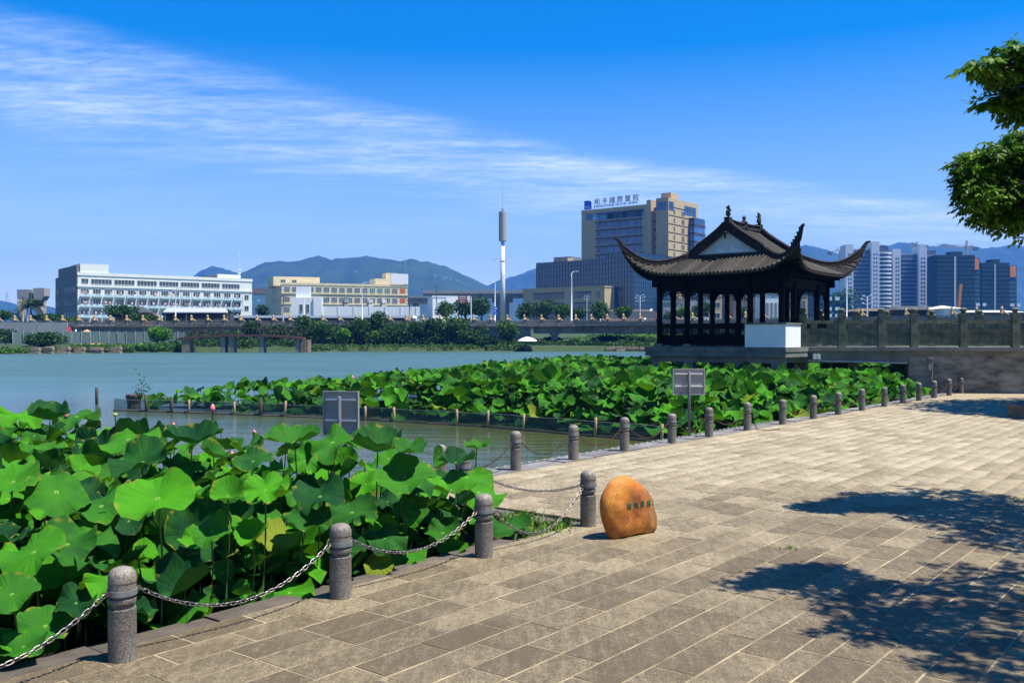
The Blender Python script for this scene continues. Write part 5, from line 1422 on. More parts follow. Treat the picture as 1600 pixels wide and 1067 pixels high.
def strip(name, off0, off1, z0, z1, m, pts_, parent):
    V = []; Fs = []
    for i, p_ in enumerate(pts_):
        d = (pts_[min(i + 1, len(pts_) - 1)] - pts_[max(i - 1, 0)]).normalized(); nn_ = Vector((-d.y, d.x, 0))
        for o_ in (off0, off1):
            for z in (z0, z1): q = p_ + nn_ * o_; V.append((q.x, q.y, z))
    for i in range(len(pts_) - 1):
        a = i * 4; c = a + 4; Fs += [(a, c, c + 1, a + 1), (a + 2, a + 3, c + 3, c + 2), (a + 1, c + 1, c + 3, a + 3), (a, a + 2, c + 2, c)]
    e = (len(pts_) - 1) * 4; Fs += [(0, 1, 3, 2), (e, e + 2, e + 3, e + 1)]
    b = MB(); b.add(V, Fs); return b.build(name, m, parent)
M_asph = mat('asphalt', (.05, .05, .05), .9, .2, 2)
strip('deck', -.5, 13, RZ - .35, RZ - .01, M_gird, line, rb)
brl = [Vector((4, road_y(4), 0)), line[1], line[2], line[3]]
strip('girder', .3, .9, RZ - 1.55, RZ - .36, M_gird, brl, rb); strip('girder', 5, 5.6, RZ - 1.55, RZ - .36, M_gird, brl, rb); strip('girder', 11.5, 12.1, RZ - 1.55, RZ - .36, M_gird, brl, rb)
strip('edge_band', -.62, -.51, RZ - .30, RZ - .05, M_rb, line, rb)
wallp = [Vector((x, road_y(x) , 0)) for x in (-110, -60, -20, 3.5)]
strip('abutment_wall', -.1, 1.0, -.5, RZ - .36, M_concd, wallp, rb)
for sx_, wd in ((8, 1.2), (31, 1.6), (52, 1.6), (72, 1.6)):
    y_ = road_y(sx_); b = MB(); b.b2(-wd / 2, wd / 2, .2, 12, -1.2, RZ - 1.56); b.b2(-wd / 2 - .3, wd / 2 + .3, 0, 12.3, RZ - 1.95, RZ - 1.561); b.build('pier', M_concd, rb, loc=(sx_, y_, 0), rz=-.05 if sx_ < 20 else -.8)

# ------------------------------------------------------------------ left bank: grey hoarding, concrete wall, people
M_hoard = mat('grey_green_hoarding', (.10, .15, .14), .6, .15, .8, rnd=.12); M_cwall = mat('grey_concrete_wall', (.33, .33, .31), .85, .12, .5, rnd=.08)
h = tag(empty('hoarding', (0, 0, 0)), 'grey green sheet metal construction hoarding on the far left bank', 'fence')
b = MB(); 
for k in range(9): b.b2(-1.36 + k * .31, -1.36 + k * .31 + .16, -.03, .03, 0, 2.0)
b.b2(-1.4, 1.4, .0, .02, .01, 1.99); me_h = b.mesh('hoarding_panel', M_hoard)
b = MB(); b.b2(-.05, .05, -.12, -.04, 0, 2.15); me_hp = b.mesh('post', M_metal)
a = at(20, 537, 150); c = at(290, 537, 168); a.z = c.z = 0; n = 19
for k in range(n):
    p_ = a.lerp(c, (k + .5) / n); zz = bank_z(p_.x, p_.y) + .15; an = math.atan2(c.y - a.y, c.x - a.x)
    inst('hoarding_panel', me_h, h, (p_.x, p_.y, zz), (rng.gauss(0, .02), 0, an), ((c - a).length / n / 2.8, 1, 1)); inst('post', me_hp, h, tuple(a.lerp(c, k / n)[:2]) + (zz,), (rng.gauss(0, .03), rng.gauss(0, .03), an))
h = tag(empty('concrete_wall', (0, 0, 0)), 'plain pale grey precast wall in front of the road at the far left', 'wall')
a = at(-40, 530, 172); c = at(106, 530, 172); n = 6
b = MB(); b.b2(-1.0 * (c.x - a.x) / n / 2 + .03, (c.x - a.x) / n / 2 - .03, -.1, .1, 0, 2.75); me_w = b.mesh('wall_panel', M_cwall)
for k in range(n): p_ = a.lerp(c, (k + .5) / n); inst('wall_panel', me_w, h, (p_.x, 172, zat(520.5, 172) - .8), (0, 0, 0))
M_red = mat('red_shirt', (.65, .02, .02), .8); M_skin = mat('skin', (.45, .26, .17), .6); M_dk = mat('dark_trousers', (.03, .03, .04), .8); M_wh = mat('white_shirt', (.75, .75, .75), .8)
def person(x, y, z, label, mshirt, sit=False, rz=0, hs_=1.0):
    o = empty('person', (x, y, z), rz); tag(o, label, 'person')
    V = [(0, 0, .92), (0, 0, 1.15), (0, 0, 1.38), (0, 0, 1.52), (0, 0, 1.64), (.17, 0, 1.40), (.26, -.05, 1.15), (.25, -.22, .98), (-.17, 0, 1.40), (-.26, -.05, 1.15), (-.25, -.22, .98)]
    if sit: V += [(.11, -.05, .88), (.14, -.42, .86), (.14, -.44, .42), (-.11, -.05, .88), (-.14, -.42, .86), (-.14, -.44, .42)]
    else: V += [(.10, 0, .86), (.13, -.06, .46), (.13, .02, .04), (-.10, 0, .86), (-.13, .06, .46), (-.13, .14, .04)]
    E = [(0, 1), (1, 2), (2, 3), (3, 4), (2, 5), (5, 6), (6, 7), (2, 8), (8, 9), (9, 10), (0, 11), (11, 12), (12, 13), (0, 14), (14, 15), (15, 16)]
    rad = [.15, .14, .17, .06, .11, .07, .05, .035, .07, .05, .035, .09, .065, .05, .09, .065, .05]
    me_ = bpy.data.meshes.new('body'); me_.from_pydata(V, E, []); ob = inst('body', me_, o); sk = ob.modifiers.new('skin', 'SKIN')
    me_.update()
    if not me_.skin_vertices: bpy.context.view_layer.objects.active = ob
    lay_ = me_.skin_vertices[0].data if me_.skin_vertices else None
    if lay_:
        for i, r_ in enumerate(rad): lay_[i].radius = (r_, r_ * .85)
        lay_[0].use_root = True
    ss = ob.modifiers.new('sub', 'SUBSURF'); ss.levels = ss.render_levels = 1
    dg = bpy.context.evaluated_depsgraph_get(); m2 = bpy.data.meshes.new_from_object(ob.evaluated_get(dg)); ob.modifiers.clear(); ob.data = m2
    m2.materials.clear(); 
    for mm_ in (M_dk, mshirt, M_skin): m2.materials.append(mm_)
    for p_ in m2.polygons:
        c = p_.center; p_.material_index = 2 if (c.z > 1.47 or (c.z < 1.12 and abs(c.x) > .19 and c.z > .9)) else (1 if c.z > .93 else 0)
        p_.use_smooth = True
    b = MB(); b.lathe([(.02, 1.52), (.10, 1.56), (.125, 1.66), (.10, 1.75), (.02, 1.79)], 10, M=Matrix.Translation((0, .02, .01))); b.build('hair', M_dk, o, True)
    o.scale = (hs_,) * 3; return o
D = 163; z0 = zat(531, D)
person(at_ground(108, D), D, bank_z(at_ground(108, D), D) + 1.15, 'person in a red shirt seated behind the hoarding at far left', M_red, True, .4, 1.15)
person(at_ground(118, D), D, bank_z(at_ground(118, D), D) + .95, 'person in a white shirt right of the red shirted one', M_wh, True, -.4, 1.05)
st = tag(empty('rubble_heap', (at_ground(136, D), D, bank_z(at_ground(136, D), D))), 'ochre heap of sand and planks behind the far left hoarding', 'sand heap')
b = MB(); b.lathe([(2.4, 0), (1.9, .9), (1.2, 1.7), (.6, 2.25), (.1, 2.5)], 11); b.build('heap', mat('ochre_sand', (.45, .27, .10), .95, .25, 2, .5), st)
tb = tag(empty('standing_platform', (at_ground(112, D), D + .2, bank_z(at_ground(112, D), D))), 'dark low timber stack the two seated people sit on', 'timber stack')
b = MB(); b.b2(-1.6, 2.2, -.5, .6, 0, 2.0); b.b2(-1.3, .1, -.5, .5, 2.001, 2.2); b.build('timber', M_dkp, tb)

# stone revetment at the waterline
M_revet = mat('pale_rubble_stone', (.09, .065, .04), .9, 0, 1.5, .6, col2=(.30, .22, .15))
def revet(x0p, x1p, label, hgt=.9):
    o = tag(empty('stone_revetment', (0, 0, 0)), label, 'stone wall'); xa, xb = at_ground(x0p, shore_y(at_ground(x0p, 155))), at_ground(x1p, shore_y(at_ground(x1p, 155)))
    x = xa; rr = random.Random(int(x0p)); b_ = MB(); b_.box((0, 0, 0), (1, .8, .5), taper=.9); me_ = b_.mesh('stone', M_revet)
    while x < xb:
        l_ = rr.uniform(1.3, 2.3)
        for z in (-.05, hgt - .45): inst('stone', me_, o, (x + l_ / 2, shore_y(x) - .25 + rr.uniform(-.1, .1), z + rr.uniform(-.05, .05)), (rr.gauss(0, .06), rr.gauss(0, .05), rr.gauss(0, .06)), (l_ * .97, 1, 1))
        x += l_
revet(28, 158, 'pale rubble stone revetment at the waterline on the far left bank', .95); revet(945, 1030, 'pale stone edge at the waterline left of the pavilion', .85)

# ------------------------------------------------------------------ brown arched footbridge
M_brn = mat('red_brown_steel', (.10, .04, .025), .7, .3, 1)
D = 150
ab = tag(empty('arched_footbridge', (at_ground(382, D), D, 0)), 'low red brown arched footbridge on dark piers at the far shore', 'footbridge')
def arc(x): return zat(530, D) + .0 + (zat(526, D) - zat(532, D)) * (1 - (x / 10.5) ** 2)
b = MB(); pts_ = [(x, 0, arc(x)) for x in np.linspace(-10.5, 9.5, 25)]
for i in range(24): b.bar(pts_[i], pts_[i + 1], 2.2, .32)
b.build('deck', M_brn, ab)
for y in (-1.05, 1.05):
    b = MB()
    for i in range(24): b.bar(tuple(Vector(pts_[i]) + Vector((0, y, 1.15))), tuple(Vector(pts_[i + 1]) + Vector((0, y, 1.15))), .05, .06)
    b.build('handrail', M_brn, ab)
    for x in np.linspace(-10.3, 9.3, 34): b_ = MB(); b_.b2(x - .02, x + .02, y - .02, y + .02, arc(x) + .1, arc(x) + 1.15); b_.build('baluster', M_brn, ab)
for x in (-3.2, -1.8, 2.9, 8.6): b = MB(); b.b2(x - .35, x + .35, -.9, .9, -1.2, arc(x) - .17); b.build('pier', M_concd, ab)
for x in (-9.0, 9.7): b = MB(); b.b2(x - .6, x + .6, -1.0, 1.2, -1.2, arc(x) - .2); b.build('abutment', M_revet, ab)

# white parasol by the water
D = 160; o = tag(empty('parasol', (at_ground(824, D), D, zat(549, D))), 'white parasol standing on the far shore below the road bridge', 'parasol')
b = MB(); b.lathe([(1.65, 1.75), (1.4, 2.0), (.8, 2.3), (.05, 2.5)], 12); b.build('canopy', M_white, o); b = MB(); b.tube([(0, 0, -.4), (0, 0, 2.4)], .05, 6); b.build('pole', M_sgp, o)
b = MB(); b.b2(-.7, .7, -.5, .5, .35, .95); b.build('counter', M_dkp, o)

# ------------------------------------------------------------------ vegetation of the far bank
def shrub(px, dpth, wpx, ytop, lab, m, seed, n=800, grp='shrubs and trees on the far bank', trunk=None, name='shrub', ybase=None, leaf=None, squat=1.0, ncl=7, cat='shrub'):
    x = at_ground(px, dpth); z = bank_z(x, dpth) if ybase is None else zat(ybase, dpth); h_ = zat(ytop, dpth) - z; w_ = wpx / F * dpth
    return tree(name, lab, x, dpth, z, h_, w_, m, seed, grp, n, cat, trunk if trunk is not None else h_ * .12, leaf or .26, ncl, squat)
veg = [ # px, depth, width px, top y, material, label
 (8, 158, 34, 518, M_fol1, 'dark leafy bush at the left edge of the far bank'),
 (66, 146, 80, 523, M_fol1, 'long dark hedge bush before the grey hoarding'),
 (255, 158, 46, 515, M_fol3, 'bright creeper covered bush at the left end of the arched footbridge'),
 (395, 172, 40, 500, M_fol1, 'dark bush behind the middle of the arched footbridge'),
 (430, 170, 44, 508, M_fol1, 'dark bush behind the right end of the arched footbridge'),
 (472, 168, 46, 493, M_fol1, 'tall dark tree just right of the arched footbridge'),
 (505, 166, 44, 503, M_fol2, 'mid green bush second right of the arched footbridge'),
 (536, 164, 26, 515, M_fol3, 'small bright green young tree on the grassy far shore'),
 (562, 168, 56, 498, M_fol1, 'dark tree behind the small bright green one'),
 (590, 168, 50, 488, M_fol1, 'tall dark pine like tree under the cream building lamp'),
 (594, 164, 38, 520, M_fol2, 'rounded mid green shrub at the shore right of the bright young tree'),
 (625, 166, 60, 507, M_fol1, 'broad dark shrub mass left of the slender tree'),
 (650, 166, 46, 500, M_fol1, 'dark tree before the road posts left of the white house'),
 (678, 167, 54, 498, M_fol1, 'dark leafy tree below the white house'),
 (712, 168, 56, 496, M_fol2, 'dark tree hanging over the start of the bridge girder'),
 (735, 165, 50, 520, M_fol1, 'dark shrub under the start of the girder'),
 (792, 163, 44, 505, M_fol2, 'rounded bright topped tree before the bridge girder'),
 (765, 163, 40, 528, M_fol1, 'low dark shrub left of the rounded tree'),
]
for i, (px, dp, wp, yt, m_, lab) in enumerate(veg):
    shrub(px, dp, wp, yt, lab, m_, 400 + i, n=int(500 + wp * 22), name='tree' if 'tree' in lab else 'shrub', cat='tree' if 'tree' in lab else 'shrub', ncl=9)
# low growth along the waterline: uncountable
cl = []; rs = np.random.RandomState(5)
for px in range(160, 300, 5): x = at_ground(px, 152); cl.append((x, shore_y(x) + rs.uniform(-.2, 1.2), .35 + rs.rand() * .3, 1.1, .8, .6 + .3 * rs.rand()))
for px in range(-10, 160, 7): x = at_ground(px, 145); cl.append((x, shore_y(x) + rs.uniform(-.3, 1.5), .1 + rs.rand() * .3, 1.0, .8, .45))
V, Q, T = clump_quads(cl, 9000, .20, rs); tag(inst('reeds', np_mesh('reeds', V, Q, M_fol3 if False else foliage('reed_green', (.035, .11, .01), (.12, .27, .02), .3), col=T)), kind='stuff')
cl = []
for px in range(480, 830, 5):
    x = at_ground(px, 160); cl.append((x, shore_y(x) + rs.uniform(0, 3.5), .3 + rs.rand() * .3, 1.0, 1.0, .35 + .4 * rs.rand()))
V, Q, T = clump_quads(cl, 7000, .20, rs); tag(inst('shore_growth', np_mesh('shore_growth', V, Q, M_fol2, col=T)), kind='stuff')
cl = []
for px in range(292, 1020, 6):
    x = at_ground(px, 178); yy = road_y(x) - rs.uniform(1.5, 9)
    cl.append((x, yy, bank_z(x, yy) + (1.2 if px < 760 else .3), 1.6, 1.6, (2.3 if 480 < px < 760 else 1.2 if px < 480 else .5) * rs.uniform(.5, 1.25)))
for px in range(296, 478, 4):
    x = at_ground(px, 165); yy = shore_y(x) + rs.uniform(1.0, 16); cl.append((x, yy, bank_z(x, yy) + .3, 1.3, 1.3, rs.uniform(.5, 1.1)))
V, Q, T = clump_quads(cl, 34000, .27, rs); tag(inst('undergrowth', np_mesh('undergrowth', V, Q, M_fol1, col=T)), kind='stuff')
# lawn and boulders seen under the girder
M_lawn = foliage('lawn_green', (.06, .17, .01), (.16, .36, .02), .2)
cl = []
for k in range(90): x = rs.uniform(14, 62); yy = rs.uniform(176, 215); cl.append((x, yy, bank_z(x, yy) + .15, 2.4, 2.4, .35))
V, Q, T = clump_quads(cl, 9000, .22, rs); tag(inst('lawn', np_mesh('lawn', V, Q, M_lawn, col=T)), kind='stuff')
for i, (px, dp, wp, yt) in enumerate(((862, 186, 40, 527), (948, 184, 52, 525), (985, 190, 40, 524), (1010, 185, 44, 527))):
    shrub(px, dp, wp, yt, ['dark shrub under the girder left of the lawn', 'dark shrub in the middle of the lawn under the girder', 'dark shrub right of the lawn middle under the girder', 'dark shrub by the pavilion corner under the girder'][i], M_fol1, 470 + i, n=900)
for i, (px, dp) in enumerate(((897, 190), (984, 176), (922, 178))):
    x = at_ground(px, dp); o = tag(empty('rock', (x, dp, bank_z(x, dp))), ['pale rock at the top of the lawn under the girder', 'ochre rock on the stone edge left of the pavilion', 'pale flat rock in the middle of the lawn under the girder'][i], 'rock')
    b = MB(); b.lathe([(1.1, -.1), (1.2, .25), (.8, .6), (.2, .75)], 7); k = b.build('stone', M_revet, o, True)
# trees behind the road rail
vb = [(188, 195, 74, 477, M_fol1, 'round dark tree before the shed at left'), (225, 192, 50, 491, M_fol1, 'low dark bush left of the shed'), (8, 205, 36, 486, M_fol2, 'bush at the left edge behind the road wall'), (75, 205, 60, 492, M_fol1, 'low dark bush mass behind the utility poles'),
      (110, 200, 46, 497, M_fol2, 'low bush at the foot of the white block dark end'), (728, 200, 46, 470, M_fol1, 'dark tree right of the white house'), (752, 196, 50, 468, M_fol1, 'dark tree left of the mobile mast'), (696, 196, 40, 471, M_fol2, 'slender tree before the white house'), (822, 205, 44, 474, M_fol1, 'tree right of the mobile mast before the glass podium'),
      (850, 203, 48, 470, M_fol1, 'taller tree left of the bent street lamp'), (880, 202, 40, 479, M_fol2, 'bush right behind the bent street lamp'), (905, 205, 36, 482, M_fol1, 'low bush right of the bent street lamp'), (936, 205, 50, 474, M_fol1, 'round tree before the tan podium'), (975, 205, 36, 481, M_fol2, 'bush right of the tan podium'),
      (1052, 200, 34, 487, M_fol1, 'low bush seen through the left bay of the pavilion'), (1070, 195, 26, 478, M_fol3, 'bright bush seen through the pavilion'), (1098, 200, 46, 472, M_fol1, 'dark tree seen through the pavilion middle'), (1165, 190, 26, 482, M_fol1, 'dark bush seen through the right bay of the pavilion'),
      (410, 250, 30, 478, M_fol1, 'tree between the white block and the cream block')]
for i, (px, dp, wp, yt, m_, lab) in enumerate(vb):
    shrub(px, dp, wp, yt, lab, m_, 520 + i, n=int(400 + wp * 16), grp='trees behind the road', ybase=503, name='tree' if 'tree' in lab else 'shrub', cat='tree' if 'tree' in lab else 'shrub', leaf=.3, ncl=8)
# palm-like tree at far left
o = tag(empty('palm_tree', (at_ground(48, 200), 200, 4.4)), 'shaggy palm below the concrete pier heads at far left', 'palm tree')
V = []; Q = []; T = []; rs = np.random.RandomState(3)
for k in range(30):
    a = rs.uniform(0, 6.28); el = rs.uniform(-.3, 1.2); L_ = rs.uniform(2.2, 3.6); pts_ = []
    for j in range(9): q = j / 8; pts_.append(Vector((math.cos(a) * L_ * q * math.cos(el), math.sin(a) * L_ * q * math.cos(el), 4.6 + L_ * q * math.sin(el) - 1.8 * q * q)))
    for j in range(8):
        for sd_ in (-1, 1):
            for m_ in range(2):
                p_ = pts_[j].lerp(pts_[j + 1], m_ / 2); d = (pts_[j + 1] - pts_[j]).normalized(); l_ = Vector((-math.sin(a), math.cos(a), -.5)) * sd_ * .7 + d * .5; b0 = len(V); V += [p_, p_ + d * .12, p_ + l_ + d * .1, p_ + l_]; Q.append((b0, b0 + 1, b0 + 2, b0 + 3)); T += [rs.uniform(-.1, .2)] * 4
inst('crown', np_mesh('crown', np.array([tuple(v_) for v_ in V]), np.array(Q), M_fol4, col=np.array(T)), o)
b = MB(); b.tube([(0, 0, -.2), (.1, 0, 2.5), (0, 0, 4.7)], [.3, .22, .18], 8); b.build('trunk', M_bark, o)
# ------------------------------------------------------------------ buildings
GZ = 4.4
M_blgA = mat('white_facade', (.62, .66, .60), .85, .06, .4, .05); M_blgB = mat('cream_facade', (.60, .52, .33), .85, .08, .4, .05); M_dkgrey = mat('grey_render_and_end_shade', (.16, .17, .17), .85, .12, .3)
M_frame = mat('white_window_frame', (.6, .62, .62), .5, .05); M_ac = mat('ac_unit_white', (.62, .64, .62), .6, .1, 3, rnd=.15); M_dark = mat('dark_slab_edge', (.04, .035, .035), .8, .2, 1)
M_tan = mat('tan_facade', (.42, .32, .17), .85, .06, .15, .03); M_green = mat('green_glass', (.01, .13, .10), .15, .3, 1, spec=.8, rnd=.2); M_blue = mat('blue_glass', (.02, .075, .20), .12, .5, .12, spec=.9, rnd=.35)
M_navy = mat('navy_curtain_glass', (.002, .036, .075), .14, .4, .08, spec=.8); M_mull = mat('dark_mullion', (.012, .018, .035), .5, .1)
M_roofw = mat('white_sheet_roof', (.72, .73, .74), .6, .04, 1); M_shed = mat('dark_shed_wall', (.045, .05, .055), .9, .2, .4); M_orange = mat('orange_infill', (.45, .13, .04), .8, .1)
M_cloth = mat('laundry', (.5, .35, .35), .9, .6, .7, rnd=.6)
WC = {}
def win(w_, h_, nx=2, glass=None, frame=None, ny=1):
    glass = glass or M_glass; frame = frame or M_frame; key = (round(w_, 2), round(h_, 2), nx, ny, glass.name, frame.name)
    if key in WC: return WC[key]
    b = MB(); t_ = .07; x, z = w_ / 2, h_ / 2
    b.b2(-x, x, -.06, .02, z - t_, z, 1); b.b2(-x, x, -.06, .02, -z, -z + t_, 1); b.b2(-x, -x + t_, -.06, .02, -z + t_, z - t_, 1); b.b2(x - t_, x, -.06, .02, -z + t_, z - t_, 1)
    for i in range(1, nx): xx = -x + w_ * i / nx; b.b2(xx - .035, xx + .035, -.05, .01, -z + t_, z - t_, 1)
    for j in range(1, ny): zz_ = -z + h_ * j / ny; b.b2(-x + t_, x - t_, -.052, .012, zz_ - .03, zz_ + .03, 1)
    b.b2(-x + t_, x - t_, -.015, .0, -z + t_, z - t_, 0); WC[key] = b.mesh('window', [glass, frame]); return WC[key]
FACE = {'f': 0.0, 'r': math.pi / 2, 'l': -math.pi / 2}
def putwin(root, face, s, z, me_, W=0, dpt=0, off=.03, name='window'):
    if face == 'f': loc = (s, -off, z)
    elif face == 'r': loc = (W + off, s, z)
    else: loc = (-off, s, z)
    return inst(name, me_, root, loc, (0, 0, FACE[face]))
def part(root, name, x0, x1, y0, y1, z0, z1, m): b = MB(); b.b2(x0, x1, y0, y1, z0, z1); return b.build(name, m, root)

# A: white dormitory block
A = tag(empty('dormitory_block', (-110, 240, GZ), R(38.3)), 'long white four storey block with air conditioners and a left end coloured dark for its shade', 'building')
W, Dp = 46.2, 22.6
part(A, 'wall', 0, W, 0, Dp, 0, 13.6, M_blgA); part(A, 'parapet', -.15, W + .15, -.15, .25, 13.6, 14.4, M_blgA); part(A, 'end_wall', -.2, -.002, .02, Dp, -.0, 13.9, M_dkgrey)  # end wall of the white block coloured grey, its shade painted in
part(A, 'stair_tower', .6, 7.5, .1, 9, 13.601, 16.6, M_blgA); part(A, 'stair_tower_side', -.15, .598, .4, Dp - 3, 13.91, 16.2, M_dkgrey); part(A, 'cornice', -.3, W + .1, -.32, -.16, 10.95, 11.15, M_roofw)  # stair tower side carries the same painted shade
part(A, 'roof_hut', 37.5, 44, 3, 8, 13.601, 15.6, M_blgA); part(A, 'roof_hut', 34, 37.49, 4, 8, 14.6, 15.1, M_shed); part(A, 'roof_hut_base', 34.2, 37.4, 4.2, 7.8, 13.602, 14.59, M_shed)
bayw = (W - 3) / 14
for i in range(7): 
    s = 5.3 + i * 5.72; putwin(A, 'f', s + 2.6 - 2.2, 12.15, win(5.1, 1.35, 6))
putwin(A, 'f', 1.7, 12.2, win(1.7, 1.3, 2))
me_w = win(1.95, 1.35, 3); b = MB(); b.b2(-1.3, 1.3, -.75, -.02, 0, .09); b.b2(-1.28, 1.28, -.74, -.70, .091, .5); me_led = b.mesh('ac_ledge', mat('pale_blue_ledge', (.40, .55, .62), .7, .1))
b = MB(); b.b2(-.42, .42, -.34, 0, 0, .58); b.lathe([(.22, 0), (.22, .02)], 10, M=Matrix.Translation((-.08, -.345, .29)) @ Matrix.Rotation(R(90), 4, 'X')); me_ac = b.mesh('ac_unit', M_ac)
b = MB(); b.b2(-.25, .25, -.03, .03, 0, .62); me_cl = b.mesh('laundry', M_cloth)
b = MB(); b.tube([(0, 0, 0), (.05, -.05, -1.2), (.25, 0, -2.6)], .045, 4); me_pipe = b.mesh('drain_pipe', M_metal)
for r_, zc_ in enumerate((9.65, 7.05, 4.35, 1.75)):
    for i in range(15):
        s = 1.7 + i * 2.87
        if i >= 3 and zc_ < 4: continue
        o = putwin(A, 'f', s, zc_, me_w)
        inst('ac_ledge', me_led, A, (s, -.02, zc_ - 1.45))
        for dx in (-.8, .75):
            if rng.random() < .8: inst('ac_unit', me_ac, A, (s + dx, -.32, zc_ - 1.35))
        for k in range(rng.randrange(0, 4)): inst('laundry', me_cl, A, (s + rng.uniform(-.9, .9), -.6, zc_ - .55 + rng.uniform(-.1, .1)))
        if rng.random() < .6: inst('drain_pipe', me_pipe, A, (s + 1.42, -.08, zc_ + .9))
for zc_ in (9.2, 6.1, 3.0): putwin(A, 'f', W - 1.6, zc_, win(1.3, 1.4, 2))
for zc_ in (10.1, 6.9, 3.7):
    for s in (3, 6, 9, 12, 20): o = putwin(A, 'l', s, zc_, win(.9, 1.3, 1), off=.23)
b = MB(); b.tube([(44.5, 5, 13.6), (44.5, 5, 17.5)], .25, 6); b.tube([(44.5, 5, 17.5), (44.5, 5, 22)], .06, 5)
for z in (15, 16, 17): b.lathe([(.5, z), (.5, z + .5)], 8, M=Matrix.Translation((44.5, 5, 0)))
b.build('antenna', M_pale, A)
# B: cream block
Bb = tag(empty('cream_block', (-70.5, 290, GZ), R(21.4)), 'cream four storey block with rows of white framed windows below the mountain', 'building')
W, Dp = 39.7, 40
part(Bb, 'wall', 0, W, 0, Dp, 0, 14.0, M_blgB); part(Bb, 'parapet', -.12, W + .12, -.12, .3, 14.001, 14.7, M_blgB); part(Bb, 'roof_house', -1.5, 13, 8, 22, 14.002, 17.0, M_blgB); part(Bb, 'roof_house', 30, W - .2, 4, 12, 14.002, 16.8, M_blgB); part(Bb, 'roof_house', 34, 38, 6, 11, 16.801, 18.8, M_blgB)
part(Bb, 'string_course', -.1, W + .1, -.22, -.001, 8.1, 8.3, M_blgB); part(Bb, 'string_course', -.1, W + .1, -.22, -.001, 11.3, 11.5, M_blgB)
part(Bb, 'white_billboard', 34.2, W + .1, -.3, .6, 14.9, 18.2, M_white)
me_w = win(1.75, 1.5, 3, ny=2); me_wg = win(1.75, 1.5, 3, M_green, ny=2)
for zc_ in (12.7, 9.6, 6.5, 3.4):
    for i in range(15): putwin(Bb, 'f', 1.6 + i * 2.42, zc_, me_wg if (i in (11, 12, 13) and zc_ > 12) else me_w)
    part(Bb, 'infill_panel', W - 2.6, W - .8, -.03, -.002, zc_ - .8, zc_ + .8, M_orange)
    for s in (3, 8, 13, 18): putwin(Bb, 'l', s, zc_, win(1.2, 1.4, 2))
for s, z in ((1.5, 15.6), (5, 15.6)): o = inst('window', win(1.5, 1.0, 2), Bb, (s, 7.96, z))
for s in (8.2, 18.6, 18.6, 26.3, 30.6): 
    b = MB(); b.tube([(s + 1.2, -.4, 0), (s + 1.2, -.4, rng.uniform(8, 12))], .22, 6); b.build('flue_pipe', M_metal, Bb)
    for z in (8.8, 7.4): b = MB(); b.b2(s + .5, s + 1.9, -.9, -.2, z, z + 1.0); b.build('ac_unit', M_ac, Bb)
# C: white low hall with green windows
Cc = tag(empty('white_hall', (at_ground(455, 252), 252, GZ), R(10)), 'low white hall with green glass windows before the cream block', 'building')
part(Cc, 'tower', 0, 5.8, 0, 8, 0, 8.5, M_white); part(Cc, 'tower_side', 5.82, 8.0, -.4, 6, 0, 8.8, M_white); part(Cc, 'wall', 8.02, 34, .4, 12, 0, 5.9, M_white); part(Cc, 'parapet', 7.9, 34.2, .2, .38, 3.7, 6.2, M_white); part(Cc, 'roof_cap', 1.2, 5, 1, 4, 8.52, 11.5, M_white)
for i in range(6): putwin(Cc, 'f', 10.2 + i * 4.2, 2.35, win(3.6, 2.2, 4, M_green), off=-.36); part(Cc, 'pilaster', 12.1 + i * 4.2, 12.5 + i * 4.2, .1, .19, 0, 6.3, M_white)
putwin(Cc, 'f', 2.6, 5.6, win(.9, 2.2, 1)); putwin(Cc, 'f', 4.3, 5.6, win(.9, 2.2, 1))
# long white flat roof strip
lr = tag(empty('sheet_roof_store', (at_ground(352, 222), 222, GZ)), 'long low store under a white flat sheet roof behind the road rail', 'building')
part(lr, 'roof', 0, 44, 0, 9, zat(496.5, 222) - GZ, zat(493.5, 222) - GZ + .1, M_roofw); part(lr, 'wall', .3, 43.6, .5, 8.8, 0, zat(496.5, 222) - GZ - .01, M_shed)
b = MB(); b.add([(44, 0, .9), (52, 0, .9), (44, 9, .9), (52, 9, .9), (50.5, 1, 3.4), (50.5, 8, 3.4)], [(0, 1, 4), (0, 4, 5, 2), (1, 3, 5, 4), (2, 5, 3), (0, 2, 3, 1)]); b.build('pitched_roof', M_roofw, lr)
# D: shed with gable
Ds = tag(empty('gabled_shed', (at_ground(259, 205), 205, GZ), R(8)), 'dark open sided shed with pale shallow gable roof before the white block', 'shed')
zr, ze, wd = zat(480, 205) - GZ, zat(487.5, 205) - GZ, 13.2
b = MB(); b.add([(-.5, -.6, ze), (wd, -.6, ze), (wd - 1.2, 4, zr), (-.5, 4, zr), (-.5, 8.6, ze), (wd, 8.6, ze), (-.5, -.6, ze - .18), (wd, -.6, ze - .18), (-.5, 8.6, ze - .18), (wd, 8.6, ze - .18)], [(0, 1, 2, 3), (3, 2, 5, 4), (0, 6, 7, 1), (4, 5, 9, 8)]); b.build('roof', M_shed if False else mat('grey_sheet_roof', (.32, .33, .34), .7, .08, 1), Ds)
b = MB(); b.add([(-.45, -.5, 0), (-.45, 8.5, 0), (-.45, 8.5, ze), (-.45, 4, zr - .05), (-.45, -.5, ze)], [(0, 4, 3, 2, 1)]); b.build('gable_end', mat('blue_grey_gable', (.10, .13, .16), .8, .1), Ds)
part(Ds, 'back_wall', -.4, wd - .1, 3, 8.4, 0, ze - .2, M_shed)
for s in (0, 4.4, 8.8, wd - .2): part(Ds, 'post', s - .1, s + .1, -.5, -.3, 0, ze - .19, M_concd)
for s in (2.2, 6.4, 10.8): inst('window', win(2.6, 1.2, 3), Ds, (s, 2.95, 1.3))
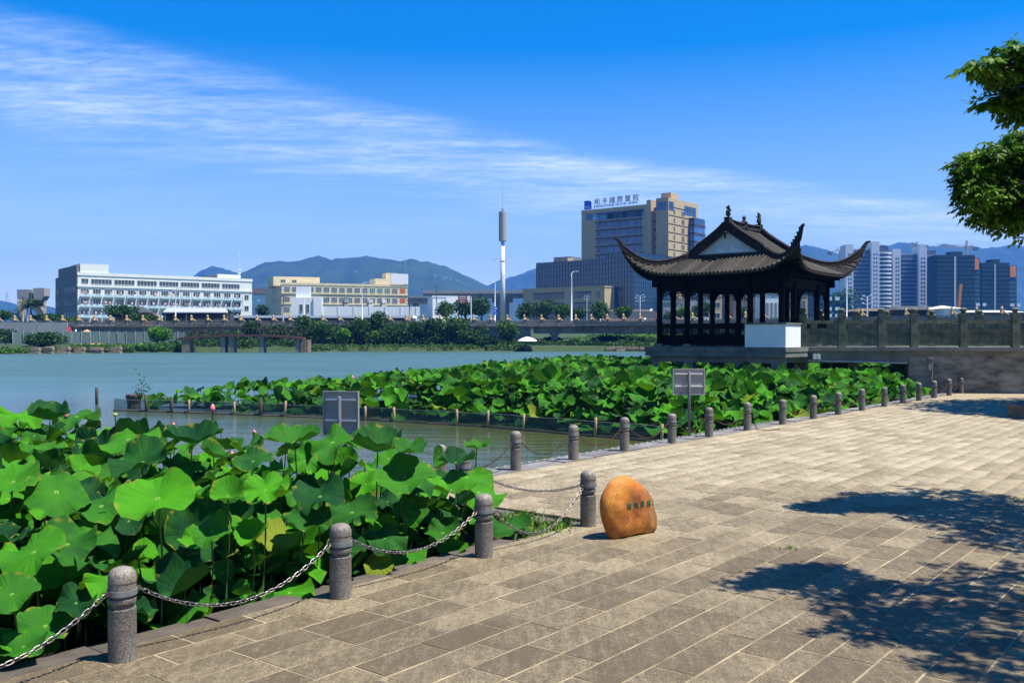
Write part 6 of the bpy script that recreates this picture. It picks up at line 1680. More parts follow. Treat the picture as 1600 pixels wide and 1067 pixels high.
# brick house top behind the round tree
o = tag(empty('small_house', (at_ground(180, 214), 214, GZ), R(6)), 'small house with dark tiled roof and red brick side behind the round dark tree', 'house')
part(o, 'wall', 0, 6.5, 0, 6, 0, 3.6, M_orange); b = MB(); b.add([(-.4, -.5, 3.5), (7, -.5, 3.5), (7, 6.5, 3.5), (-.4, 6.5, 3.5), (1.5, 3, 4.9), (5.2, 3, 4.9)], [(0, 1, 5, 4), (1, 2, 5), (2, 3, 4, 5), (3, 0, 4), (0, 3, 2, 1)]); b.build('roof', M_shed, o)
# E: white house right of centre
E = tag(empty('white_house', (at_ground(676, 235), 235, GZ), R(14)), 'two storey white house with a lean-to roof left of the mobile mast', 'house')
zt = zat(464, 235) - GZ; part(E, 'wall', 0, 3.5, 0, 8, 0, zt, M_white); part(E, 'wall', 3.52, 9.5, .5, 8, 0, zt, M_white); part(E, 'parapet', -.1, 9.6, -.1, .1, zt + .001, zt + .3, M_white)
for s, z in ((1.8, 4.5), (5.2, 4.4), (7.5, 4.4)): putwin(E, 'f', s, z, win(.8, 1.5, 1), off=-.47 if s > 3.5 else .03)
b = MB(); b.add([(4, -3.5, 2.6), (11, -3.5, 3.0), (11, .3, 3.4), (4, .3, 3.4), (4, -3.5, 2.4), (11, -3.5, 2.8)], [(0, 1, 2, 3), (0, 4, 5, 1)]); b.build('lean_to_roof', mat('blue_sheet', (.10, .22, .35), .6, .1), E); part(E, 'porch_wall', 4.2, 10.5, -.2, .3, 0, 2.5, M_shed)
# viaduct
M_via = mat('viaduct_concrete', (.20, .18, .16), .9, .15, .2)
vd_ = tag(empty('viaduct', (at_ground(640, 420), 420, GZ), R(-2)), 'elevated concrete motorway viaduct crossing behind the white house and mast', 'viaduct')
zt = zat(457, 420) - GZ; part(vd_, 'deck', 6, 70, 0, 10, zt - 2.2, zt, M_via); part(vd_, 'parapet', 6, 70, -.2, -.01, zt - .5, zt + 1.0, M_cwall)
part(vd_, 'deck', 0, 14, -14, -4, zt - 5.2, zt - 2.8, M_via); part(vd_, 'parapet', 0, 14, -14.2, -14.01, zt - 3.0, zt - 2.2, M_cwall)
for s in (8, 26, 38, 41, 60): part(vd_, 'pier', s, s + 3, 2, 7, 0, zt - 4.2, M_via); part(vd_, 'pier_cap', s - 1.5, s + 4.5, 1, 9, zt - 4.19, zt - 2.21, M_via)
part(vd_, 'pier', 3, 5, -11, -7, 0, zt - 5.21, M_via)
vd2 = tag(empty('viaduct', (at_ground(385, 430), 430, GZ), R(3)), 'piece of viaduct deck seen between the white block and the cream block', 'viaduct')
zt = zat(450, 430) - GZ; part(vd2, 'deck', -4, 18, 0, 10, zt - 2.6, zt, M_via); part(vd2, 'pier', 9, 12, 2, 7, 0, zt - 2.61, M_via)
# unfinished viaduct pier heads at far left
vp = tag(empty('viaduct_pier', (at_ground(47, 260), 260, GZ)), 'unfinished concrete viaduct pier with flared head standing free at far left', 'bridge pier')
zt = zat(449, 260) - GZ
b = MB(); 
for x in (-1.8, 2.6): b.lathe([(1.15, 0), (1.15, zt - 3.6)], 12, M=Matrix.Translation((x, x * .5, 0)))
b.build('column', M_via, vp, True)
b = MB(); b.prism([(-2.8, zt - 3.2), (-1.4, zt - 4.3), (-1.2, zt - 4.3), (.2, zt - 3.2), (.3, zt - .6), (-2.8, zt - .7)], -1.8, 1.5, 0, Matrix.Rotation(R(90), 4, 'X'))
b.prism([(1.3, zt - 2.4), (1.8, zt - 3.6), (3.4, zt - 3.6), (4.2, zt - 2.4), (4.3, zt - .2), (1.2, zt - .2)], -2.6, .8, 0, Matrix.Rotation(R(90), 4, 'X')); b.b2(-2.8, 1.2, -1.4, 1.4, zt - 1.6, zt - .7); b.build('flared_head', M_cwall, vp)

# mobile phone mast
M_mast = tag(empty('phone_mast', (at_ground(785.5, 205), 205, GZ)), 'tall white mobile phone mast with cylindrical antenna cover and thin spike', 'mast')
z = lambda y: zat(y, 205) - GZ
b = MB(); b.lathe([(.62, 0), (.40, z(376))], 16); b.build('pole', M_pale, M_mast, True)
b = MB(); b.lathe([(.2, z(377)), (.86, z(377) + .05), (.86, z(331) - .05), (.2, z(331))], 20); 
b.build('antenna_cover', mat('grey_antenna_cover', (.30, .32, .30), .6, .06, 2), M_mast, False)
b = MB(); b.tube([(0, 0, z(331)), (0, 0, z(326))], .28, 8); b.tube([(0, 0, z(326)), (0, 0, z(296))], .05, 6); b.build('spike', M_metal, M_mast)
b = MB(); b.lathe([(.42, z(412)), (.55, z(407)), (.42, z(406))], 12)
for a in range(3): an = a * 2.094 + .2; b.tube([(0, 0, z(411)), (math.cos(an) * 1.7, math.sin(an) * 1.7, z(407)), (math.cos(an) * 2.0, math.sin(an) * 2.0, z(406))], .06, 5)
b.tube([(2 * math.cos(2 * math.pi * k / 14), 2 * math.sin(2 * math.pi * k / 14), z(406)) for k in range(15)], .04, 4); b.build('service_ring', M_pale, M_mast)
# street lamps
def lamp(px, ytop, ybase, D, arm, label, r_=.10):
    zb = RZ if ybase is None else zat(ybase, D); o = tag(empty('street_lamp', (at_ground(px, D), D, zb)), label, 'street lamp', 'street lamps along the road'); h_ = zat(ytop, D) - zb
    b = MB(); b.tube([(0, 0, 0), (0, 0, h_ * .8), (0, 0, h_ * .95), (arm * .25, 0, h_ * .99), (arm * .8, 0, h_)], [r_, r_ * .8, r_ * .7, r_ * .6, r_ * .5], 8); b.build('pole', M_pale, o, True)
    b = MB(); b.box((arm * 1.0, 0, h_ + .0), (abs(arm) * .45, .3, .14)); b.build('lamp_head', M_pale, o); return o
lamp(893, 424, 503, 180, 1.1, 'bent white street lamp before the tan podium', .15); lamp(773.5, 440, 503, 186, -.9, 'white street lamp left of the mobile mast carrying blue signs', .12); lamp(566, 441, 503, 186, 2.2, 'white street lamp with long arm before the cream block'); lamp(274.5, 450, 503, 190, 1.0, 'thin white street lamp before the shed and white block')
lamp(475.5, 450, 503, 215, -.8, 'thin grey street lamp before the white hall tower', .08)
# blue signs on the lamp post
o = tag(empty('road_sign', (at_ground(774.5, 185.5), 185.5, zat(492, 185.5))), 'blue round and square road signs on the lamp left of the mast', 'road sign'); M_bs = mat('sign_blue', (.01, .08, .62), .5, .05)
b = MB(); b.lathe([(.42, 0), (.42, .05)], 16, M=Matrix.Translation((0, 0, 1.25)) @ Matrix.Rotation(R(90), 4, 'X')); b.build('round_sign', M_bs, o); b = MB(); b.b2(-.36, .36, -.05, 0, .0, .75); b.build('square_sign', M_bs, o)
b = MB(); b.b2(-.25, .25, -.058, -.051, .62 + .5, .72 + .5); b.b2(-.25, .25, -.058, -.051, 1.3, 1.4); b.b2(-.06, .06, -.058, -.051, .15, .5); b.build('white_marks', M_white, o)
# brown direction board
o = tag(empty('direction_board', (at_ground(736, 190), 190, RZ)), 'brown direction board with white lines on a pale post by the white house', 'road sign')
b = MB(); b.tube([(0, 0, 0), (0, 0, zat(464, 190) - RZ)], .12, 8); b.build('post', M_pale, o)
b = MB(); zz0 = zat(473, 190) - RZ; b.b2(-2.6, -.75, -.06, 0, zz0, zz0 + 1.5); b.build('board', mat('sign_brown', (.20, .05, .04), .6, .1), o); b = MB(); b.tube([(-.75, 0, zz0 + 1.2), (0, 0, zz0 + 1.2)], .05, 5); b.tube([(-.75, 0, zz0 + .4), (0, 0, zz0 + .4)], .05, 5); b.build('arm', M_pale, o)
b = MB(); b.b2(-2.4, -1.0, -.068, -.061, zz0 + 1.12, zz0 + 1.28); b.b2(-2.4, -.95, -.068, -.061, zz0 + .72, zz0 + .84); b.b2(-2.2, -1.3, -.068, -.061, zz0 + .25, zz0 + .36); b.build('white_lines', M_white, o)
# utility poles
def upole(px, ytop, D, label, arms=2, r_=.16, m=None):
    o = tag(empty('utility_pole', (at_ground(px, D), D, GZ - .2)), label, 'utility pole', 'utility poles behind the road'); h_ = zat(ytop, D) - GZ + .2
    b = MB(); b.tube([(0, 0, 0), (0, 0, h_)], [r_, r_ * .7], 8); b.build('pole', m or M_conc, o, True)
    for k in range(arms): b = MB(); b.b2(-.9, .9, -.06, .06, h_ - .5 - k * .9, h_ - .4 - k * .9); [b.box((x, 0, h_ - .3 - k * .9), (.1, .1, .2)) for x in (-.8, 0, .8)]; b.build('cross_arm', M_sgp, o)
upole(36, 463, 215, 'utility pole left of the free standing pier', 3); upole(43, 477, 210, 'short utility pole under the pier head', 1); upole(48.5, 456, 212, 'slim pale utility pole under the right pier head', 0, .13, M_pale); upole(442.5, 460, 212, 'concrete utility pole before the cream block left end'); upole(640, 466, 212, 'utility pole before the white billboard corner'); upole(682, 446, 225, 'utility pole with wide cross arms above the white house', 2)
# pylons on the hills
def pylon(px, yb, yt, D, label):
    o = tag(empty('pylon', at(px, yb, D)), label, 'pylon'); h_ = (yb - yt) / F * D; b = MB(); w0 = h_ * .13
    for sx_ in (-1, 1):
        for sy_ in (-1, 1): b.bar((sx_ * w0, sy_ * w0, -5), (sx_ * w0 * .15, sy_ * w0 * .15, h_), h_ * .012, h_ * .012)
    for z_ in (.55, .72, .88): b.bar((-h_ * .16, 0, h_ * z_), (h_ * .16, 0, h_ * z_), h_ * .014, h_ * .014)
    for k in range(8): q = k / 8; w1 = w0 * (1 - q * .85); b.bar((-w1, 0, h_ * q), (w1 * .9, 0, h_ * (q + .11)), h_ * .01, h_ * .01)
    b.build('lattice_tower', M_metal, o)
from mathutils.bvhtree import BVHTree
_bv = [BVHTree.FromObject(o_, bpy.context.evaluated_depsgraph_get()) for o_ in bpy.data.objects if o_.name.startswith('hills')]
def onhill(px, py):
    d_ = (at(px, py, 100) - Vector((0, 0, EYE))).normalized(); hs_ = [h_ for h_ in (b_.ray_cast(Vector((0, 0, EYE)), d_) for b_ in _bv) if h_[0]]
    return min(hs_, key=lambda h_: h_[3])[0] if hs_ else None
for px_, yb_, yt_, lab_ in ((633, 427, 404, 'steel lattice pylon on the central mountain'), (11, 474, 456, 'steel pylon on the low hill at far left')):
    h_ = onhill(px_, yb_)
    if h_: pylon(px_, yb_, yt_, h_.y, lab_)
# tiny white villages on the mountain flank
for i, (px, y) in enumerate(((555, 425), (679, 431), (692, 435), (697, 434), (713, 439), (703, 436), (403, 470))):
    h_ = onhill(px, y)
    if not h_: continue
    o = tag(empty('hillside_house', h_), 'tiny white house on the mountain flank above ' + ('the cream block', 'the viaduct start', 'the house roof', 'the wide armed pole', 'the brown board', 'the slender tree', 'the gap by the cream block')[i], 'house')
    b = MB(); b.b2(-2.4, 2.4, -2, 2, -6, 2.0); b.build('wall', M_white, o); b = MB(); b.b2(-2.6, 2.6, -2.4, 2.4, 2.01, 2.5); b.build('roof', M_roofw, o)

# ------------------------------------------------------------------ hospital
AN = -math.atan2(.61, .79)
a_ = Vector((.79, -.61)); b__ = Vector((.61, .79))
C0 = Vector((69.2, 420)); LL = 46.0
H0 = C0 - a_ * LL
Hh = tag(empty('hospital_tower', (H0.x, H0.y, GZ), AN), 'tall tan hospital tower with blue glass bands and rooftop lettering', 'building')
ht = zat(307, 420) - GZ; htl = ht - 3
part(Hh, 'wall', 0, 35.3, 0, 22, 0, htl - .8, M_tan); part(Hh, 'parapet', -.1, 35.3, -.15, .25, htl - .8, htl + .4, M_tan); part(Hh, 'wall', 35.32, 37.6, -.6, 20, 0, htl + 2.2, M_tan)
part(Hh, 'recess_wall', 37.62, 39.8, 2.0, 20, 0, htl - 1, mat('orange_tan_recess', (.45, .24, .10), .85, .06)); part(Hh, 'wall', 39.82, LL, 0, 29, 0, ht - .4, M_tan); part(Hh, 'stair_drum', 38, 43, 8, 15, ht - .39, ht + 3.0, M_tan)
# horizontal seams of the tan cladding as fine joints
b = MB()
for k in range(30): zz_ = 3 + k * 1.9; b.b2(.2, 8.2, -.03, -.003, zz_, zz_ + .08)
b.build('cladding_joints', mat('tan_joint', (.30, .23, .13), .9, .05), Hh)
bandw = 32.9 - 8.3; me_b = win(bandw / 6 - .12, 2.5, 3, M_blue, M_mull, 2); me_bw = win(1.6, 2.3, 1, M_glass, M_mull); me_s = win(1.3, 1.4, 1, M_glass, M_mull)
for k in range(13):
    zt = zat(331, 432) - GZ - k * 3.8
    if zt < 12: break
    for j in range(6): putwin(Hh, 'f', 10.4 + (j + .5) * (bandw - 2) / 6 - .3, zt - 1.4, win((bandw - 2) / 6 - .1, 2.6, 4, M_blue, M_mull, 2))
    putwin(Hh, 'f', 9.2, zt - 1.4, me_bw)
    part(Hh, 'slab_band', 8.1, 33.1, -.75, -.16, zt + .0, zt + .45, M_dark)
    putwin(Hh, 'f', 38.7, zt - 1.4 + (1.9 if k == 0 else 0), me_s, off=-1.95)
    if True:
        putwin(Hh, 'r', 5.5, zt - 1.2, win(1.0, 2.0, 1, M_glass, M_mull), LL); 
        for s in (13, 14.6): putwin(Hh, 'r', s, zt - 1.2, win(.9, 2.2, 1, M_glass, M_mull), LL)
        part(Hh, 'slab_line', LL + .001, LL + .12, .3, 19.2, zt + .7, zt + 1.0, M_dark)
        if k > 0: part(Hh, 'corner_glass', LL + .001, LL + 2.8, 19.5, 30.4, zt - 1.6, zt + 1.4, M_blue); part(Hh, 'corner_slab', LL + .001, LL + 3.1, 19.3, 30.6, zt - 2.38, zt - 1.61, M_dark)
for j in range(8): putwin(Hh, 'f', 2.3 + (j + .5) * 3.95, htl - 3.0, win(3.6, 3.2, 3, mat('bright_blue_glass', (.10, .26, .42), .15, .5, .3, spec=.9, rnd=.6) if 0 < j < 6 else M_blue, M_mull, 2))
for j in range(2): putwin(Hh, 'f', 41.3 + j * 2.6, ht - 4, win(2.4, 3.6, 2, M_blue, M_mull, 2))
for j in range(2): putwin(Hh, 'r', 1.5 + j * 2.6 * .9, ht - 4, win(2.2, 3.8, 2, M_blue, M_mull, 2), LL)
for j in range(4): putwin(Hh, 'r', 16.5 + j * 2.9, ht - 4.5, win(2.7, 4.0, 2, M_blue, M_mull, 2), LL)
# rooftop sign: emblem, characters, english line
M_sl = mat('sign_letter_dark', (.03, .05, .14), .6, .1); M_em = mat('emblem_blue', (.005, .05, .55), .4, .15)
sg = tag(empty('rooftop_sign', (H0.x, H0.y, GZ + htl + .4), AN), 'rooftop hospital lettering in dark Chinese characters with a blue emblem', 'sign')
b = MB(); b.prism([(1.6, .2), (5.6, .2), (5.6, 3.2), (5.2, 4.0), (4.4, 4.4), (1.6, 4.4)], -.1, .1, 0, Matrix.Rotation(R(90), 4, 'X')); e = b.build('emblem', M_em, sg)
b = MB(); b.bar((2.0, -.14, 1.5), (3.3, -.14, 1.75), .05, .22); b.bar((3.3, -.14, 1.75), (5.2, -.14, 1.6), .05, .18); b.bar((2.2, -.14, .8), (3.2, -.14, 1.3), .05, .18); b.bar((3.6, -.14, 1.3), (5.0, -.14, .7), .05, .22); b.build('emblem_stroke', M_roofw, e)
for k, ch in enumerate('和平國際醫院'): text_part(ch, 3.1, M_sl, sg, (7.2 + k * 4.15, -.05, 2.4), (R(90), 0, 0), 'character', .12)
text_part('INTERNATIONAL MEDICAL CENTER', 1.55, M_sl, sg, (7.0, -.05, .75), (R(90), 0, 0), 'english_line', .08, sx_=.93)
b = MB()
for x in np.arange(7, 32, 2.1): b.tube([(x, .1, -.4), (x, .1, 4.6)], .07, 4)
b.tube([(7, .1, 2.2), (31.5, .1, 2.2)], .07, 4); b.build('support_frame', M_metal, sg)
# glass podium with curtain wall
def curtain(root, face, s0, s1, z0, z1, px_, pz, fixed, m=M_mull):
    b = MB(); n = round((s1 - s0) / px_); m_ = round((z1 - z0) / pz)
    for i in range(n + 1):
        s = s0 + (s1 - s0) * i / n
        if face == 'f': b.b2(s - .06, s + .06, fixed - .12, fixed, z0, z1)
        else: b.b2(fixed, fixed + .12, s - .06, s + .06, z0, z1)
    for j in range(m_ + 1):
        z_ = z0 + (z1 - z0) * j / m_
        if face == 'f': b.b2(s0, s1, fixed - .10, fixed, z_ - .07, z_ + .07)
        else: b.b2(fixed, fixed + .10, s0, s1, z_ - .07, z_ + .07)
    return tag(b.build('mullion_grid', M_mull if m is None else m, root), kind='stuff')
Cg = Vector((at_ground(991, 378), 378)); G0 = Cg - a_ * 50
G = tag(empty('glass_podium', (G0.x, G0.y, GZ), AN), 'dark navy glass curtain wall podium in front of the hospital tower', 'building')
zg1 = zat(409, 400) - GZ; zg2 = zat(394, 380) - GZ
part(G, 'glass_wall', 1.5, 38, 0, 24, 0, zg1, M_navy); part(G, 'glass_wall', 38.02, 50, -.3, 34, 0, zg2, M_navy); part(G, 'roof_house', 5, 14, 8, 16, zg1 + .001, zg1 + 2.8, M_dkgrey); part(G, 'roof_house', 8, 15, 4, 8, zg1 + .001, zg1 + 1.9, M_tan)
curtain(G, 'f', 1.5, 38, 0, zg1, 1.5, 2.0, -.001); curtain(G, 'f', 38.02, 50, 0, zg2, 1.5, 2.0, -.301); curtain(G, 'r', -.3, 34, 0, zg2, 1.5, 2.0, 50.001)
for k, (s, z_) in enumerate([(rng.uniform(4, 36), rng.uniform(8, 22)) for _ in range(14)]): part(G, 'blind', s, s + 1.3, -.08, -.02, z_, z_ + 1.7, mat('blue_blind', (.06, .10, .18), .6, .2))
Pp = tag(empty('tan_podium', (G0.x - .61 * 8, G0.y - .79 * 8, GZ), AN), 'low tan podium with dark window strips before the navy glass block', 'building')
zp = zat(448, 375) - GZ; part(Pp, 'wall', .5, 41, 0, 7.5, 0, zp, M_tan); part(Pp, 'cornice', .3, 41.2, -.3, 7.6, zp + .001, zp + .5, M_tan)
for zc_ in (zp - 3.0, zp - 7.3, zp - 11.3):
    for s0, s1 in ((6, 21.5), (26.5, 34.5)):
        n = int((s1 - s0) / 2.6)
        for i in range(n): putwin(Pp, 'f', s0 + (i + .5) * (s1 - s0) / n, zc_, win((s1 - s0) / n - .06, 2.3, 2, M_glass, M_mull))
        part(Pp, 'lintel', s0 - .2, s1 + .2, -.35, -.08, zc_ + 1.2, zc_ + 1.45, M_dark)
    putwin(Pp, 'f', 38, zc_, win(1.6, 2.3, 1, M_glass, M_mull))
# low dark roof line with white gable edges right of the podium
o = tag(empty('low_pavilion_roof', (at_ground(943, 215), 215, GZ)), 'low brown roofed hall behind the road rail left of the pavilion', 'building')
z_ = zat(483, 215) - GZ; part(o, 'wall', 1, 12, 0, 6, 0, z_ - .4, M_dkgrey); b = MB(); b.prism([(0, 0), (12.5, 0), (11.3, z_), (1.2, z_)], 0, .01, 0); b = MB(); b.add([(-1, -1, 1.2), (13, -1, 1.2), (11.5, 3, z_), (1, 3, z_), (13, 7, 1.2), (-1, 7, 1.2)], [(0, 1, 2, 3), (1, 4, 2), (4, 5, 3, 2), (5, 0, 3), (0, 5, 4, 1)]); b.build('roof', mat('brown_roof', (.12, .08, .06), .9, .1), o)
b = MB(); b.bar((11.4, 2.9, z_ + .1), (8.6, -1.3, 1.1), .3, .25); b.bar((1.0, 2.9, z_ + .1), (-1.2, -1.3, 1.1), .3, .25); b.build('gable_edge', M_roofw, o)
# buildings glimpsed through the pavilion
def blk(px0, px1, ytop, D, m, label, cols=3, rows=2, ang=0, glass=None, name='far_building'):
    x0, x1 = at_ground(px0, D), at_ground(px1, D); o = tag(empty(name, (x0, D, GZ), ang), label, 'building'); W = x1 - x0; h_ = zat(ytop, D) - GZ; part(o, 'wall', 0, W, 0, 12, 0, h_, m); part(o, 'roof_edge', -.2, W + .2, -.2, 12.2, h_ + .001, h_ + .4, M_conc)
    for i in range(cols):
        for j in range(rows): putwin(o, 'f', W * (i + .5) / cols, h_ * (j + .5) / rows, win(W / cols * .6, h_ / rows * .5, 2, glass))
    return o
blk(1036, 1060, 472, 300, M_conc, 'low grey house seen through the first bay of the pavilion', 2, 1); blk(1058, 1078, 467, 310, M_tan, 'pale tan house seen through the second bay of the pavilion', 1, 2); blk(1078, 1112, 471, 320, M_white, 'white banded house seen through the pavilion middle', 3, 2)
blk(1112, 1128, 452, 330, M_tan, 'narrow tan block seen through the pavilion middle', 1, 4); blk(1128, 1146, 455, 340, M_dkgrey, 'blue grey block seen through the pavilion', 2, 4, 0, M_blue); blk(1146, 1196, 455, 330, mat('brown_grey_wall', (.17, .13, .10), .9, .1), 'brown grey hall seen through the right bay of the pavilion', 3, 2); blk(1196, 1228, 458, 290, M_white, 'white ribbed hall seen through the right end of the pavilion', 5, 1)
blk(1228, 1262, 462, 420, M_tan, 'tan low block behind the pavilion right columns', 2, 2)
# wooded knoll beyond the pavilion
x = at_ground(1312, 640)
tree('wooded_knoll_tree', 'dark wooded clump beyond the pavilion eave before the towers', x, 640, GZ, zat(446, 640) - GZ, 26, M_fol1, 900, None, 2600, 'tree', 3, .9, 12)
# ------------------------------------------------------------------ residential towers
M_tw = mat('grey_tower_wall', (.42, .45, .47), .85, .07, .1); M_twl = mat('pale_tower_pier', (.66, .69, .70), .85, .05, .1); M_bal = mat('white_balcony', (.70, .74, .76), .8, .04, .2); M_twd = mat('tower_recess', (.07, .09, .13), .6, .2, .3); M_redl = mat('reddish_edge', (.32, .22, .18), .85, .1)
def tower(px, ytop, label, D=700, seed=0):
    x0 = at_ground(px, D); s = D / F; o = tag(empty('residential_tower', (x0, D, GZ), R(-4)), label, 'high rise', 'tall towers at right'); k = s
    H_ = zat(ytop, D) - GZ
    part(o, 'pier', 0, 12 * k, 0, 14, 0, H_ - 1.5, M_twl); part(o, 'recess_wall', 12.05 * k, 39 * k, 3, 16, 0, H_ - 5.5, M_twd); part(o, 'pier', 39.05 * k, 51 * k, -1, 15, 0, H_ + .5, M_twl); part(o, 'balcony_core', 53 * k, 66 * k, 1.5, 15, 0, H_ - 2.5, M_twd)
    part(o, 'roof_frame', 13 * k, 39 * k, 3, 4, H_ - 5.4, H_ - 4.6, M_tw)
    b = MB(); b.b2(0, 27 * k - .1, -.05, 1.1, 0, .95); me1 = b.mesh('balcony', mat('grey_balcony', (.20, .23, .28), .7, .1)); b = MB()
    b.lathe([(5.6, 0), (5.6, 1.15)], 14, M=Matrix.Diagonal((1.0, .55, 1, 1))); me2 = b.mesh('balcony', M_bal); b = MB(); b.b2(-.5, .5, -.03, 0, 0, 1.5); me3 = b.mesh('window', M_glass)
    n = int((H_ - 6) / 3.0)
    for i in range(n):
        z_ = 3.0 * i + 1.5; inst('balcony', me1, o, (12.05 * k, 1.9, z_)); inst('balcony', me2, o, (59.5 * k, 2.2, z_ + 1.2))
        inst('window', me3, o, (5 * k, -.01, z_)); inst('window', me3, o, (8.4 * k, -.01, z_)); inst('window', me3, o, (43 * k, -1.01, z_)); inst('window', me3, o, (47 * k, -1.01, z_))
    return o
tower(1321, 379, 'pale residential tower nearest the pavilion roof tip'); tower(1395, 386, 'second pale residential tower, right of the first')
M_netb = mat('dark_scaffold_net', (.014, .036, .026), .9, .35, .12); M_netl = mat('green_scaffold_net', (.05, .10, .095), .9, .25, .12); M_ban = mat('orange_banner', (.75, .22, .03), .7, .2, .3)
def netted(px0, px1, pxm, ytop, label, D=660):
    x0, x1, xm = at_ground(px0, D), at_ground(px1, D), at_ground(pxm, D); o = tag(empty('netted_tower', (x0, D, GZ), 0), label, 'high rise'); H_ = zat(ytop, D) - GZ
    W1 = xm - x0; W2 = x1 - x0; part(o, 'netted_wall', 0, W1, 0, 16, 0, H_ - 2, M_netb); part(o, 'netted_side', W1 + .02, W2, 1.2, 15, 0, H_ - 4, M_netl); part(o, 'core', W1 * .4, W1 * .7, 2, 10, H_ - 1.99, H_ + .5, M_netb)
    b = MB(); n = int(H_ / 3)
    for i in range(n): b.b2(-.1, W1 + .1, -.14, -.01, i * 3, i * 3 + .12); b.b2(W1 + .1, W2 + .1, 1.05, 1.19, i * 3, i * 3 + .14)
    tag(b.build('net_seams', M_netl, o), kind='stuff'); part(o, 'vertical_gap', W1 * .45, W1 * .50, -.2, -.15, 2, H_ - 3, M_tw); part(o, 'banner', W2 - 5, W2 - .8, .8, 1.0, H_ - 12, H_ - 4.5, M_ban)
    for z_ in (6, 10, 14, 20): part(o, 'open_floor', W1 + 1.2, W1 + 4, .9, 1.04, z_, z_ + 2, M_twl); part(o, 'open_floor', W1 + 6, W1 + 8.5, .9, 1.04, z_, z_ + 2, M_twl)
netted(1464, 1532, 1523, 394, 'unfinished tower wrapped in dark green net under the tower crane'); netted(1534, 1590, 1577, 406, 'unfinished tower wrapped in dark green net at far right', 670)
netted(1262, 1296, 1290, 446, 'low dark netted block behind the pavilion right columns', 560)
# cranes
M_cr = mat('crane_yellow', (.42, .30, .12), .7, .1)
def crane(px, yb, yt, pxa, ya, pxb, yb2, D, label):
    o = tag(empty('tower_crane', (at_ground(px, D), D, 0)), label, 'crane'); b = MB(); zt = zat(yt, D); b.tube([(0, 0, zat(yb, D) - 4), (0, 0, zt)], .7, 4); b.build('mast', M_cr, o)
    xa = at_ground(pxa, D) - at_ground(px, D); xb = at_ground(pxb, D) - at_ground(px, D); za, zb = zat(ya, D), zat(yb2, D); b = MB(); b.tube([(xa, 0, za), (xb, 0, zb)], .35, 4); b.tube([(xa, 0, za + 1.5), (xb * .6, 0, (za + (zb - za) * .8) + 1.5)], .2, 4)
    n = 16
    for i in range(n): q = i / n; p_ = Vector((xa, 0, za)).lerp(Vector((xb, 0, zb)), q); b.bar(p_, p_ + Vector(((xb - xa) / n, 0, 1.4)), .15, .15)
    b.build('jib', M_cr, o); b = MB(); b.tube([(0, 0, zt), (xa * .55, 0, za + 1)], .12, 3); b.tube([(0, 0, zt), (xb * .8, 0, zb + .5)], .12, 3); b.build('stay', M_metal, o)
    b = MB(); b.b2(xb - 3, xb, -1, 1, zb - 1.5, zb + .8); b.build('counterweight', M_concd, o)
crane(1510, 394, 376, 1463, 385, 1527, 388, 690, 'tower crane over the first netted tower'); crane(1432, 386, 378, 1420, 386, 1450, 385, 740, 'small tower crane behind the second pale tower'); crane(1312, 440, 392, 1327, 385, 1300, 395, 720, 'tower crane at the left of the first pale tower')
o = tag(empty('mobile_crane', (at_ground(1495, 250), 250, GZ - .5)), 'orange mobile crane with raised boom before the netted tower', 'crane'); b = MB(); b.bar((0, 0, 1.8), (.95, 0, zat(444, 250) - GZ + .5), .8, .75); b.build('boom', mat('orange_boom', (.50, .20, .06), .6, .1), o); b = MB(); b.b2(-3, 1.5, -1.2, 1.2, .9, 2.4); b.build('cab', M_cr, o)
b = MB(); [b.lathe([(.5, -1.3), (.5, 1.3)], 12, M=Matrix.Translation((x_, 0, .5)) @ Matrix.Rotation(R(90), 4, 'X')) for x_ in (-2.4, -.8, .9)]; b.build('wheels', M_dark, o)
# low sheds behind the right part of the road
def shed(px0, px1, yr, ye, D, m, label, white_end=False):
    x0, x1 = at_ground(px0, D), at_ground(px1, D); W = x1 - x0; o = tag(empty('low_shed', (x0, D, GZ - .6)), label, 'shed'); zr, ze = zat(yr, D) - GZ + .6, zat(ye, D) - GZ + .6
    b = MB(); b.add([(-.5, -.5, ze), (W + .5, -.5, ze), (W - 1.5, 4, zr), (1.5, 4, zr), (W + .5, 8.5, ze), (-.5, 8.5, ze)], [(0, 1, 2, 3), (1, 4, 2), (4, 5, 3, 2), (5, 0, 3), (0, 5, 4, 1)]); b.build('roof', m, o); part(o, 'wall', 0, W, 0, 8, 0, ze - .01, M_shed if not white_end else M_white)
shed(1402, 1478, 477, 484, 165, M_shed, 'long low shed with black roof before the pale towers'); shed(1474, 1500, 476, 482, 160, M_roofw, 'small white roofed shed beside the orange crane', True); shed(1340, 1400, 481, 486, 175, mat('brown_roof', (0, 0, 0)), 'low brown roofed shed below the first pale tower'); shed(1500, 1600, 484, 488, 170, M_roofw, 'long pale roofed shed at right below the netted towers')
o = tag(empty('excavator', (at_ground(1375, 168), 168, GZ - .5)), 'small orange excavator before the first pale tower', 'excavator'); b = MB(); b.b2(-1.2, 1.2, -1, 1, .6, 1.9); b.build('cab', M_ban, o); b = MB(); b.bar((.8, 0, 1.6), (2.6, 0, 2.8), .3, .35); b.bar((2.6, 0, 2.8), (3.6, 0, 1.0), .25, .3); b.build('arm', M_ban, o); b = MB(); b.b2(-1.5, 1.5, -1.1, 1.1, 0, .59); b.build('tracks', M_dark, o)
lamp(1323, 428, 503, 150, -.1, 'tall thin white pole before the first pale tower', .09)
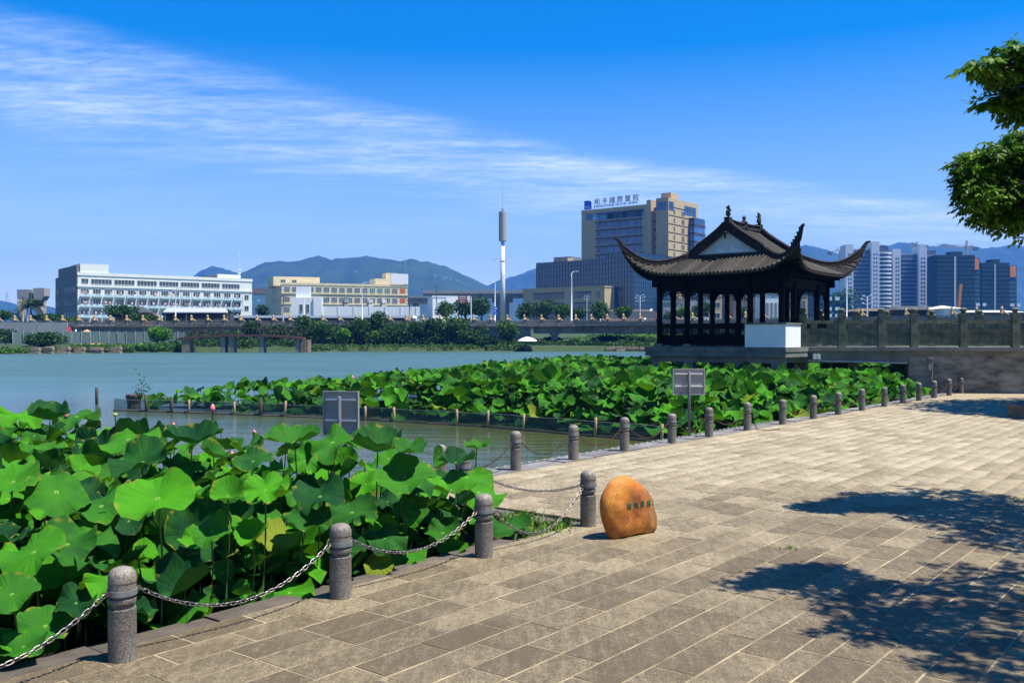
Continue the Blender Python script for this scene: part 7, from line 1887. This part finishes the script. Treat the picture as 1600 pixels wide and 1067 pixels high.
def floodmast(px, yt, D, label):
    o = tag(empty('floodlight_mast', (at_ground(px, D), D, GZ - .3)), label, 'street lamp'); h_ = zat(yt, D) - GZ + .3; b = MB(); b.tube([(0, 0, 0), (0, 0, h_)], .12, 6); b.build('pole', M_pale, o)
    b = MB()
    for dx, dz in ((-.9, -.4), (.9, -.3), (-.6, .1), (.6, .2), (-.7, -1.1), (.8, -1.0)): b.tube([(0, 0, h_ + dz - .3), (dx, 0, h_ + dz)], .05, 4); b.box((dx, 0, h_ + dz), (.35, .2, .22))
    b.build('lamp_cluster', M_pale, o)
floodmast(1000, 462, 200, 'cluster headed lamp mast right of the tan podium'); floodmast(1355, 463, 155, 'cluster headed lamp mast before the first pale tower'); floodmast(917, 462, 300, 'slim cluster lamp before the tan podium')

# ------------------------------------------------------------------ overhanging tree at right
M_tl = foliage('overhang_leaf', (.018, .07, .004), (.16, .32, .018), .42, .45, 1.6)
tr = tag(empty('overhanging_tree', (9.6, 8.6, 0)), 'leafy tree at the right edge with dark boughs hanging into the sky', 'tree')
b = MB(); b.tube([(0, 0, -.1), (-.1, .05, 1.6), (-.3, .2, 3.0), (-.6, .3, 4.4)], [.26, .20, .17, .12], 12)
LT = Vector((9.6, 8.6, 0))
def bough(p, q, r0, r1, b=b): p = Vector(p); q = Vector(q); m_ = p.lerp(q, .5) + Vector((0, 0, .25)); b.tube([p, m_, q], [r0, (r0 + r1) / 2, r1], 7)
boughs = []
clumps = []
def cl_at(px, py, D, r_, rz_): v_ = at(px, py, D) - LT; clumps.append((v_.x, v_.y, v_.z, r_, r_, rz_)); return v_
spec = [  # clumps that show in the frame
 (1590, 105, 7.7, .22, .10), (1555, 112, 7.6, .13, .07), (1528, 100, 7.5, .13, .06), (1598, 150, 7.9, .16, .10), (1560, 158, 7.9, .16, .06), (1590, 178, 8.0, .12, .07), (1580, 78, 7.6, .18, .06), (1632, 85, 7.8, .28, .16), (1640, 140, 8, .3, .25),
 (1515, 262, 11.2, .20, .18), (1545, 250, 11.3, .30, .20), (1585, 240, 11.4, .34, .20), (1520, 300, 11.1, .22, .22), (1555, 300, 11.3, .32, .2), (1597, 290, 11.5, .38, .34), (1545, 332, 11.4, .26, .14), (1578, 340, 11.5, .28, .14), (1630, 300, 11.6, .7, .5), (1640, 235, 11.4, .5, .35), (1600, 222, 11.4, .25, .12), (1505, 285, 11.2, .10, .22)]
for s in spec: cl_at(*s)
off = [  # the rest of the crown, outside the frame, shading the paving
 (4.8, 7.3, 5.1, .45, .2), (5.3, 7.0, 5.1, .7, .25), (5.0, 6.3, 5.1, .55, .25), (5.9, 6.2, 5.4, .8, .35), (4.6, 6.3, 4.6, .4, .18), (6.8, 7.2, 5.6, .9, .4), (5.4, 5.4, 5.2, .6, .3), (6.4, 5.2, 5.4, .8, .35), (7.5, 10.4, 5.0, .8, .4), (7.1, 11.0, 4.5, .7, .3), (7.8, 11.8, 4.8, .9, .4), (7.6, 9.2, 5.3, .8, .4), (8.8, 10.5, 5.4, 1.0, .5), (8.6, 8.0, 6.0, 1.1, .5), (7.4, 6.2, 5.6, .9, .4), (9.6, 8.6, 6.6, 1.3, .6), (8.4, 5.8, 5.5, .9, .5), (7.0, 4.6, 5.0, .8, .4), (5.9, 4.5, 4.9, .6, .3)]
for x, y, z_, r_, rz_ in off: clumps.append((x - LT.x, y - LT.y, z_, r_, r_, rz_))
fork = Vector((-.6, .3, 4.4))
for tgt in ((5.3, 7.4, 4.5), (5.9, 11.3, 3.9), (7.6, 11.2, 4.6), (6.0, 5.6, 5.0), (7.0, 4.8, 4.8), (8.6, 8.0, 5.9), (7.4, 6.3, 5.4)): bough(fork, Vector(tgt) - LT, .09, .025)
for c in clumps:
    near_ = min(((5.3, 7.4, 4.5), (5.9, 11.3, 3.9), (7.6, 11.2, 4.6), (6.0, 5.6, 5.0), (8.6, 8.0, 5.9)), key=lambda t_: (Vector(t_) - LT - Vector(c[:3])).length); b.tube([Vector(near_) - LT, (Vector(near_) - LT).lerp(Vector(c[:3]), .5) + Vector((0, 0, .06)), Vector(c[:3])], [.02, .014, .006], 5)
b.build('trunk', M_bark, tr, True)
rs = np.random.RandomState(77)
def leaflets(clumps, n, L_, rs):
    C = np.array(clumps, float); pr = (C[:, 3] * C[:, 4] * C[:, 5]) ** .62; pr /= pr.sum(); k = rs.choice(len(C), n, p=pr); d = rs.normal(size=(n, 3)); d /= np.linalg.norm(d, axis=1)[:, None]
    r_ = rs.uniform(.15, 1.0, n) ** .5; P_ = C[k, :3] + d * C[k, 3:] * r_[:, None] * (1 + .25 * np.sin(d[:, :1] * 9 + k[:, None]))
    V = []; T = []
    out_ = d * np.array([1, 1, .2]) + rs.normal(size=(n, 3)) * .5; out_[:, 2] -= .55; out_ /= np.linalg.norm(out_, axis=1)[:, None]
    for t_ in range(7):   # each sprig: a rib with drooping leaflets on both sides
        sgn = 1 if t_ % 2 else -1; q = (t_ // 2) * .28
        base = P_ + out_ * (L_ * 1.5 * q)
        sd_ = np.cross(out_, np.array([0, 0, 1.0])); sd_ /= np.maximum(np.linalg.norm(sd_, axis=1)[:, None], 1e-3)
        dirl = sd_ * sgn * .8 + out_ * .7 + np.array([0, 0, -.35]); dirl /= np.linalg.norm(dirl, axis=1)[:, None]
        if t_ == 6: dirl = out_
        wv = np.cross(dirl, rs.normal(size=(n, 3)) * .35 + np.array([0, 0, 1.0])); wv /= np.linalg.norm(wv, axis=1)[:, None]
        l_ = L_ * rs.uniform(.7, 1.2, n)[:, None]
        V.append(np.stack([base, base + dirl * l_ * .45 - wv * l_ * .27, base + dirl * l_ + np.array([0, 0, -.15]) * l_, base + dirl * l_ * .45 + wv * l_ * .27], 1)); T.append(np.repeat(rs.uniform(-.1, .3, n), 4).reshape(n, 4))
    V = np.concatenate(V).reshape(-1, 3); T = np.concatenate(T).reshape(-1); return V, np.arange(len(V)).reshape(-1, 4), T
V, Q, T = leaflets(clumps[:len(spec)], 5200, .066, rs); inst('crown', np_mesh('crown', V, Q, M_tl, col=T), tr)
V, Q, T = leaflets(clumps[len(spec):], 4700, .10, rs); inst('crown', np_mesh('crown', V, Q, M_tl, col=T), tr)
# two more trees off to the right that shade the far end of the square
def shade_tree(x, y, label, h_, w_, seed, th):
    return tree('shade_tree', label, x, y, 0, h_, w_, M_fol1, seed, None, 26000, 'tree', th, .21, 14, .9)
shade_tree(20.9, 24.9, 'broad tree out of frame at right shading the far end of the square', 9.5, 13, 951, 5.2)
